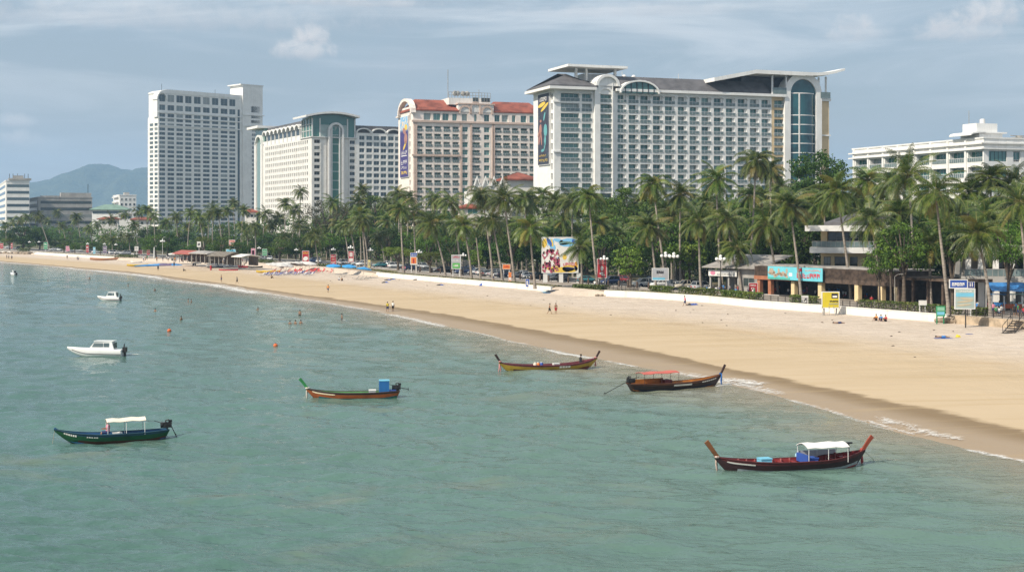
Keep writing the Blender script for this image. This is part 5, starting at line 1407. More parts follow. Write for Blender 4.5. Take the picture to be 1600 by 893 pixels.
P_RED, P_ORANGE, P_GREEN, P_BLUE, P_SKY, P_WHITE, P_GREY, P_VIOLET, P_PINK, P_YEL = C_('red_sign_paint', (.42,.035,.045)), C_('orange_sign_paint', (.75,.22,.05)), C_('green_sign_paint', (.05,.30,.14)), C_('blue_sign_paint', (.035,.09,.36)), C_('sky_blue_sign_paint', (.18,.50,.66)), C_('white_sign_paint', (.74,.72,.68)), C_('grey_sign_paint', (.40,.41,.43)), C_('violet_sign_paint', (.15,.11,.20)), C_('pink_sign_paint', (.60,.22,.32)), C_('yellow_sign_paint', (.62,.50,.03))
def text(root, n, x0, x1, z0, z1, seed, ink_=INK_WHITE, th=.16):
    mb = MB(); glyphs(mb, x0, x1, z0, z1, n, seed, -.035, -.003, th=th); return mb.build('lettering', ink_, root)
def patch(root, name, x0, x1, z0, z1, mat, y=-.02):
    mb = MB(); mb.box(x0, x1, y, -.002, z0, z1); return mb.build(name, mat, root)
Yr = lambda px, o=9: land_depth(px, o)
# big billboard
Y = gp(880, 441, LAND).y
root, w, h = board('billboard', 'big colourful billboard of a festive crowd on three white pillars', 'billboard', 847, 903, 371, 425.5, Y, P_WHITE, 0, th=.5)
mb = MB(); gz = LAND - root.location.z - .05
mb.box(-.45, .45, .12, .9, gz, -.16); me = mb.mesh('pillar', [M_METAL_WHITE])
for x in (w*.09, w*.53, w*1.02): inst('pillar', me, root, (x, 0, 0))
def art(name, mat, shapes, y1):
    mb = MB()
    for (cx, cz, rx, rz, tl) in shapes: blob(mb, cx*w, cz*h, rx*w, rz*h, -y1, -.003, 12, 0, tl)
    mb.build(name, mat, root)
r = random.Random(12)
art('printed_sky', ink('sky_blue_print', (.20,.48,.75)), [(.24,.86,.10,.11,-.5), (.72,.86,.26,.12,.1), (.45,.92,.14,.05,-.2), (.30,.72,.08,.10,.4), (.62,.82,.14,.03,.1)], .012)
art('printed_ribbon', ink('deep_blue_print', (.04,.12,.45)), [(.20,.88,.05,.12,.6), (.88,.90,.05,.06,.3), (.44,.40,.03,.06,.2)], .016)
art('printed_sun', INK_YELLOW, [(.07,.84,.07,.14,-.2), (.63,.44,.06,.08,0), (.78,.11,.22,.11,0), (.55,.08,.36,.08,.05), (.28,.85,.03,.12,.2), (.30,.12,.16,.05,.2), (.95,.18,.05,.14,0), (.15,.16,.07,.06,0)], .014)
fig = [(r.uniform(.03, .48), r.uniform(.03, .66), r.uniform(.018, .038), r.uniform(.025, .055), r.uniform(-.6, .6)) for _ in range(84)]
art('printed_crowd', INK_SKIN, fig, .020); art('printed_costume', ink('magenta_print', (.42,.06,.14)), [(x+r.uniform(-.03, .03), max(.03, z-.05), a, b, t) for x, z, a, b, t in fig[::2]], .024); art('printed_costume', INK_WHITE, [(.15,.36,.07,.07,.3), (.08,.50,.04,.05,0), (.30,.48,.04,.03,.2), (.42,.46,.03,.04,0)], .028); art('printed_hair', INK_DARK, [(x, z+b, a*.5, b*.4, t) for x, z, a, b, t in fig[::3]], .032)
text(root, 5, w*.58, w*.98, h*.19, h*.28, 4, INK_RED); text(root, 10, w*.66, w*.93, h*.12, h*.15, 6, ink('blue_print', (.05,.09,.4))); text(root, 12, w*.66, w*.93, h*.075, h*.10, 7, INK_DARK)
# red banner by the railing
root, w, h = board('advert_banner', 'tall red banner with white writing beside the black railing', 'sign', 933.5, 947.5, 404.5, 433.5, gp(940, 446.5, LAND).y, P_RED)
text(root, 5, w*.1, w*.9, h*.84, h*.90, 2); text(root, 6, w*.08, w*.92, h*.75, h*.80, 3)
mb = MB(); blob(mb, w*.5, h*.5, w*.15, h*.14, -.03, -.003); blob(mb, w*.45, h*.24, w*.22, h*.06, -.03, -.003, tilt=.3); blob(mb, w*.62, h*.15, w*.24, h*.05, -.03, -.003, tilt=-.2); mb.build('printed_figure', INK_WHITE, root)
# orange board with the orange upright below
root, w, h = board('advert_sign', 'orange advert board standing beside the parked cars', 'sign', 785.5, 797, 413, 420, Yr(790, 6), P_ORANGE); text(root, 4, w*.2, w*.85, h*.35, h*.7, 5, INK_RED)
root, w, h = board('advert_sign', 'narrow orange upright sign at the foot of a leaning palm', 'sign', 794.5, 799, 425, 438.5, Yr(797, 4.2), P_ORANGE, 1); patch(root, 'lower_panel', w*.1, w*.9, h*.08, h*.4, P_WHITE)
root, w, h = board('advert_sign', 'advert board, grey lettering above and green panel below, by the road', 'sign', 706, 719.5, 398.5, 419.5, Yr(712, 7), P_GREY); patch(root, 'green_panel', w*.08, w*.92, h*.03, h*.42, C_('bright_green_print', (.10,.42,.08))); text(root, 4, w*.1, w*.9, h*.8, h*.93, 8, INK_RED); text(root, 5, w*.1, w*.9, h*.52, h*.64, 9); text(root, 5, w*.2, w*.8, h*.15, h*.3, 10)
root, w, h = board('advert_sign', 'upright sign with blue heading over an orange-red picture by the road', 'sign', 641.5, 651.5, 395, 413, Yr(646, 7), P_WHITE); patch(root, 'heading', 0, w, h*.68, h, P_BLUE); patch(root, 'picture', w*.08, w*.92, h*.08, h*.62, P_ORANGE); patch(root, 'inset', w*.35, w*.6, h*.12, h*.5, P_RED, -.03); text(root, 4, w*.1, w*.9, h*.76, h*.9, 3)
root, w, h = board('advert_banner', 'red upright banner with white script, right one of the pair behind the blue umbrellas', 'sign', 544.5, 552.5, 392.5, 409, Yr(548, 8), P_RED, 1); patch(root, 'white_panel', w*.12, w*.88, h*.05, h*.35, P_WHITE); text(root, 3, w*.2, w*.8, h*.5, h*.9, 31, INK_WHITE, .1)
root, w, h = board('advert_banner', 'red upright banner with a cup picture, left one behind the blue umbrellas', 'sign', 516.5, 525, 397.5, 413, Yr(521, 8), P_RED); text(root, 4, w*.12, w*.88, h*.15, h*.3, 32); text(root, 4, w*.12, w*.88, h*.75, h*.88, 33); mb = MB(); blob(mb, w*.5, h*.52, w*.3, h*.1, -.03, -.003); mb.build('picture', INK_SKIN, root)
root, w, h = board('advert_banner', 'red banner with a cream picture in its middle behind the red beach chairs', 'sign', 472.5, 482.5, 392, 412.5, Yr(477, 8), P_RED); mb = MB(); blob(mb, w*.5, h*.42, w*.4, h*.16, -.03, -.003, tilt=.4); mb.build('picture', INK_WHITE, root); text(root, 4, w*.1, w*.9, h*.78, h*.92, 34, INK_YELLOW)
root, w, h = board('street_sign', 'green sign with white lines beside the pink banner', 'sign', 410, 417, 389, 399, Yr(413, 8), P_GREEN, 1); [text(root, 4, w*.12, w*.88, h*q, h*(q+.12), 35+i) for i, q in enumerate((.2, .45, .7))]
root, w, h = board('advert_banner', 'tall pink upright banner in front of the dark green shrubs', 'sign', 392.5, 398.5, 388, 407.5, Yr(395, 4), P_PINK, 1); text(root, 3, w*.2, w*.8, h*.1, h*.9, 36, INK_WHITE, .06)
root, w, h = board('advert_sign', 'light blue sign on the restaurant roof edge by the beach', 'sign', 353.5, 368, 389.5, 397.5, Yr(360, 5), P_SKY); text(root, 4, w*.1, w*.9, h*.2, h*.5, 37, INK_WHITE, .12)
root, w, h = board('advert_sign', 'salmon-pink sign above the light blue restaurant sign', 'sign', 358, 367, 375, 384.5, Yr(362, 8), C_('salmon_sign_paint', (.62,.24,.20))); text(root, 3, w*.1, w*.9, h*.3, h*.7, 38)
root, w, h = board('advert_sign', 'small grey-white sign above the red restaurant awning', 'sign', 308, 313.5, 377.5, 385.5, Yr(310, 8), P_WHITE, 1); text(root, 2, w*.15, w*.85, h*.25, h*.75, 39, INK_DARK)
for i, (a, b, c, d, m_, cat, lb) in enumerate([(0, 5, 380, 388, P_RED, 0, 'red banner at the left edge of the picture before the dark tree'), (17, 19.6, 379.5, 388, P_RED, 0, 'narrow red banner, second from the left edge'), (68.5, 74, 378.5, 389, P_GREEN, 0, 'green upright sign left of the leaning palms'), (103, 108.5, 384.5, 392, P_PINK, 0, 'crimson square banner below the round bushes'), (134.5, 138.5, 383, 394, P_RED, 0, 'red upright banner before the green-roofed hall'), (161, 166.5, 384.5, 395, P_VIOLET, 0, 'dark violet upright banner with white writing'), (145.5, 149, 386, 396, P_SKY, 0, 'pale blue narrow banner right of the red one'), (210.5, 216, 385, 391.5, P_WHITE, 0, 'white sign panel beside the red round banner'), (216, 222, 390.5, 396.5, P_RED, 0, 'red squarish banner left of the big dark bush'), (229.5, 234, 390.5, 398, P_RED, 0, 'red banner right of the white light pole'), (205, 208.5, 395.5, 402, P_WHITE, 0, 'small white notice above the beach vine mound')]):
    root, w, h = board('advert_banner', lb, 'sign', a, b, c, d, Yr((a+b)/2, 8), m_, 1)
    text(root, 3, w*.15, w*.85, h*.6, h*.8, 50+i, INK_WHITE if m_ is not P_WHITE else INK_DARK); text(root, 3, w*.15, w*.85, h*.25, h*.4, 70+i, INK_WHITE if m_ is not P_WHITE else INK_DARK)
Yg = gp(1031, 453.5, LAND).y
root, w, h = board('advert_sign', 'grey sign with dark letters over a teal strip by the long hedge', 'sign', 1019.5, 1044, 419.5, 437, Yg, P_GREY); patch(root, 'teal_strip', 0, w*.8, 0, h*.2, P_SKY); text(root, 4, w*.25, w*.72, h*.56, h*.82, 41, INK_DARK, .25); text(root, 3, w*.42, w*.6, h*.36, h*.46, 42, INK_WHITE)
root, w, h = board('yellow_notice', 'yellow notice board on a trestle standing on the sand before the white wall', 'notice board', 1285, 1310.5, 456.5, 480, gp(1296, 491.5, 1.5).y, P_YEL, 2, 491.5, legmat=M_CONC)
patch(root, 'dark_panel', w*.56, w*.95, h*.60, h*.93, INK_DARK); patch(root, 'white_panel', w*.62, w*.9, h*.66, h*.78, INK_WHITE, -.03); text(root, 7, w*.44, w*.97, h*.36, h*.46, 43, INK_DARK, .2); text(root, 8, w*.40, w*.97, h*.2, h*.28, 44, ink('grey_print', (.35,.40,.42)), .2)
mb = MB(); gz = 1.45 - root.location.z
for x in (-.2, w*.35, w*.72, w+.2): mb.tube([(x, -.9, gz), (x+(.15 if x < w/2 else -.15), .2, .5)], .04, 5)
mb.tube([(-.2, -.6, gz*.6), (w*.4, -.6, gz*.6)], .03, 4); mb.build('trestle', M_CONC, root)
root, w, h = board('notice_board', 'small white notice with a dark emblem behind the railing', 'notice board', 1253, 1262.5, 462, 475.5, gp(1257, 474.5, LAND).y, P_WHITE, 2, frame=True)
mb = MB(); blob(mb, w*.55, h*.62, w*.1, h*.18, -.03, -.003, tilt=-.3); blob(mb, w*.4, h*.45, w*.08, h*.08, -.03, -.003); mb.build('emblem', INK_DARK, root); text(root, 6, w*.2, w*.85, h*.12, h*.19, 45, INK_DARK)
root, w, h = board('notice_board', 'red notice board standing before the small hedge and brown shop', 'notice board', 1170.5, 1183.5, 442, 458, gp(1177, 460.5, LAND).y, P_RED); text(root, 5, w*.15, w*.85, h*.72, h*.86, 46); text(root, 4, w*.25, w*.75, h*.38, h*.56, 47)
root, w, h = board('beach_sign', 'pale sea-view sign board on a dark post before the stone wall', 'sign', 1493, 1522.5, 452, 481.5, gp(1509, 511, 1.5).y, C_('faded_beach_print', (.38,.46,.42)), 0)
patch(root, 'sea_picture', w*.03, w*.97, h*.62, h*.82, P_SKY); mb = MB(); blob(mb, w*.5, h*.36, w*.44, h*.05, -.03, -.003, tilt=.1); blob(mb, w*.6, h*.5, w*.36, h*.05, -.03, -.003, tilt=-.1); blob(mb, w*.45, h*.18, w*.4, h*.05, -.03, -.003, tilt=.08); mb.build('sand_picture', C_('sand_print', (.52,.44,.30)), root); text(root, 9, w*.22, w*.86, h*.86, h*.95, 48, INK_WHITE)
mb = MB(); gz = 1.4 - root.location.z; mb.tube([(w*.56, .2, gz), (w*.56, .2, h*.9)], .09, 8); mb.build('post', M_RAIL, root)
root, w, h = board('shop_sign', 'blue sign with curly white lettering above the sea-view board', 'sign', 1484.5, 1511, 437.5, 449, gp(1497, 494, LAND).y, P_BLUE, 0); text(root, 5, w*.1, w*.86, h*.22, h*.68, 49, INK_WHITE, .2)
mb = MB(); mb.tube([(w*.05, .2, LAND - root.location.z), (w*.05, .2, h)], .09, 8); mb.build('post', M_RAIL, root)
root, w, h = board('shop_sign', 'small dark blue sign with two white figures beside the blue lettered sign', 'sign', 1512.5, 1522.5, 440, 449.5, gp(1512, 493, LAND).y, C_('navy_sign_paint', (.03,.05,.22)), 1)
mb = MB()
for x in (.34, .66): blob(mb, w*x, h*.45, w*.07, h*.28, -.03, -.003); blob(mb, w*x, h*.8, w*.07, h*.09, -.03, -.003)
mb.build('emblem', INK_WHITE, root)
root, w, h = board('notice_board', 'green framed notice board on two thin legs at the end of the white wall', 'notice board', 1463, 1477, 478, 494, gp(1470, 505.5, 1.5).y, P_GREEN, 2, 505.5, legmat=C_('green_post_paint', (.04,.22,.10)), frame=False); patch(root, 'picture', w*.1, w*.9, h*.15, h*.45, P_SKY); patch(root, 'pane', w*.12, w*.9, h*.55, h*.9, C_('pale_green_print', (.25,.5,.35)))
root, w, h = board('notice_board', 'small blank white board on the hedge before the dim restaurant', 'notice board', 1436.5, 1447.5, 469.5, 476, inland(1442, 2.4).y, P_WHITE, 2)
root, w, h = board('advert_sign', 'yellow flag-like sign beside the twin palms', 'sign', 575, 578.5, 406, 417, Yr(577, 5), C_('pale_yellow_sign_paint', (.72,.60,.20)), 1); text(root, 2, w*.2, w*.8, h*.2, h*.8, 88, INK_WHITE, .1)
root, w, h = board('wall_plaque', 'small blue sign hanging on the white wall by a palm foot', 'sign', 821.5, 827, 436, 447.5, base_pt(824).y - .5, P_BLUE, 0); text(root, 2, w*.2, w*.8, h*.2, h*.8, 89, INK_WHITE, .1)
# wooden bollards
mb = MB(); mb.tube([(0, 0, 0), (0, 0, 1.1), (0, 0, 1.25)], [.2, .2, .12], 8); BOL = mb.mesh('bollard', [M_DARKWOOD])
for i in range(26):
    px = 560 + i*14.6 + rng.uniform(-2, 2)
    tag(inst('bollard', BOL, None, inland(px, 12.6)), 'dark wooden bollard in the row between promenade and parked cars', 'bollard', 'bollards along the promenade')
# tall light pole and roadside posts
def pole(px, py0, py1, off, label, cat, r0=.09, mat=M_METAL_WHITE, top=None):
    Y = Yr(px, off); a = pt(px, py1, Y); a.z = LAND; b = pt(px, py0, Y); root = thing('light_pole', label, cat, a); mb = MB(); mb.tube([(0, 0, 0), (0, 0, b.z-LAND)], [r0, r0*.6], 8); mb.build('pole', mat, root)
    mb = MB(); mb.tube([(0, 0, b.z-LAND), (.3, -.2, b.z-LAND+.3), (.8, -.4, b.z-LAND+.4)], .03, 6); mb.box(.6, 1.1, -.5, -.3, b.z-LAND+.33, b.z-LAND+.43); mb.build('lamp_arm', mat, root)
pole(241, 386, 404, 4, 'stout white post before the big dark bush', 'post', .3); pole(254, 372, 401, 8, 'tall thin white light pole before the tallest hotel tower', 'light pole'); pole(1398, 432, 471, 4, 'slim grey light pole in front of the dim restaurant', 'light pole', .06, M_CONC)
# ================================================================ shops and houses behind the beach
SH = math.degrees(math.atan2(-INL.x, INL.y))        # fronts that run along the shore face the sea
def cols_front(mb, xs, w, y0, y1, z0, z1, m=0):
    for x in xs: mb.box(x - w/2, x + w/2, y0, y1, z0, z1, m)
# pale yellow house
T = Tower('beach_house', 'pale yellow house with white balcony slab and dark pyramid roof behind the palms', 'house', 1282.5, 249, -15)
W = T.root; x1 = T.fx(1402); z = lambda py: T.z(py, 5)
g, s0, s1, r1 = z(424), z(395), z(386), z(361)
mb = MB(); wb = [(T.fx(1287), T.fx(1298)), (T.fx(1304), T.fx(1321)), (T.fx(1328), T.fx(1340)), (T.fx(1352), T.fx(1362)), (T.fx(1374), T.fx(1386))]
grid_front(mb, wb, [(z(421), z(401))], 0, x1, 0, s0, .4); mb.box(0, x1, .43, 9, 0, s0-.02)
mb.box(0, 1.1, .2, 8.9, s1, r1); mb.box(T.fx(1331), T.fx(1336), .2, .6, s1, r1); mb.box(x1-1, x1, .2, 8.9, s1, r1); mb.box(1.1, x1-1, 3.5, 8.8, s1, r1)
mb.build('wall', M_WALL_YELLOW, W)
for a, b in wb: inst('window', window_mesh(b-a, z(401)-z(421), M_GLASS_DARK, M_DARK, 2), W, (a, .2, z(421)))
mb = MB(); mb.box(T.fx(1266), x1+1.5, -2.2, 9.5, s0, s1-.02); mb.build('balcony_slab', M_METAL_WHITE, W)
inst('balcony_railing', rail_mesh(x1 - T.fx(1270), 1.1, M_RAIL_GLASS, M_CONC, 18), W, (T.fx(1270), -2.0, s1))
inst('window', window_mesh(x1-2.2, r1-s1-.3, M_GLASS_DARK, M_CONC, 7), W, (1.1, 3.3, s1+.1))
mb = MB(); mb.box(T.fx(1259), x1+2.5, -2.8, 10, r1, z(352)); mb.build('eave', M_METAL_WHITE, W)
mb = MB(); hip(mb, T.fx(1290), x1+1, -1, 9, z(352)+.52, z(331), .2, 5); mb.build('roof', M_ROOF_GREY, W)
inst('window', window_mesh(1.5, 1.5, M_DARK, M_METAL_WHITE, 1), W, (T.fx(1328), -.15, s1+.2)).name = 'air_conditioner'
# brown timber shop row with the turquoise banner
T = Tower('shop_row', 'timber-fronted shop row with terracotta and cream pillars under the turquoise banner', 'shop', 1181, 252, SH)
W = T.root; x1 = T.fx(1404); zz = lambda py, px: T.z(py, T.fx(px))
zl, zb, zt = zz(437, 1200), zz(431, 1200), zz(415.5, 1200)
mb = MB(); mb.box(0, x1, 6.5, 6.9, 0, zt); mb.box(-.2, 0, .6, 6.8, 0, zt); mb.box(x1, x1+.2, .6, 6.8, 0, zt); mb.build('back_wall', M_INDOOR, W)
mb = MB(); mb.box(-.3, T.fx(1236), -.2, 7, zl+.02, zb); mb.build('lintel', M_TERRA, W); mb = MB(); mb.box(T.fx(1236)+.01, x1+.3, -.1, 7, zl+.02, zb); mb.build('lintel', M_DARKWOOD, W)
mb = MB(); n = 9
for k in range(n): q = lerp(zb+.02, zt, k/n); mb.box(-.3, x1+.3, -.1, .02, q, q + (zt-zb)/n - .06)
mb.box(-.3, x1+.3, .03, .12, zb+.02, zt-.05); mb.build('timber_parapet', M_DARKWOOD, W)
mb = MB(); mb.box(0, .8, 0, .7, 0, zl); me = mb.mesh('pillar', [M_TERRA]); mb = MB(); mb.box(0, .9, 0, .8, 0, zl); me2 = mb.mesh('pillar', [M_WALL_YELLOW])
for p in (1183, 1200): inst('pillar', me, W, (T.fx(p), 0, 0))
for p in (1236, 1278, 1335, 1372, 1397): inst('pillar', me2, W, (T.fx(p), 0, 0))
mb = MB(); mb.box(-.4, x1+.4, .2, 7.2, zt+.02, zt+.25); mb.build('roof', M_ROOF_TIN, W)
a, b = T.fx(1205), T.fx(1290.5); h0, h1 = T.z(440, b), T.z(419, b)
root = thing('shop_banner', 'long turquoise shop banner with buildings and red letters', 'banner', T.root.location + Matrix.Rotation(T.b, 3, 'Z') @ Vector((a, -.75, h0)), T.b)
w, h = b-a, h1-h0; mb = MB(); mb.box(0, w, 0, .12, 0, h); mb.build('panel', C_('turquoise_sign_paint', (.16,.55,.64)), root)
text(root, 7, w*.54, w*.96, h*.20, h*.58, 61, INK_RED, .2); text(root, 8, w*.70, w*.97, h*.72, h*.88, 62, ink('coral_print', (.7,.25,.2))); patch(root, 'emblem', w*.59, w*.64, h*.70, h*.93, INK_RED); patch(root, 'green_strip', 0, w*.42, h*.02, h*.16, C_('sea_green_print', (.08,.42,.33)))
mb = MB(); r = random.Random(3)
for i in range(16): blob(mb, w*r.uniform(.03, .40), h*r.uniform(.25, .55), w*.03, h*.12, -.03, -.003, tilt=r.uniform(-.5, .5))
for x in (.05, .09, .21, .36): blob(mb, w*x, h*.68, w*.02, h*.2, -.034, -.003)
mb.build('printed_town', C_('sandstone_print', (.45,.36,.27)), root); patch(root, 'white_panel', w*.40, w*.46, h*.3, h*.55, INK_WHITE)
# tin-roofed shed with the pale sign
T = Tower('tin_shed', 'low grey shed with weathered tin roof left of the timber shop row', 'shop', 1107, 262, SH + 14)
W = T.root; x1 = T.fx(1186); ze = T.z(419, T.fx(1150))
mb = MB(); mb.box(T.fx(1153), x1, .3, 8, 0, ze+.4); mb.box(0, T.fx(1153), 5, 8, 0, ze); mb.build('wall', M_WALL_GREY, W)
mb = MB(); mb.box(0, .35, 0, .35, 0, ze-.02); me = mb.mesh('post', [M_CONC])
for p in (1107.5, 1121, 1136, 1151): inst('post', me, W, (T.fx(p), .2, 0))
mb = MB(); mb.prism([(-1, ze), (9, ze+2.2), (9, ze+2.35), (-1, ze+.18)], 'x', -.8, x1+.8); mb.build('roof', M_ROOF_TIN, W)
inst('window', window_mesh(2.6, 1.6, M_GLASS_DARK, M_CONC, 2), W, (T.fx(1160), .18, 1.2))
a, b = T.fx(1108), T.fx(1152); h0, h1 = T.z(432, b), T.z(422.5, b)
root = thing('shop_sign', 'pale shop sign with a pink disc hanging under the tin roof', 'sign', T.root.location + Matrix.Rotation(T.b, 3, 'Z') @ Vector((a, -.2, h0)), T.b)
w, h = b-a, h1-h0; mb = MB(); mb.box(0, w, 0, .1, 0, h); mb.build('panel', P_WHITE, root); mb = MB(); blob(mb, w*.16, h*.5, w*.09, h*.36, -.03, -.003); mb.build('disc', P_PINK, root); patch(root, 'picture', w*.46, w*.86, h*.5, h*.95, P_GREY); text(root, 5, w*.3, w*.9, h*.15, h*.4, 63, INK_DARK)
# dim open restaurant below the trees
T = Tower('open_restaurant', 'dim open-sided restaurant under the trees behind the longest hedge', 'restaurant', 1402, 219, SH)
W = T.root; x1 = T.fx(1500); ze = T.z(438, T.fx(1440))
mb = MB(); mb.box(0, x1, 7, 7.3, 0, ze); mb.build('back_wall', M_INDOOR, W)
mb = MB(); mb.box(-.4, x1+.4, -.6, 7.6, ze+.02, ze+.4); mb.build('roof', M_DARKWOOD, W)
mb = MB(); mb.box(0, .4, 0, .4, 0, ze); me = mb.mesh('pillar', [M_DARKWOOD])
for i in range(5): inst('pillar', me, W, (x1*i/4.2, 0, 0))
# concrete building with balconies at the right edge
T = Tower('corner_building', 'beige concrete building with balcony floors and dim ground floor at the right edge', 'building', 1506, 212, -12)
W = T.root; x1 = T.fx(1700); s0, s1 = T.z(441, 6), T.z(431, 6); u0 = T.z(398, 6)
mb = MB(); mb.box(0, x1, 5, 14, 0, s0); mb.box(0, x1, 3, 14, s1, u0); mb.build('wall', M_WALL_GREY, W)
mb = MB(); mb.box(-.5, x1, -1.2, 14.2, s0+.01, s1); mb.box(-.5, x1, -1.2, 14.2, u0+.01, u0+1.4); mb.build('floor_slab', M_WALL_GREY, W)
mb = MB(); mb.box(0, .9, 0, .9, 0, s0); me = mb.mesh('pillar', [M_WALL_CREAM]); mb = MB(); mb.box(0, .8, 0, .8, s1, u0); me2 = mb.mesh('pillar', [M_WALL_CREAM])
for p in (1508, 1528, 1551, 1576, 1600, 1640): inst('pillar', me, W, (T.fx(p), -.6, 0)); inst('pillar', me2, W, (T.fx(p), -.6, 0))
inst('balcony_railing', rail_mesh(x1, 1.1, M_RAIL_GLASS, M_CONC, 22), W, (0, -1.0, s1))
for p in (1534, 1558, 1582, 1606): inst('window', window_mesh(2.2, 2.3, M_GLASS_DARK, M_DARKWOOD, 2), W, (T.fx(p), 2.85, s1+.3))
def awning(label, px0, px1, py_top, py_low, Y, drop, mat, name='awning'):
    a, b = pt(px0, py_top, Y), pt(px1, py_top, Y); root = thing(name, label, 'awning', (a.x, a.y, LAND)); w = b.x-a.x; z1 = a.z-LAND; z0 = H-(py_low-YH)*(Y-drop)/F - LAND
    mb = MB(); n = 8
    for i in range(n):
        x0, x1_ = w*i/n, w*(i+1)/n; s = .12*math.sin(i*1.9); s2 = .12*math.sin((i+1)*1.9)
        mb.add([(x0, 0, z1), (x1_, 0, z1), (x1_-.2, -drop*.5, (z0+z1)/2-.15+s2), (x0-.2, -drop*.5, (z0+z1)/2-.15+s), (x1_-.6, -drop, z0+s2*.6), (x0-.6, -drop, z0+s*.6)], [(0, 1, 2, 3), (3, 2, 4, 5)])
    o = mb.build('canopy_cloth', mat, root); mb = MB(); mb.tube([(0, 0, 0), (0, 0, z1)], .06, 6); me = mb.mesh('pole', [M_METAL_WHITE]); mb = MB(); mb.tube([(0, 0, 0), (0, 0, z0)], .06, 6); me2 = mb.mesh('pole', [M_METAL_WHITE])
    for x in (0, w): inst('pole', me, root, (x, .05, 0)); inst('pole', me2, root, (x-.6, -drop, 0))
    return root
P_TARP = C_('blue_tarpaulin', (.05,.22,.52))
awning('sagging blue tarpaulin awning in front of the concrete building at the right', 1541, 1598, 441, 455, 208, 4.5, P_TARP)
for i, (px, py, m_, lb) in enumerate([(1563, 474, P_TARP, 'blue draped market stall right of the sea-view board'), (1596, 474, C_('pale_green_paint', (.35,.5,.45)), 'pale green food cart at the right edge of the picture'), (1583, 477, C_('rust_red_mat', (.38,.09,.04)), 'rust-red covered low stall below the blue awning')]):
    p = gp(px, py + 8, LAND); root = thing('market_stall', lb, 'market stall', p, -.2); mb = MB(); mb.box(-1.3, 1.3, -.5, .5, .35, .95); mb.build('counter', m_, root)
    mb = MB(); mb.box(-.04, .04, -.04, .04, 0, 2.1); me = mb.mesh('leg', [M_METAL_WHITE])
    for x, y in ((-1.25, -.55), (1.25, -.55), (-1.25, .55), (1.25, .55)): inst('leg', me, root, (x, y, 0))
    if i < 2: mb = MB(); mb.box(-1.5, 1.5, -.8, .8, 2.1, 2.18); mb.build('roof', m_, root)
# left restaurants on the sand
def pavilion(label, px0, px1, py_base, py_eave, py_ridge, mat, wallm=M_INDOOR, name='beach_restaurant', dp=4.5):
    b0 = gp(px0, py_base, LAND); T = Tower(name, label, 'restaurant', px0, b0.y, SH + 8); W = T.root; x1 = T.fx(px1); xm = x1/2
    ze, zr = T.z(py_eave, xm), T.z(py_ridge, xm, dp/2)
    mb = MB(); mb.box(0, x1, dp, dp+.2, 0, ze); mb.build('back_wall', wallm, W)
    mb = MB(); mb.prism([(-1, ze-.1), (dp/2, zr), (dp+1, ze-.1), (dp+1, ze+.1), (dp/2, zr+.25), (-1, ze+.1)], 'x', -.6, x1+.6); mb.build('roof', mat, W)
    mb = MB(); mb.box(-.1, .1, -.1, .1, 0, ze-.05); me = mb.mesh('post', [M_WALL_GREY])
    for i in range(5): inst('post', me, W, (x1*i/4, 0, 0))
    return T
M_THATCH = paint('grey_palm_thatch', (.22,.19,.155), .95, .25, 1.5, .6, 4)
pavilion('beach restaurant with sun-faded red roof left of the grey ones', 274, 299, 409, 396.5, 392, C_('faded_red_roof', (.38,.10,.07)))
pavilion('beach restaurant with long flat grey roof in the middle of the row', 300, 327, 411, 396, 393, M_ROOF_TIN)
pavilion('beach restaurant with pale thatched gable roof beside the light blue sign', 329, 355, 413, 400, 394, M_THATCH)
pavilion('small white-roofed hut right of the light blue sign', 367, 381, 414.5, 401, 398, P_WHITE)
pavilion('cream-roofed hut at the left end of the beach restaurants', 268, 276, 407, 397, 394.5, M_WALL_CREAM)
# gabled hall with red tiles between the pink and the long hotel
T = Tower('gabled_hall', 'white hall with a row of pointed gables and red tiled roof behind the palms', 'hall', 738, 500, 14)
W = T.root; x1 = T.fx(800); z = lambda py: T.z(py, 8)
mb = MB(); mb.box(0, x1, 0, 14, 0, z(298)); n = 4
for i in range(n):
    a, b = x1*i/n*.86, x1*(i+1)/n*.86; mb.prism([(a+.2, z(298)+.02), (b-.2, z(298)+.02), ((a+b)/2, z(281))], 'y', -.4, .2)
mb.build('wall', M_WALL_CREAM, W)
mb = MB()
for i in range(n):
    a, b = x1*i/n*.86, x1*(i+1)/n*.86; m_ = (a+b)/2
    mb.prism([(a-.1, z(298)), (m_, z(279)), (b+.1, z(298)), (b+.1, z(298)+.8), (m_, z(279)+.9), (a-.1, z(298)+.8)], 'y', -.9, -.42)
mb.build('gable_roof', M_WALL_WHITE, W)
for i in range(5): inst('window', window_mesh(1.5, 6, M_GLASS_DARK, M_METAL_WHITE, 1), W, (x1*.3 + i*2.6, -.1, z(330)))
mb = MB(); mb.box(x1*.92, T.fx(843), 3, 16, 0, z(281)); mb.build('rear_wing', M_WALL_CREAM, W)
mb = MB(); hip(mb, x1*.92, T.fx(843), 3, 16, z(281)+.52, z(267), 1.2, 6); mb.build('roof', M_ROOF_RED, W)
T = Tower('pink_annex', 'small pink gabled annex with blue arched window below the pink hotel', 'building', 722, 420, 14)
W = T.root; x1 = T.fx(751); z = lambda py: T.z(py, 3); mb = MB(); mb.box(0, x1, 0, 6, 0, z(326)); mb.build('wall', M_WALL_PINK, W); mb = MB(); hip(mb, 0, x1, 0, 6, z(326)+.5, z(318), .6, 2); mb.build('roof', M_ROOF_RED, W); inst('window', window_mesh(3, 1.6, M_GLASS_TEAL, M_METAL_WHITE, 2), W, (x1*.3, -.1, z(334)))
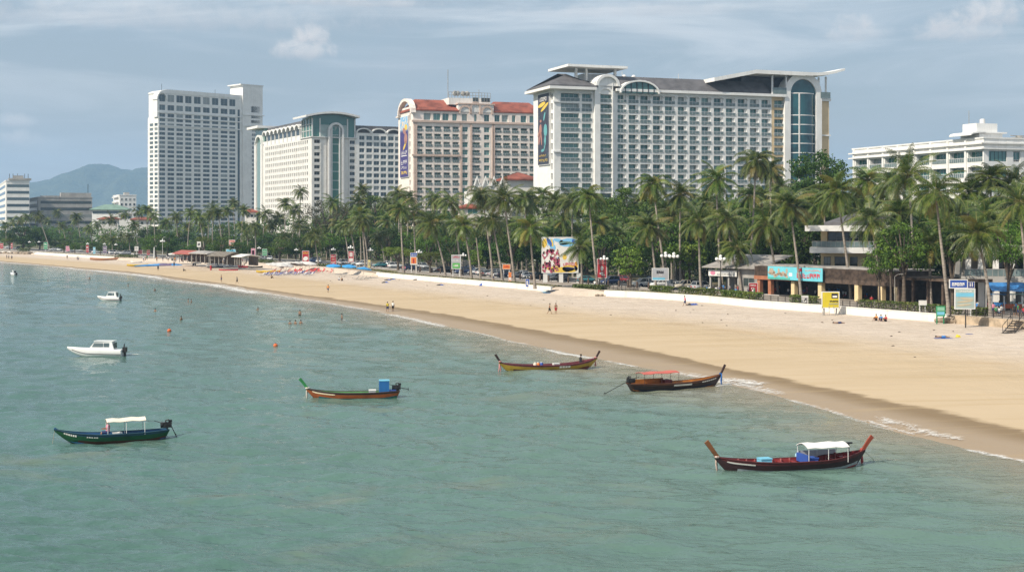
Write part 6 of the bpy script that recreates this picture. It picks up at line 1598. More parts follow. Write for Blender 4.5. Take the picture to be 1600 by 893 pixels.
# far buildings at the left
def block(name, label, cat, px, Y, deg, px1, side_px, py_top, floors, band, wallm, glassm, style='band', roof=None, win=None, front_from=None):
    T = Tower(name, label, cat, px, Y, deg); W = T.root; x1 = T.fx(px1); y1 = T.sy(side_px) if side_px is not None else 14
    zt = T.z(py_top, x1*.3); mb = MB(); mb.box(0, x1, 0, y1, 0, zt); mb.box(-.3, x1+.3, -.3, y1+.3, zt+.01, zt+.9); mb.build('wall', wallm, W)
    if style == 'band':
        for k in range(floors):
            q = zt - 2.5 - k*band
            if q < 6: break
            mb = MB(); mb.box(x1*.04, x1*.985, -.12, .1, q-band*.42, q); mb.build('window_band', glassm, W)
            mb = MB(); mb.box(-.12, .1, y1*.1, y1*.9, q-band*.42, q); mb.build('window_band', glassm, W)
    else:
        nx, nz = win
        for i in range(nx):
            for k in range(nz):
                a = x1*(i+.25)/nx; inst('window', window_mesh(x1*.5/nx, band*.5, glassm, M_METAL_WHITE, 1), W, (a, -.14, zt - 1.2 - (k+.75)*band))
    return T, x1, y1, zt
T, x1, y1, zt = block('striped_tower', 'white tower block with dark horizontal window stripes at the left edge', 'building', 9.5, 1120, 22, 46, -4, 283, 14, 3.0*1120/2200*3.4, M_WALL_WHITE, M_GLASS_GREY)
mb = MB(); mb.box(x1*.1, x1*1.08, -1, 8, zt+.95, zt+2.4); mb.box(x1*.3, x1*.75, 1, 7, zt+2.45, zt+4.6); mb.build('roof_house', M_WALL_GREY, T.root)
mb = MB()
for q in (.15, .3, .5, .8, .95): mb.tube([(x1*q, 2, zt+2), (x1*q, 2, zt+6)], .2, 4)
mb.build('antenna', M_DARK, T.root)
T, x1, y1, zt = block('slab_block', 'long weathered beige-grey slab block with dark window bands before the hill', 'building', 60, 1180, 24, 144, 45, 309, 4, 5.6, M_WALL_GREY, M_GLASS_DARK)
mb = MB(); mb.box(x1*.42, x1*.99, 2, 10, zt+.95, zt+4.4); mb.box(x1*.05, x1*.4, 2, 10, zt+.95, zt+1.8); mb.build('roof_house', M_WALL_GREY, T.root)
mb = MB(); mb.tube([(x1*.93, 3, zt+4.4), (x1*.93, 3, zt+12)], .25, 4); mb.build('antenna', M_DARK, T.root)
T = Tower('green_roofed_hall', 'white hall under a broad pale green hipped roof before the hill', 'hall', 141, 1000, 6); W = T.root; x1 = T.fx(199); z = lambda py: T.z(py, 13)
mb = MB(); mb.box(1, x1-1, 1, 18, 0, z(328)); mb.build('wall', M_WALL_WHITE, W); mb = MB(); hip(mb, 0, x1, 0, 19, z(328)+.52, z(319), .8, 8.5); mb.tube([(x1*.55, 9.5, z(319)), (x1*.55, 9.5, z(316.5))], .5, 6); mb.build('roof', M_ROOF_GREEN, W)
mb = MB(); mb.box(1.5, x1-1.5, .8, .99, z(333), z(330)); mb.build('window_band', M_GLASS_GREY, W)
T, x1, y1, zt = block('white_flats', 'small white apartment block with dark square windows below the hill', 'building', 187, 1300, 24, 213, 177, 305.5, 0, 4.6, M_WALL_WHITE, M_GLASS_DARK, 'win', None, (4, 4))
mb = MB(); mb.box(x1*.3, x1*.6, 2, 8, zt+.9, zt+3); mb.build('roof_house', M_WALL_GREY, T.root)
for k in range(4): mb = MB(); mb.box(-2.2, -.01, y1*.15, y1*.85, zt - 1.8 - k*4.6, zt - .8 - k*4.6); mb.build('balcony', M_WALL_WHITE, T.root)
for i, (a, b, pe, pr, Y, lb) in enumerate([(153, 186, 343, 338.5, 860, 'red tiled low roof left of the white flats, above the palms'), (205, 236, 343.5, 338.5, 840, 'long red roofed house just left of the tallest hotel tower'), (382, 402, 332, 325.5, 790, 'red gabled house between the tallest tower and the arched hotel'), (184, 206, 335, 331, 900, 'grey-roofed low house right of the green-roofed hall')]):
    T = Tower('low_house', lb, 'house', a, Y, 12); W = T.root; x1 = T.fx(b); z = lambda py: T.z(py, x1/2); mb = MB(); mb.box(.5, x1-.5, .5, 10, 0, z(pe)); mb.build('wall', M_WALL_CREAM, W); mb = MB(); hip(mb, 0, x1, 0, 10.5, z(pe)+.52, z(pr), .8, 3); mb.build('roof', M_ROOF_RED if i < 3 else M_WALL_GREY, W)
    for k in range(3): inst('window', window_mesh(1.6, 1.6, M_GLASS_DARK, M_METAL_WHITE, 1), W, (x1*(.2+.27*k), .35, z(pe)-2.6))

# ================================================================ cars
M_CAR = paint('car_paint', (1, 1, 1), .28, .03, spec=.5, objcol=True); M_CARGLASS = paint('car_glass', (.02, .025, .03), .08, .05, spec=.6)
M_TYRE = paint('tyre_rubber', (.02, .02, .02), .8, .1); M_RIM = paint('wheel_rim', (.45, .45, .46), .35, .05, metal=.6); M_HEADL = paint('headlight_glass', (.75, .75, .72), .15, .02); M_TAILL = paint('tail_light', (.4, .02, .02), .25, .02); M_BUMP = paint('bumper_plastic', (.04, .04, .042), .6, .05)
def loft(mb, secs, m=0, smooth=True, close=True):
    """skin through closed cross sections with equal point counts"""
    n = len(secs[0]); vs = [p for s in secs for p in s]; fs = []
    for i in range(len(secs)-1):
        for k in range(n): fs.append((i*n+k, i*n+(k+1) % n, (i+1)*n+(k+1) % n, (i+1)*n+k))
    mb.add(vs, fs, m, smooth)
    if close: mb.add(list(secs[0]), [tuple(range(n))], m); mb.add(list(secs[-1]), [tuple(range(n))], m)
def car_proto(kind):
    L, Wd, ht = {'saloon': (4.5, 1.75, 1.45), 'suv': (4.6, 1.85, 1.75), 'pickup': (5.1, 1.85, 1.75), 'hatch': (3.9, 1.7, 1.5)}[kind]
    root = thing('parked_car', None, 'car', (0, 0, 0), 0, 'cars parked along the beach road'); hw = Wd/2; belt = ht*.58
    top = {'saloon': [(-2.2, .85), (-2.0, .93), (-1.45, .95), (.75, .93), (1.9, .80), (2.2, .66)], 'suv': [(-2.28, 1.0), (-2.2, 1.08), (-1.6, 1.08), (.85, 1.05), (2.0, .93), (2.28, .74)], 'pickup': [(-2.55, 1.0), (-2.5, 1.05), (-1.6, 1.05), (1.0, 1.06), (2.3, .95), (2.53, .75)], 'hatch': [(-1.93, .92), (-1.85, .98), (-1.3, .98), (.7, .95), (1.7, .8), (1.93, .65)]}[kind]
    secs = []
    for i, (x, zt) in enumerate(top):
        e = .86 if i in (0, len(top)-1) else 1.0; w = hw*e
        secs.append([(x, -w*.92, .30), (x, -w, .48), (x, -w, zt*.78), (x, -w*.90, zt), (x, w*.90, zt), (x, w, zt*.78), (x, w, .48), (x, w*.92, .30)])
    mb = MB(); loft(mb, secs)
    cab = {'saloon': (-1.75, -1.15, .25, 1.0), 'suv': (-2.2, -1.95, .35, 1.15), 'pickup': (-.75, -.55, .55, 1.25), 'hatch': (-1.85, -1.35, .25, 1.0)}[kind]
    x0, x1, x2, x3 = cab; bt = top[2][1] - .02
    roof = [(x1-.03, -hw*.72, ht-.05), (x1, -hw*.68, ht), (x2, -hw*.68, ht), (x2+.05, -hw*.72, ht-.05)]
    mb.box(x1, x2, -hw*.70, hw*.70, ht-.06, ht)
    for sx in (x0, x3):
        pass
    for sg in (-1, 1):
        for (a, b) in ((x0+.02, x1), (x3-.02, x2), (x0*.35+x3*.35, (x1+x2)/2)): mb.tube([(a, sg*hw*.88, bt), (b, sg*hw*.69, ht-.04)], .045, 4)
    if kind == 'pickup': mb.box(-2.5, -.85, -hw*.96, -hw*.86, bt, bt+.32); mb.box(-2.5, -.85, hw*.86, hw*.96, bt, bt+.32); mb.box(-2.5, -2.42, -hw*.85, hw*.85, bt, bt+.32)
    mb.build('body', M_CAR, root)
    mb = MB(); loft(mb, [[(x0, -hw*.87, bt), (x3, -hw*.87, bt), (x3, hw*.87, bt), (x0, hw*.87, bt)], [(x1, -hw*.675, ht-.065), (x2, -hw*.675, ht-.065), (x2, hw*.675, ht-.065), (x1, hw*.675, ht-.065)]], smooth=False); mb.build('window_glass', M_CARGLASS, root)
    wm = MB(); wm.tube([(0, -.11, 0), (0, .11, 0)], .33, 14); me = wm.mesh('wheel', [M_TYRE]); rm = MB(); rm.tube([(0, -.13, 0), (0, .13, 0)], .2, 10); mr = rm.mesh('rim', [M_RIM])
    for x in (top[0][0]+.8, top[-1][0]-.85):
        for y in (-hw+.08, hw-.08): w = inst('wheel', me, root, (x, y, .33)); inst('rim', mr, w)
    fx, bx = top[-1][0], top[0][0]
    hm = MB(); hm.box(-.07, .05, -.2, .2, -.08, .08); mh = hm.mesh('headlight', [M_HEADL]); mt = hm.mesh('tail_light', [M_TAILL])
    for y in (-hw*.58, hw*.58): inst('headlight', mh, root, (fx+.0, y, .60)); inst('tail_light', mt, root, (bx-.02, y, .78))
    mb = MB(); mb.box(fx-.1, fx+.08, -hw*.8, hw*.8, .28, .46); mb.build('front_bumper', M_BUMP, root); mb = MB(); mb.box(bx-.08, bx+.1, -hw*.8, hw*.8, .3, .48); mb.build('rear_bumper', M_BUMP, root)
    return root
CARP = {k: car_proto(k) for k in ('saloon', 'suv', 'pickup', 'hatch')}; CUSED = set()
CARCOL = {'white': (.72, .72, .70), 'silver': (.40, .41, .42), 'grey': (.13, .135, .14), 'black': (.02, .02, .022), 'navy': (.03, .05, .12), 'red': (.32, .03, .03), 'beige': (.45, .40, .32), 'teal': (.05, .22, .24)}
KN = {'saloon': 'saloon car', 'suv': 'tall estate car', 'pickup': 'pickup truck', 'hatch': 'hatchback'}
CARS = []
def car(kind, colname, px, off, yaw):
    o = CARP[kind] if kind not in CUSED else copy_tree(CARP[kind]); CUSED.add(kind)
    Y = land_depth(px, off); o.location = Vector(((px-CX)/F*Y, Y, LAND + .01)); o.rotation_euler = (0, 0, yaw); recolor(o, CARCOL[colname]); CARS.append((px, o, kind, colname))
SEA = math.atan2(-INL.y, -INL.x)
MARK = [(-300, 'at the left end of the beach road'), (60, 'right of the green upright sign'), (140, 'before the green-roofed hall'), (225, 'behind the beach restaurants'), (400, 'behind the beach umbrellas'), (520, 'behind the two red banners'), (590, 'near the yellow-green tree'), (646, 'right of the blue-orange sign'), (712, 'right of the grey-green sign'), (790, 'left of the big billboard'), (900, 'behind the red railing banner'), (985, 'by the glossy tree and grey sign'), (1045, 'behind the long hedge')]
spec = [(-40,'suv','white'),(-12,'saloon','silver'),(14,'hatch','white'),(28,'suv','grey'),(84,'saloon','white'),(92,'suv','white'),(111,'hatch','silver'),(122,'saloon','white'),(142,'suv','grey'),(152,'saloon','white'),(172,'hatch','navy'),(178,'suv','white'),(187,'saloon','white'),(196,'suv','silver'),(411,'suv','grey'),(422,'hatch','white'),(489,'suv','navy'),(497,'saloon','white'),(533,'saloon','silver'),(541,'suv','white'),(552,'hatch','white'),(560,'saloon','silver'),(568,'suv','white'),(595,'saloon','teal'),(619,'suv','white'),(644,'suv','navy'),(689,'saloon','grey'),(698,'suv','black'),(724,'suv','navy'),(746,'suv','white'),(757,'saloon','white'),(765,'hatch','grey'),(770,'suv','silver'),(777,'saloon','silver'),(784,'suv','black'),(791,'hatch','navy'),(809,'saloon','grey'),(820,'suv','silver'),(827,'hatch','white'),(838,'suv','black'),(868,'saloon','grey'),(882,'suv','black'),(917,'saloon','teal'),(952,'suv','navy'),(1003,'suv','white'),(1008,'saloon','navy'),(1016,'suv','white'),(1033,'pickup','white'),(1052,'suv','grey'),(1058,'saloon','white'),(1071,'pickup','beige'),(1080,'suv','black'),(1088,'hatch','grey'),(1098,'suv','silver')]
for px, k, c in spec: car(k, c, px + rng.uniform(-1, 1), rng.uniform(14.5, 17.5), SEA + rng.choice([rng.uniform(-.25, .25), 1.3 + rng.uniform(-.15, .15), math.pi + rng.uniform(-.2, .2)]))
for px, k, c in ((606,'saloon','white'),(661,'suv','silver'),(735,'pickup','navy'),(860,'suv','white'),(975,'saloon','red'),(1024,'suv','navy')): car(k, c, px, 23 + rng.uniform(-1, 1), SEA + 1.57)
cnt = {}
for px, o, k, c in sorted(CARS, key=lambda a: a[0]):
    z = [n for x, n in MARK if px >= x][-1]; i = cnt[(k, c, z)] = cnt.get((k, c, z), 0) + 1
    o['label'] = f"{c} {KN[k]} {ORD[i-1]+' from left ' if i > 1 or True else ''}parked {z}"
# ================================================================ people
M_SKIN = paint('skin', (.30, .165, .10), .6, .08); M_HAIR = paint('dark_hair', (.018, .014, .012), .6, .05)
M_CLOTH = paint('cloth', (1, 1, 1), .85, .06, objcol=True)
def skin_mesh(J, E, Rr, root):
    """one continuous surface grown over a skeleton of joints"""
    me = bpy.data.meshes.new('skeleton'); me.from_pydata([tuple(p) for p in J], E, [])
    o = bpy.data.objects.new('skeleton', me); col.objects.link(o)
    md = o.modifiers.new('skin', 'SKIN'); md.use_smooth_shade = True; md.branch_smoothing = .4
    for i, v in enumerate(me.skin_vertices[0].data): v.radius = (Rr[i][0], Rr[i][1]) if hasattr(Rr[i], '__len__') else (Rr[i], Rr[i]); v.use_root = i == root
    sb = o.modifiers.new('sub', 'SUBSURF'); sb.levels = 1; sb.render_levels = 1
    dg = bpy.context.evaluated_depsgraph_get(); out = bpy.data.meshes.new_from_object(o.evaluated_get(dg))
    bpy.data.objects.remove(o); bpy.data.meshes.remove(me); return out
V3 = Vector
POSES = {   # local: facing +x, z up, feet (or seat) on 0
 'stand': dict(pel=(0,0,.92), che=(.01,0,1.27), nek=(.01,0,1.47), hd=(.03,0,1.62), sh=.19, el=((.02,.25,1.14),(.02,-.25,1.14)), wr=((.08,.25,.90),(.08,-.25,.90)), kn=((.02,.10,.50),(.02,-.10,.50)), an=((-.02,.11,.08),(-.02,-.11,.08))),
 'walk': dict(pel=(0,0,.90), che=(.03,0,1.25), nek=(.05,0,1.45), hd=(.08,0,1.60), sh=.19, el=((-.12,.25,1.14),(.16,-.25,1.15)), wr=((-.14,.24,.90),(.34,-.22,1.0)), kn=((.20,.09,.52),(-.05,-.09,.48)), an=((.28,.10,.09),(-.38,-.10,.16))),
 'sit': dict(pel=(0,0,.13), che=(-.06,0,.47), nek=(-.03,0,.68), hd=(.02,0,.83), sh=.19, el=((.10,.24,.38),(.10,-.24,.38)), wr=((.32,.17,.40),(.32,-.17,.40)), kn=((.40,.12,.46),(.40,-.12,.46)), an=((.62,.12,.07),(.62,-.12,.07))),
 'chair': dict(pel=(0,0,.50), che=(-.03,0,.85), nek=(0,0,1.06), hd=(.03,0,1.21), sh=.19, el=((.06,.24,.76),(.06,-.24,.76)), wr=((.30,.17,.74),(.30,-.17,.74)), kn=((.42,.11,.50),(.42,-.11,.50)), an=((.42,.11,.07),(.42,-.11,.07))),
 'lie': dict(pel=(0,0,.13), che=(-.38,0,.15), nek=(-.58,0,.17), hd=(-.74,0,.19), sh=.19, el=((-.30,.34,.10),(-.62,-.36,.12)), wr=((-.05,.38,.07),(-.80,-.20,.10)), kn=((.44,.10,.22),(.44,-.11,.12)), an=((.84,.11,.08),(.86,-.12,.08)))}
PM = {}
def person_meshes(pose):
    if pose in PM: return PM[pose]
    P = POSES[pose]; J, E, R = [], [], []
    def j(p, r): J.append(V3(p)); R.append(r); return len(J)-1
    pel = V3(P['pel']); che = V3(P['che']); nek = V3(P['nek']); hd = V3(P['hd'])
    i0 = j(pel, (.15, .11)); i1 = j(pel.lerp(che, .5), (.125, .095)); i2 = j(che, (.155, .11)); i3 = j(nek - (nek-che)*.2, (.075, .07)); i4 = j(nek, .055); i5 = j(hd - (hd-nek)*.15, (.078, .09)); i6 = j(hd + (hd-nek)*.55, (.07, .085))
    E += [(i0, i1), (i1, i2), (i2, i3), (i3, i4), (i4, i5), (i5, i6)]
    up = (nek-che).normalized(); hands = []
    for k, s in ((0, 1), (1, -1)):
        sh = che + up*(.12) + V3((0, s*P['sh'], 0)); el = V3(P['el'][k]); wr = V3(P['wr'][k]); d = (wr-el).normalized()
        a = j(sh, .062); b = j(el, .042); c = j(wr, .030); h = j(wr + d*.085, (.040, .022)); E += [(i2, a), (a, b), (b, c), (c, h)]; hands.append((wr + d*.085, d, s))
        hp = pel + V3((0, s*.095, -.02)) if pose != 'lie' else pel + V3((.03, s*.095, 0)); kn = V3(P['kn'][k]); an = V3(P['an'][k])
        a = j(hp.lerp(kn, .12), .088); b = j(kn, .058); c = j(an, .040)
        toe = an + (V3((.19, s*.02, -.045)) if pose != 'lie' else V3((.07, s*.05, .10))); t = j(toe, (.045, .028)); E += [(i0, a), (a, b), (b, c), (c, t)]
    body = skin_mesh(J, E, R, i0); bm = MB()
    for (p, d, s) in hands:                                         # four fingers and a thumb
        sd_ = d.cross(V3((0, 0, 1))); sd_ = sd_.normalized() if sd_.length > .05 else V3((1, 0, 0)); cu = d.cross(sd_)
        for q, (off, ln) in enumerate(((-.03, .070), (-.010, .080), (.010, .075), (.030, .058))): a = p + sd_*off; bm.tube([a, a + d*ln*.55, a + d*ln*.9 + cu*ln*.35*(1 if cu.x > 0 else -1)], [.0095, .0085, .006], 5)
        bm.tube([p - d*.05 + sd_*.03, p - d*.015 + sd_*.058, p + d*.02 + sd_*.06], [.011, .010, .007], 5)
    f = V3((1, 0, 0)) if pose != 'lie' else V3((0, 0, 1)); u = (hd-nek).normalized(); l = f.cross(u).normalized()
    bm.tube([hd + f*.075 + u*.02, hd + f*.105 - u*.015, hd + f*.085 - u*.03], [.010, .017, .010], 5)          # nose
    for s in (1, -1): bm.ball(hd + l*s*.082, .022, 6, 4); bm.ball(hd + f*.076 + l*s*.032 + u*.025, .010, 6, 4, m=1)
    bm.box(*sorted(((hd + f*.075)[0]-.012, (hd + f*.075)[0]+.012)), -.025, .025, (hd - u*.06)[2]-.006, (hd - u*.06)[2]+.006, 2) if pose != 'lie' else None
    ex = bm.mesh('x', [M_SKIN, M_HAIR, M_SKIN]); b2 = bmesh.new(); b2.from_mesh(body); b2.from_mesh(ex); body.clear_geometry(); b2.to_mesh(body); b2.free()
    if not body.materials: body.materials.append(M_SKIN); body.materials.append(M_HAIR); body.materials.append(M_SKIN)
    for p in body.polygons: p.use_smooth = True
    body.name = 'person'
    hm = MB(); hm.ball(hd + u*.035 - f*.022, .108, 10, 7); hair = hm.mesh('hair', [M_HAIR])
    sm = MB(); a0 = pel + (che-pel)*.15; pr = [pel.lerp(che, -.02), pel.lerp(che, .5), che, che + up*.12, nek - up*.02]
    ax = V3((0, 1, 0))
    def ring(p, rx, ry):
        fwd = ax.cross(up) ; return [p + ax*rx*math.cos(t*math.pi/6) + fwd*ry*math.sin(t*math.pi/6) for t in range(12)]
    loft(sm, [ring(pr[0], .185, .145), ring(pr[1], .170, .130), ring(pr[2], .200, .145), ring(pr[3], .205, .11), ring(pr[4], .08, .08)])
    for k, s in ((0, 1), (1, -1)): sh = che + up*.12 + V3((0, s*P['sh']*.9, 0)); el = V3(P['el'][k]); sm.tube([sh, sh.lerp(el, .75)], [.085, .068], 8)
    shirt = sm.mesh('shirt', [M_CLOTH]); tm = MB()
    loft(tm, [ring(pel - (che-pel)*.28, .195, .15), ring(pel, .195, .15), ring(pel.lerp(che, .22), .175, .135)])
    for k, s in ((0, 1), (1, -1)): hp = pel + V3((0, s*.095, -.02)); kn = V3(P['kn'][k]); tm.tube([hp, hp.lerp(kn, .95)], [.115, .085], 8)
    shorts = tm.mesh('shorts', [M_CLOTH]); PM[pose] = (body, hair, shirt, shorts); return PM[pose]
NP = 0
def person(pose, p, yaw, label, shirt=None, shorts=(.05, .06, .12), group=None, sc=1.0, parts=True):
    b, h, s, t = person_meshes(pose); o = inst('person', b, None, p, (0, 0, yaw), sc); tag(o, label, 'person', group)
    inst('hair', h, o)
    if shirt: inst('shirt', s, o, color=shirt)
    if shorts: inst('shorts', t, o, color=shorts)
    return o
def beach_z(px, py):
    """point of the sand seen at (px, py)"""
    ys, yw, yb = poly(SHORE, px), poly(WETL, px), poly(BASE, px)
    if py >= ys: return gp(px, py, 0)
    S, Wt, B = gp(px, ys, 0), gp(px, yw, .3), gp(px, yb, BASE_Z)
    lo, hi = (S, Wt) if py > yw else (Wt, B)
    best = None
    for i in range(201):
        q = lo.lerp(hi, i/200); e = abs((YH + F*(H-q.z)/q.y) - py)
        if best is None or e < best[0]: best = (e, q)
    return best[1]
WHT, NAV, RED, BLK, YEL, BLU, PNK, GRN, ORG, GRY = (.70,.69,.66), (.03,.05,.14), (.45,.04,.05), (.02,.02,.022), (.62,.48,.05), (.06,.22,.50), (.60,.22,.30), (.05,.25,.10), (.6,.22,.04), (.2,.2,.21)
BP_ = [  # px, py(feet), pose, yaw, shirt, shorts, label
 (605.6,487,'walk',1.9,YEL,NAV,'person in a yellow top wading at the waterline, left of another bather'),
 (614,486,'stand',1.2,WHT,BLK,'person in a white top with raised dark head standing in the shallows'),
 (858.5,490.5,'walk',-.3,None,BLK,'bare-chested person walking on the wet sand, left of a pair'),
 (868.5,490,'stand',-1.2,None,RED,'person in red-brown swimwear standing on the sand, right of a pair'),
 (1070.5,478,'walk',3.0,PNK,NAV,'person in a pink top striding along the foot of the white wall'),
 (247,423,'stand',1.5,BLK,BLK,'dark-dressed person standing on the sand before the beach restaurants'),
 (272,417,'stand',2.0,BLK,NAV,'person in black near the blue inflatable pads'),
 (345.7,440,'stand',.8,None,NAV,'bare-chested person on the sand above the breaking foam'),
 (370.5,443,'walk',2.6,GRY,BLK,'person in grey walking toward the waterline'),
 (512.5,457,'walk',1.1,ORG,NAV,'person in orange walking on the wet sand'),
 (10.5,404.5,'stand',0,BLK,NAV,'dark figure, leftmost of the trio at the far left'),(13.5,405,'walk',1,GRY,BLK,'grey-clad figure, middle of the trio at the far left'),(18.5,405.5,'stand',2,NAV,BLK,'navy-clad figure, rightmost of the trio at the far left'),
 (104.8,404.5,'stand',1.2,BLK,BLK,'tall dark figure standing alone on the far sand'),(120.5,406.5,'stand',.6,GRY,NAV,'left figure of the couple on the far sand'),(122.5,407,'stand',2.4,WHT,NAV,'right figure of the couple on the far sand'),
 (302.5,414.5,'sit',2.5,BLK,NAV,'person sitting on the sand, left of two before the restaurants'),(305.5,414.5,'sit',2.9,BLK,BLK,'person sitting on the sand, right of two before the restaurants'),
 (328.8,413,'stand',1.5,RED,BLK,'person in dark red standing beside the red marker post'),
 (287,423.5,'sit',.5,BLK,BLK,'person sitting alone on open sand below the restaurants'),
 (530,437.5,'sit',2,WHT,NAV,'person in white sitting on sand before the blue parasols'),(534,438.5,'sit',1.4,None,BLK,'bare-backed person sitting on sand before the blue parasols'),
 (1369,500.5,'sit',-2.4,ORG,BLK,'person in orange sitting by the wall, leftmost of three'),(1376.5,501.5,'sit',-2.2,BLU,NAV,'person in bright blue sitting by the wall, middle of three'),(1384,502,'sit',-2.6,RED,BLK,'person in red sitting by the wall, rightmost of three'),
 (1310,505.5,'lie',.2,None,NAV,'sunbather lying on the sand below the yellow notice board'),
 (1472,527.5,'lie',.05,None,BLU,'sunbather lying on a blue towel at the lower right'),
 (424,434.5,'sit',1,None,BLK,'lone dark person sitting on sand below the yellow boats')]
for px, py, pose, yaw, sh, so, lb in BP_: person(pose, beach_z(px, py), yaw, lb, sh, so)
for px, py, depth, lb in [(242.5,487,-1.25,'swimmer with arm wake, left of the one beside the orange buoy'),(283,500,-1.22,'swimmer just above the left orange buoy'),(403,484.5,-1.3,'swimmer with white splash in the middle of the bay'),(468.5,492.5,-.95,'bather standing chest-deep above the group of three'),(453,507,-1.25,'bather, left head of three in the water'),(461.5,506,-1.25,'bather, middle head of three in the water'),(470,505.5,-1.27,'bather, right head of three in the water'),(534,499,-.9,'bather standing waist-deep with white splash at right'),(294,471.5,-1.2,'swimmer, left of a close pair far out'),(299,472,-1.25,'swimmer, right of a close pair far out'),(242,454.5,-1.2,'swimmer nearest the small white cruiser'),(75,440,-1.2,'swimmer far out beyond the left cruiser, left one'),(140,436,-1.2,'swimmer far out near the left shore'),(200,447,-1.2,'swimmer between the small cruiser and the shore')]:
    q = gp(px, py, 0); q.z = depth + .14; person('stand', q, rng.uniform(0, 6), lb, None, BLK)
r = random.Random(31); cols_ = [WHT, NAV, RED, BLK, BLU, PNK, GRN, ORG, GRY, WHT, WHT]
for i in range(52):                                                  # guests under the restaurant roofs and trees at the left
    px = r.uniform(222, 386); py = poly(BASE, px) - r.uniform(-.5, 3.0); Y = gp(px, min(py, 1e9), LAND).y; q = Vector(((px-CX)/F*Y, Y, LAND))
    person(r.choice(('chair', 'stand', 'walk')), q, r.uniform(0, 6.28), 'small guest among the crowd in the shade of the beach restaurants', r.choice(cols_), r.choice((NAV, BLK, GRY)), 'guests at the beach restaurants')
for i in range(30):                                                  # guests in the right-hand shops
    px = r.uniform(1190, 1480); Y = gp(px, lerp(459, 474, (px-1190)/290), LAND).y + r.uniform(.5, 4); q = Vector(((px-CX)/F*Y, Y, LAND))
    person(r.choice(('chair', 'chair', 'stand')), q, r.uniform(0, 6.28), 'guest in the dim open front of the right-hand shops', r.choice(cols_), r.choice((NAV, BLK, RED)), 'guests in the right-hand shops')
for i in range(14):
    px = r.uniform(1105, 1180); Y = land_depth(px, r.uniform(8, 11)); q = Vector(((px-CX)/F*Y, Y, LAND))
    person(r.choice(('chair', 'stand', 'walk')), q, r.uniform(0, 6.28), 'customer gathered in front of the tin-roofed shed', r.choice(cols_), r.choice((NAV, BLK, BLU)), 'customers at the tin shed')
for i in range(16):
    px = r.uniform(1520, 1600); Y = land_depth(px, r.uniform(5, 11)); q = Vector(((px-CX)/F*Y, Y, LAND))
    person(r.choice(('chair', 'stand')), q, r.uniform(0, 6.28), 'visitor near the market stalls under the blue awning', r.choice(cols_), r.choice((NAV, BLK)), 'visitors at the market stalls')
for px, off, sh, lb in ((908.5, 3.0, WHT, 'person in white standing on the promenade right of the billboard'), (743, 4.5, WHT, 'person in white beside the blue bundle on the verge'), (590, 7, RED, 'person in red near the parked teal car'), (594, 7, PNK, 'person in pink near the parked teal car'), (1322, 5, RED, 'person in dark red walking behind the yellow notice board')):
    person('stand', inland(px, off), r.uniform(0, 6), lb, sh, NAV)

# ================================================================ boats
def hull_mats(outer, inner, stripe, bottom): return [outer, inner, stripe, bottom]
def wood(name, c, rough=.55, var=.16): return paint(name, c, rough, var, 1.2, .25, 5.0)
M_INNER_BLUE, M_INNER_RED, M_INNER_GREEN, M_INNER_ORG, M_INNER_VIO = wood('blue_boat_paint', (.035,.12,.27)), wood('dark_red_boat_paint', (.25,.03,.03)), wood('leaf_green_boat_paint', (.10,.28,.10)), wood('orange_boat_timber', (.46,.17,.03)), wood('maroon_boat_paint', (.17,.04,.05))
M_ENGINE = paint('engine_metal', (.035, .033, .033), .45, .3, 4.0); M_ROPE = paint('pale_rope', (.45, .40, .32), .9, .1)
def sheer(x, Lw, fb, bo, bz, so, sz):
    """gunwale height along the boat"""
    t = (x + so)/(Lw + bo + so); z = fb
    if t > .5: z += (bz - fb)*((t-.5)/.5)**2.3
    if t < .38: z += (sz - fb)*((.38-t)/.38)**2.0
    return z
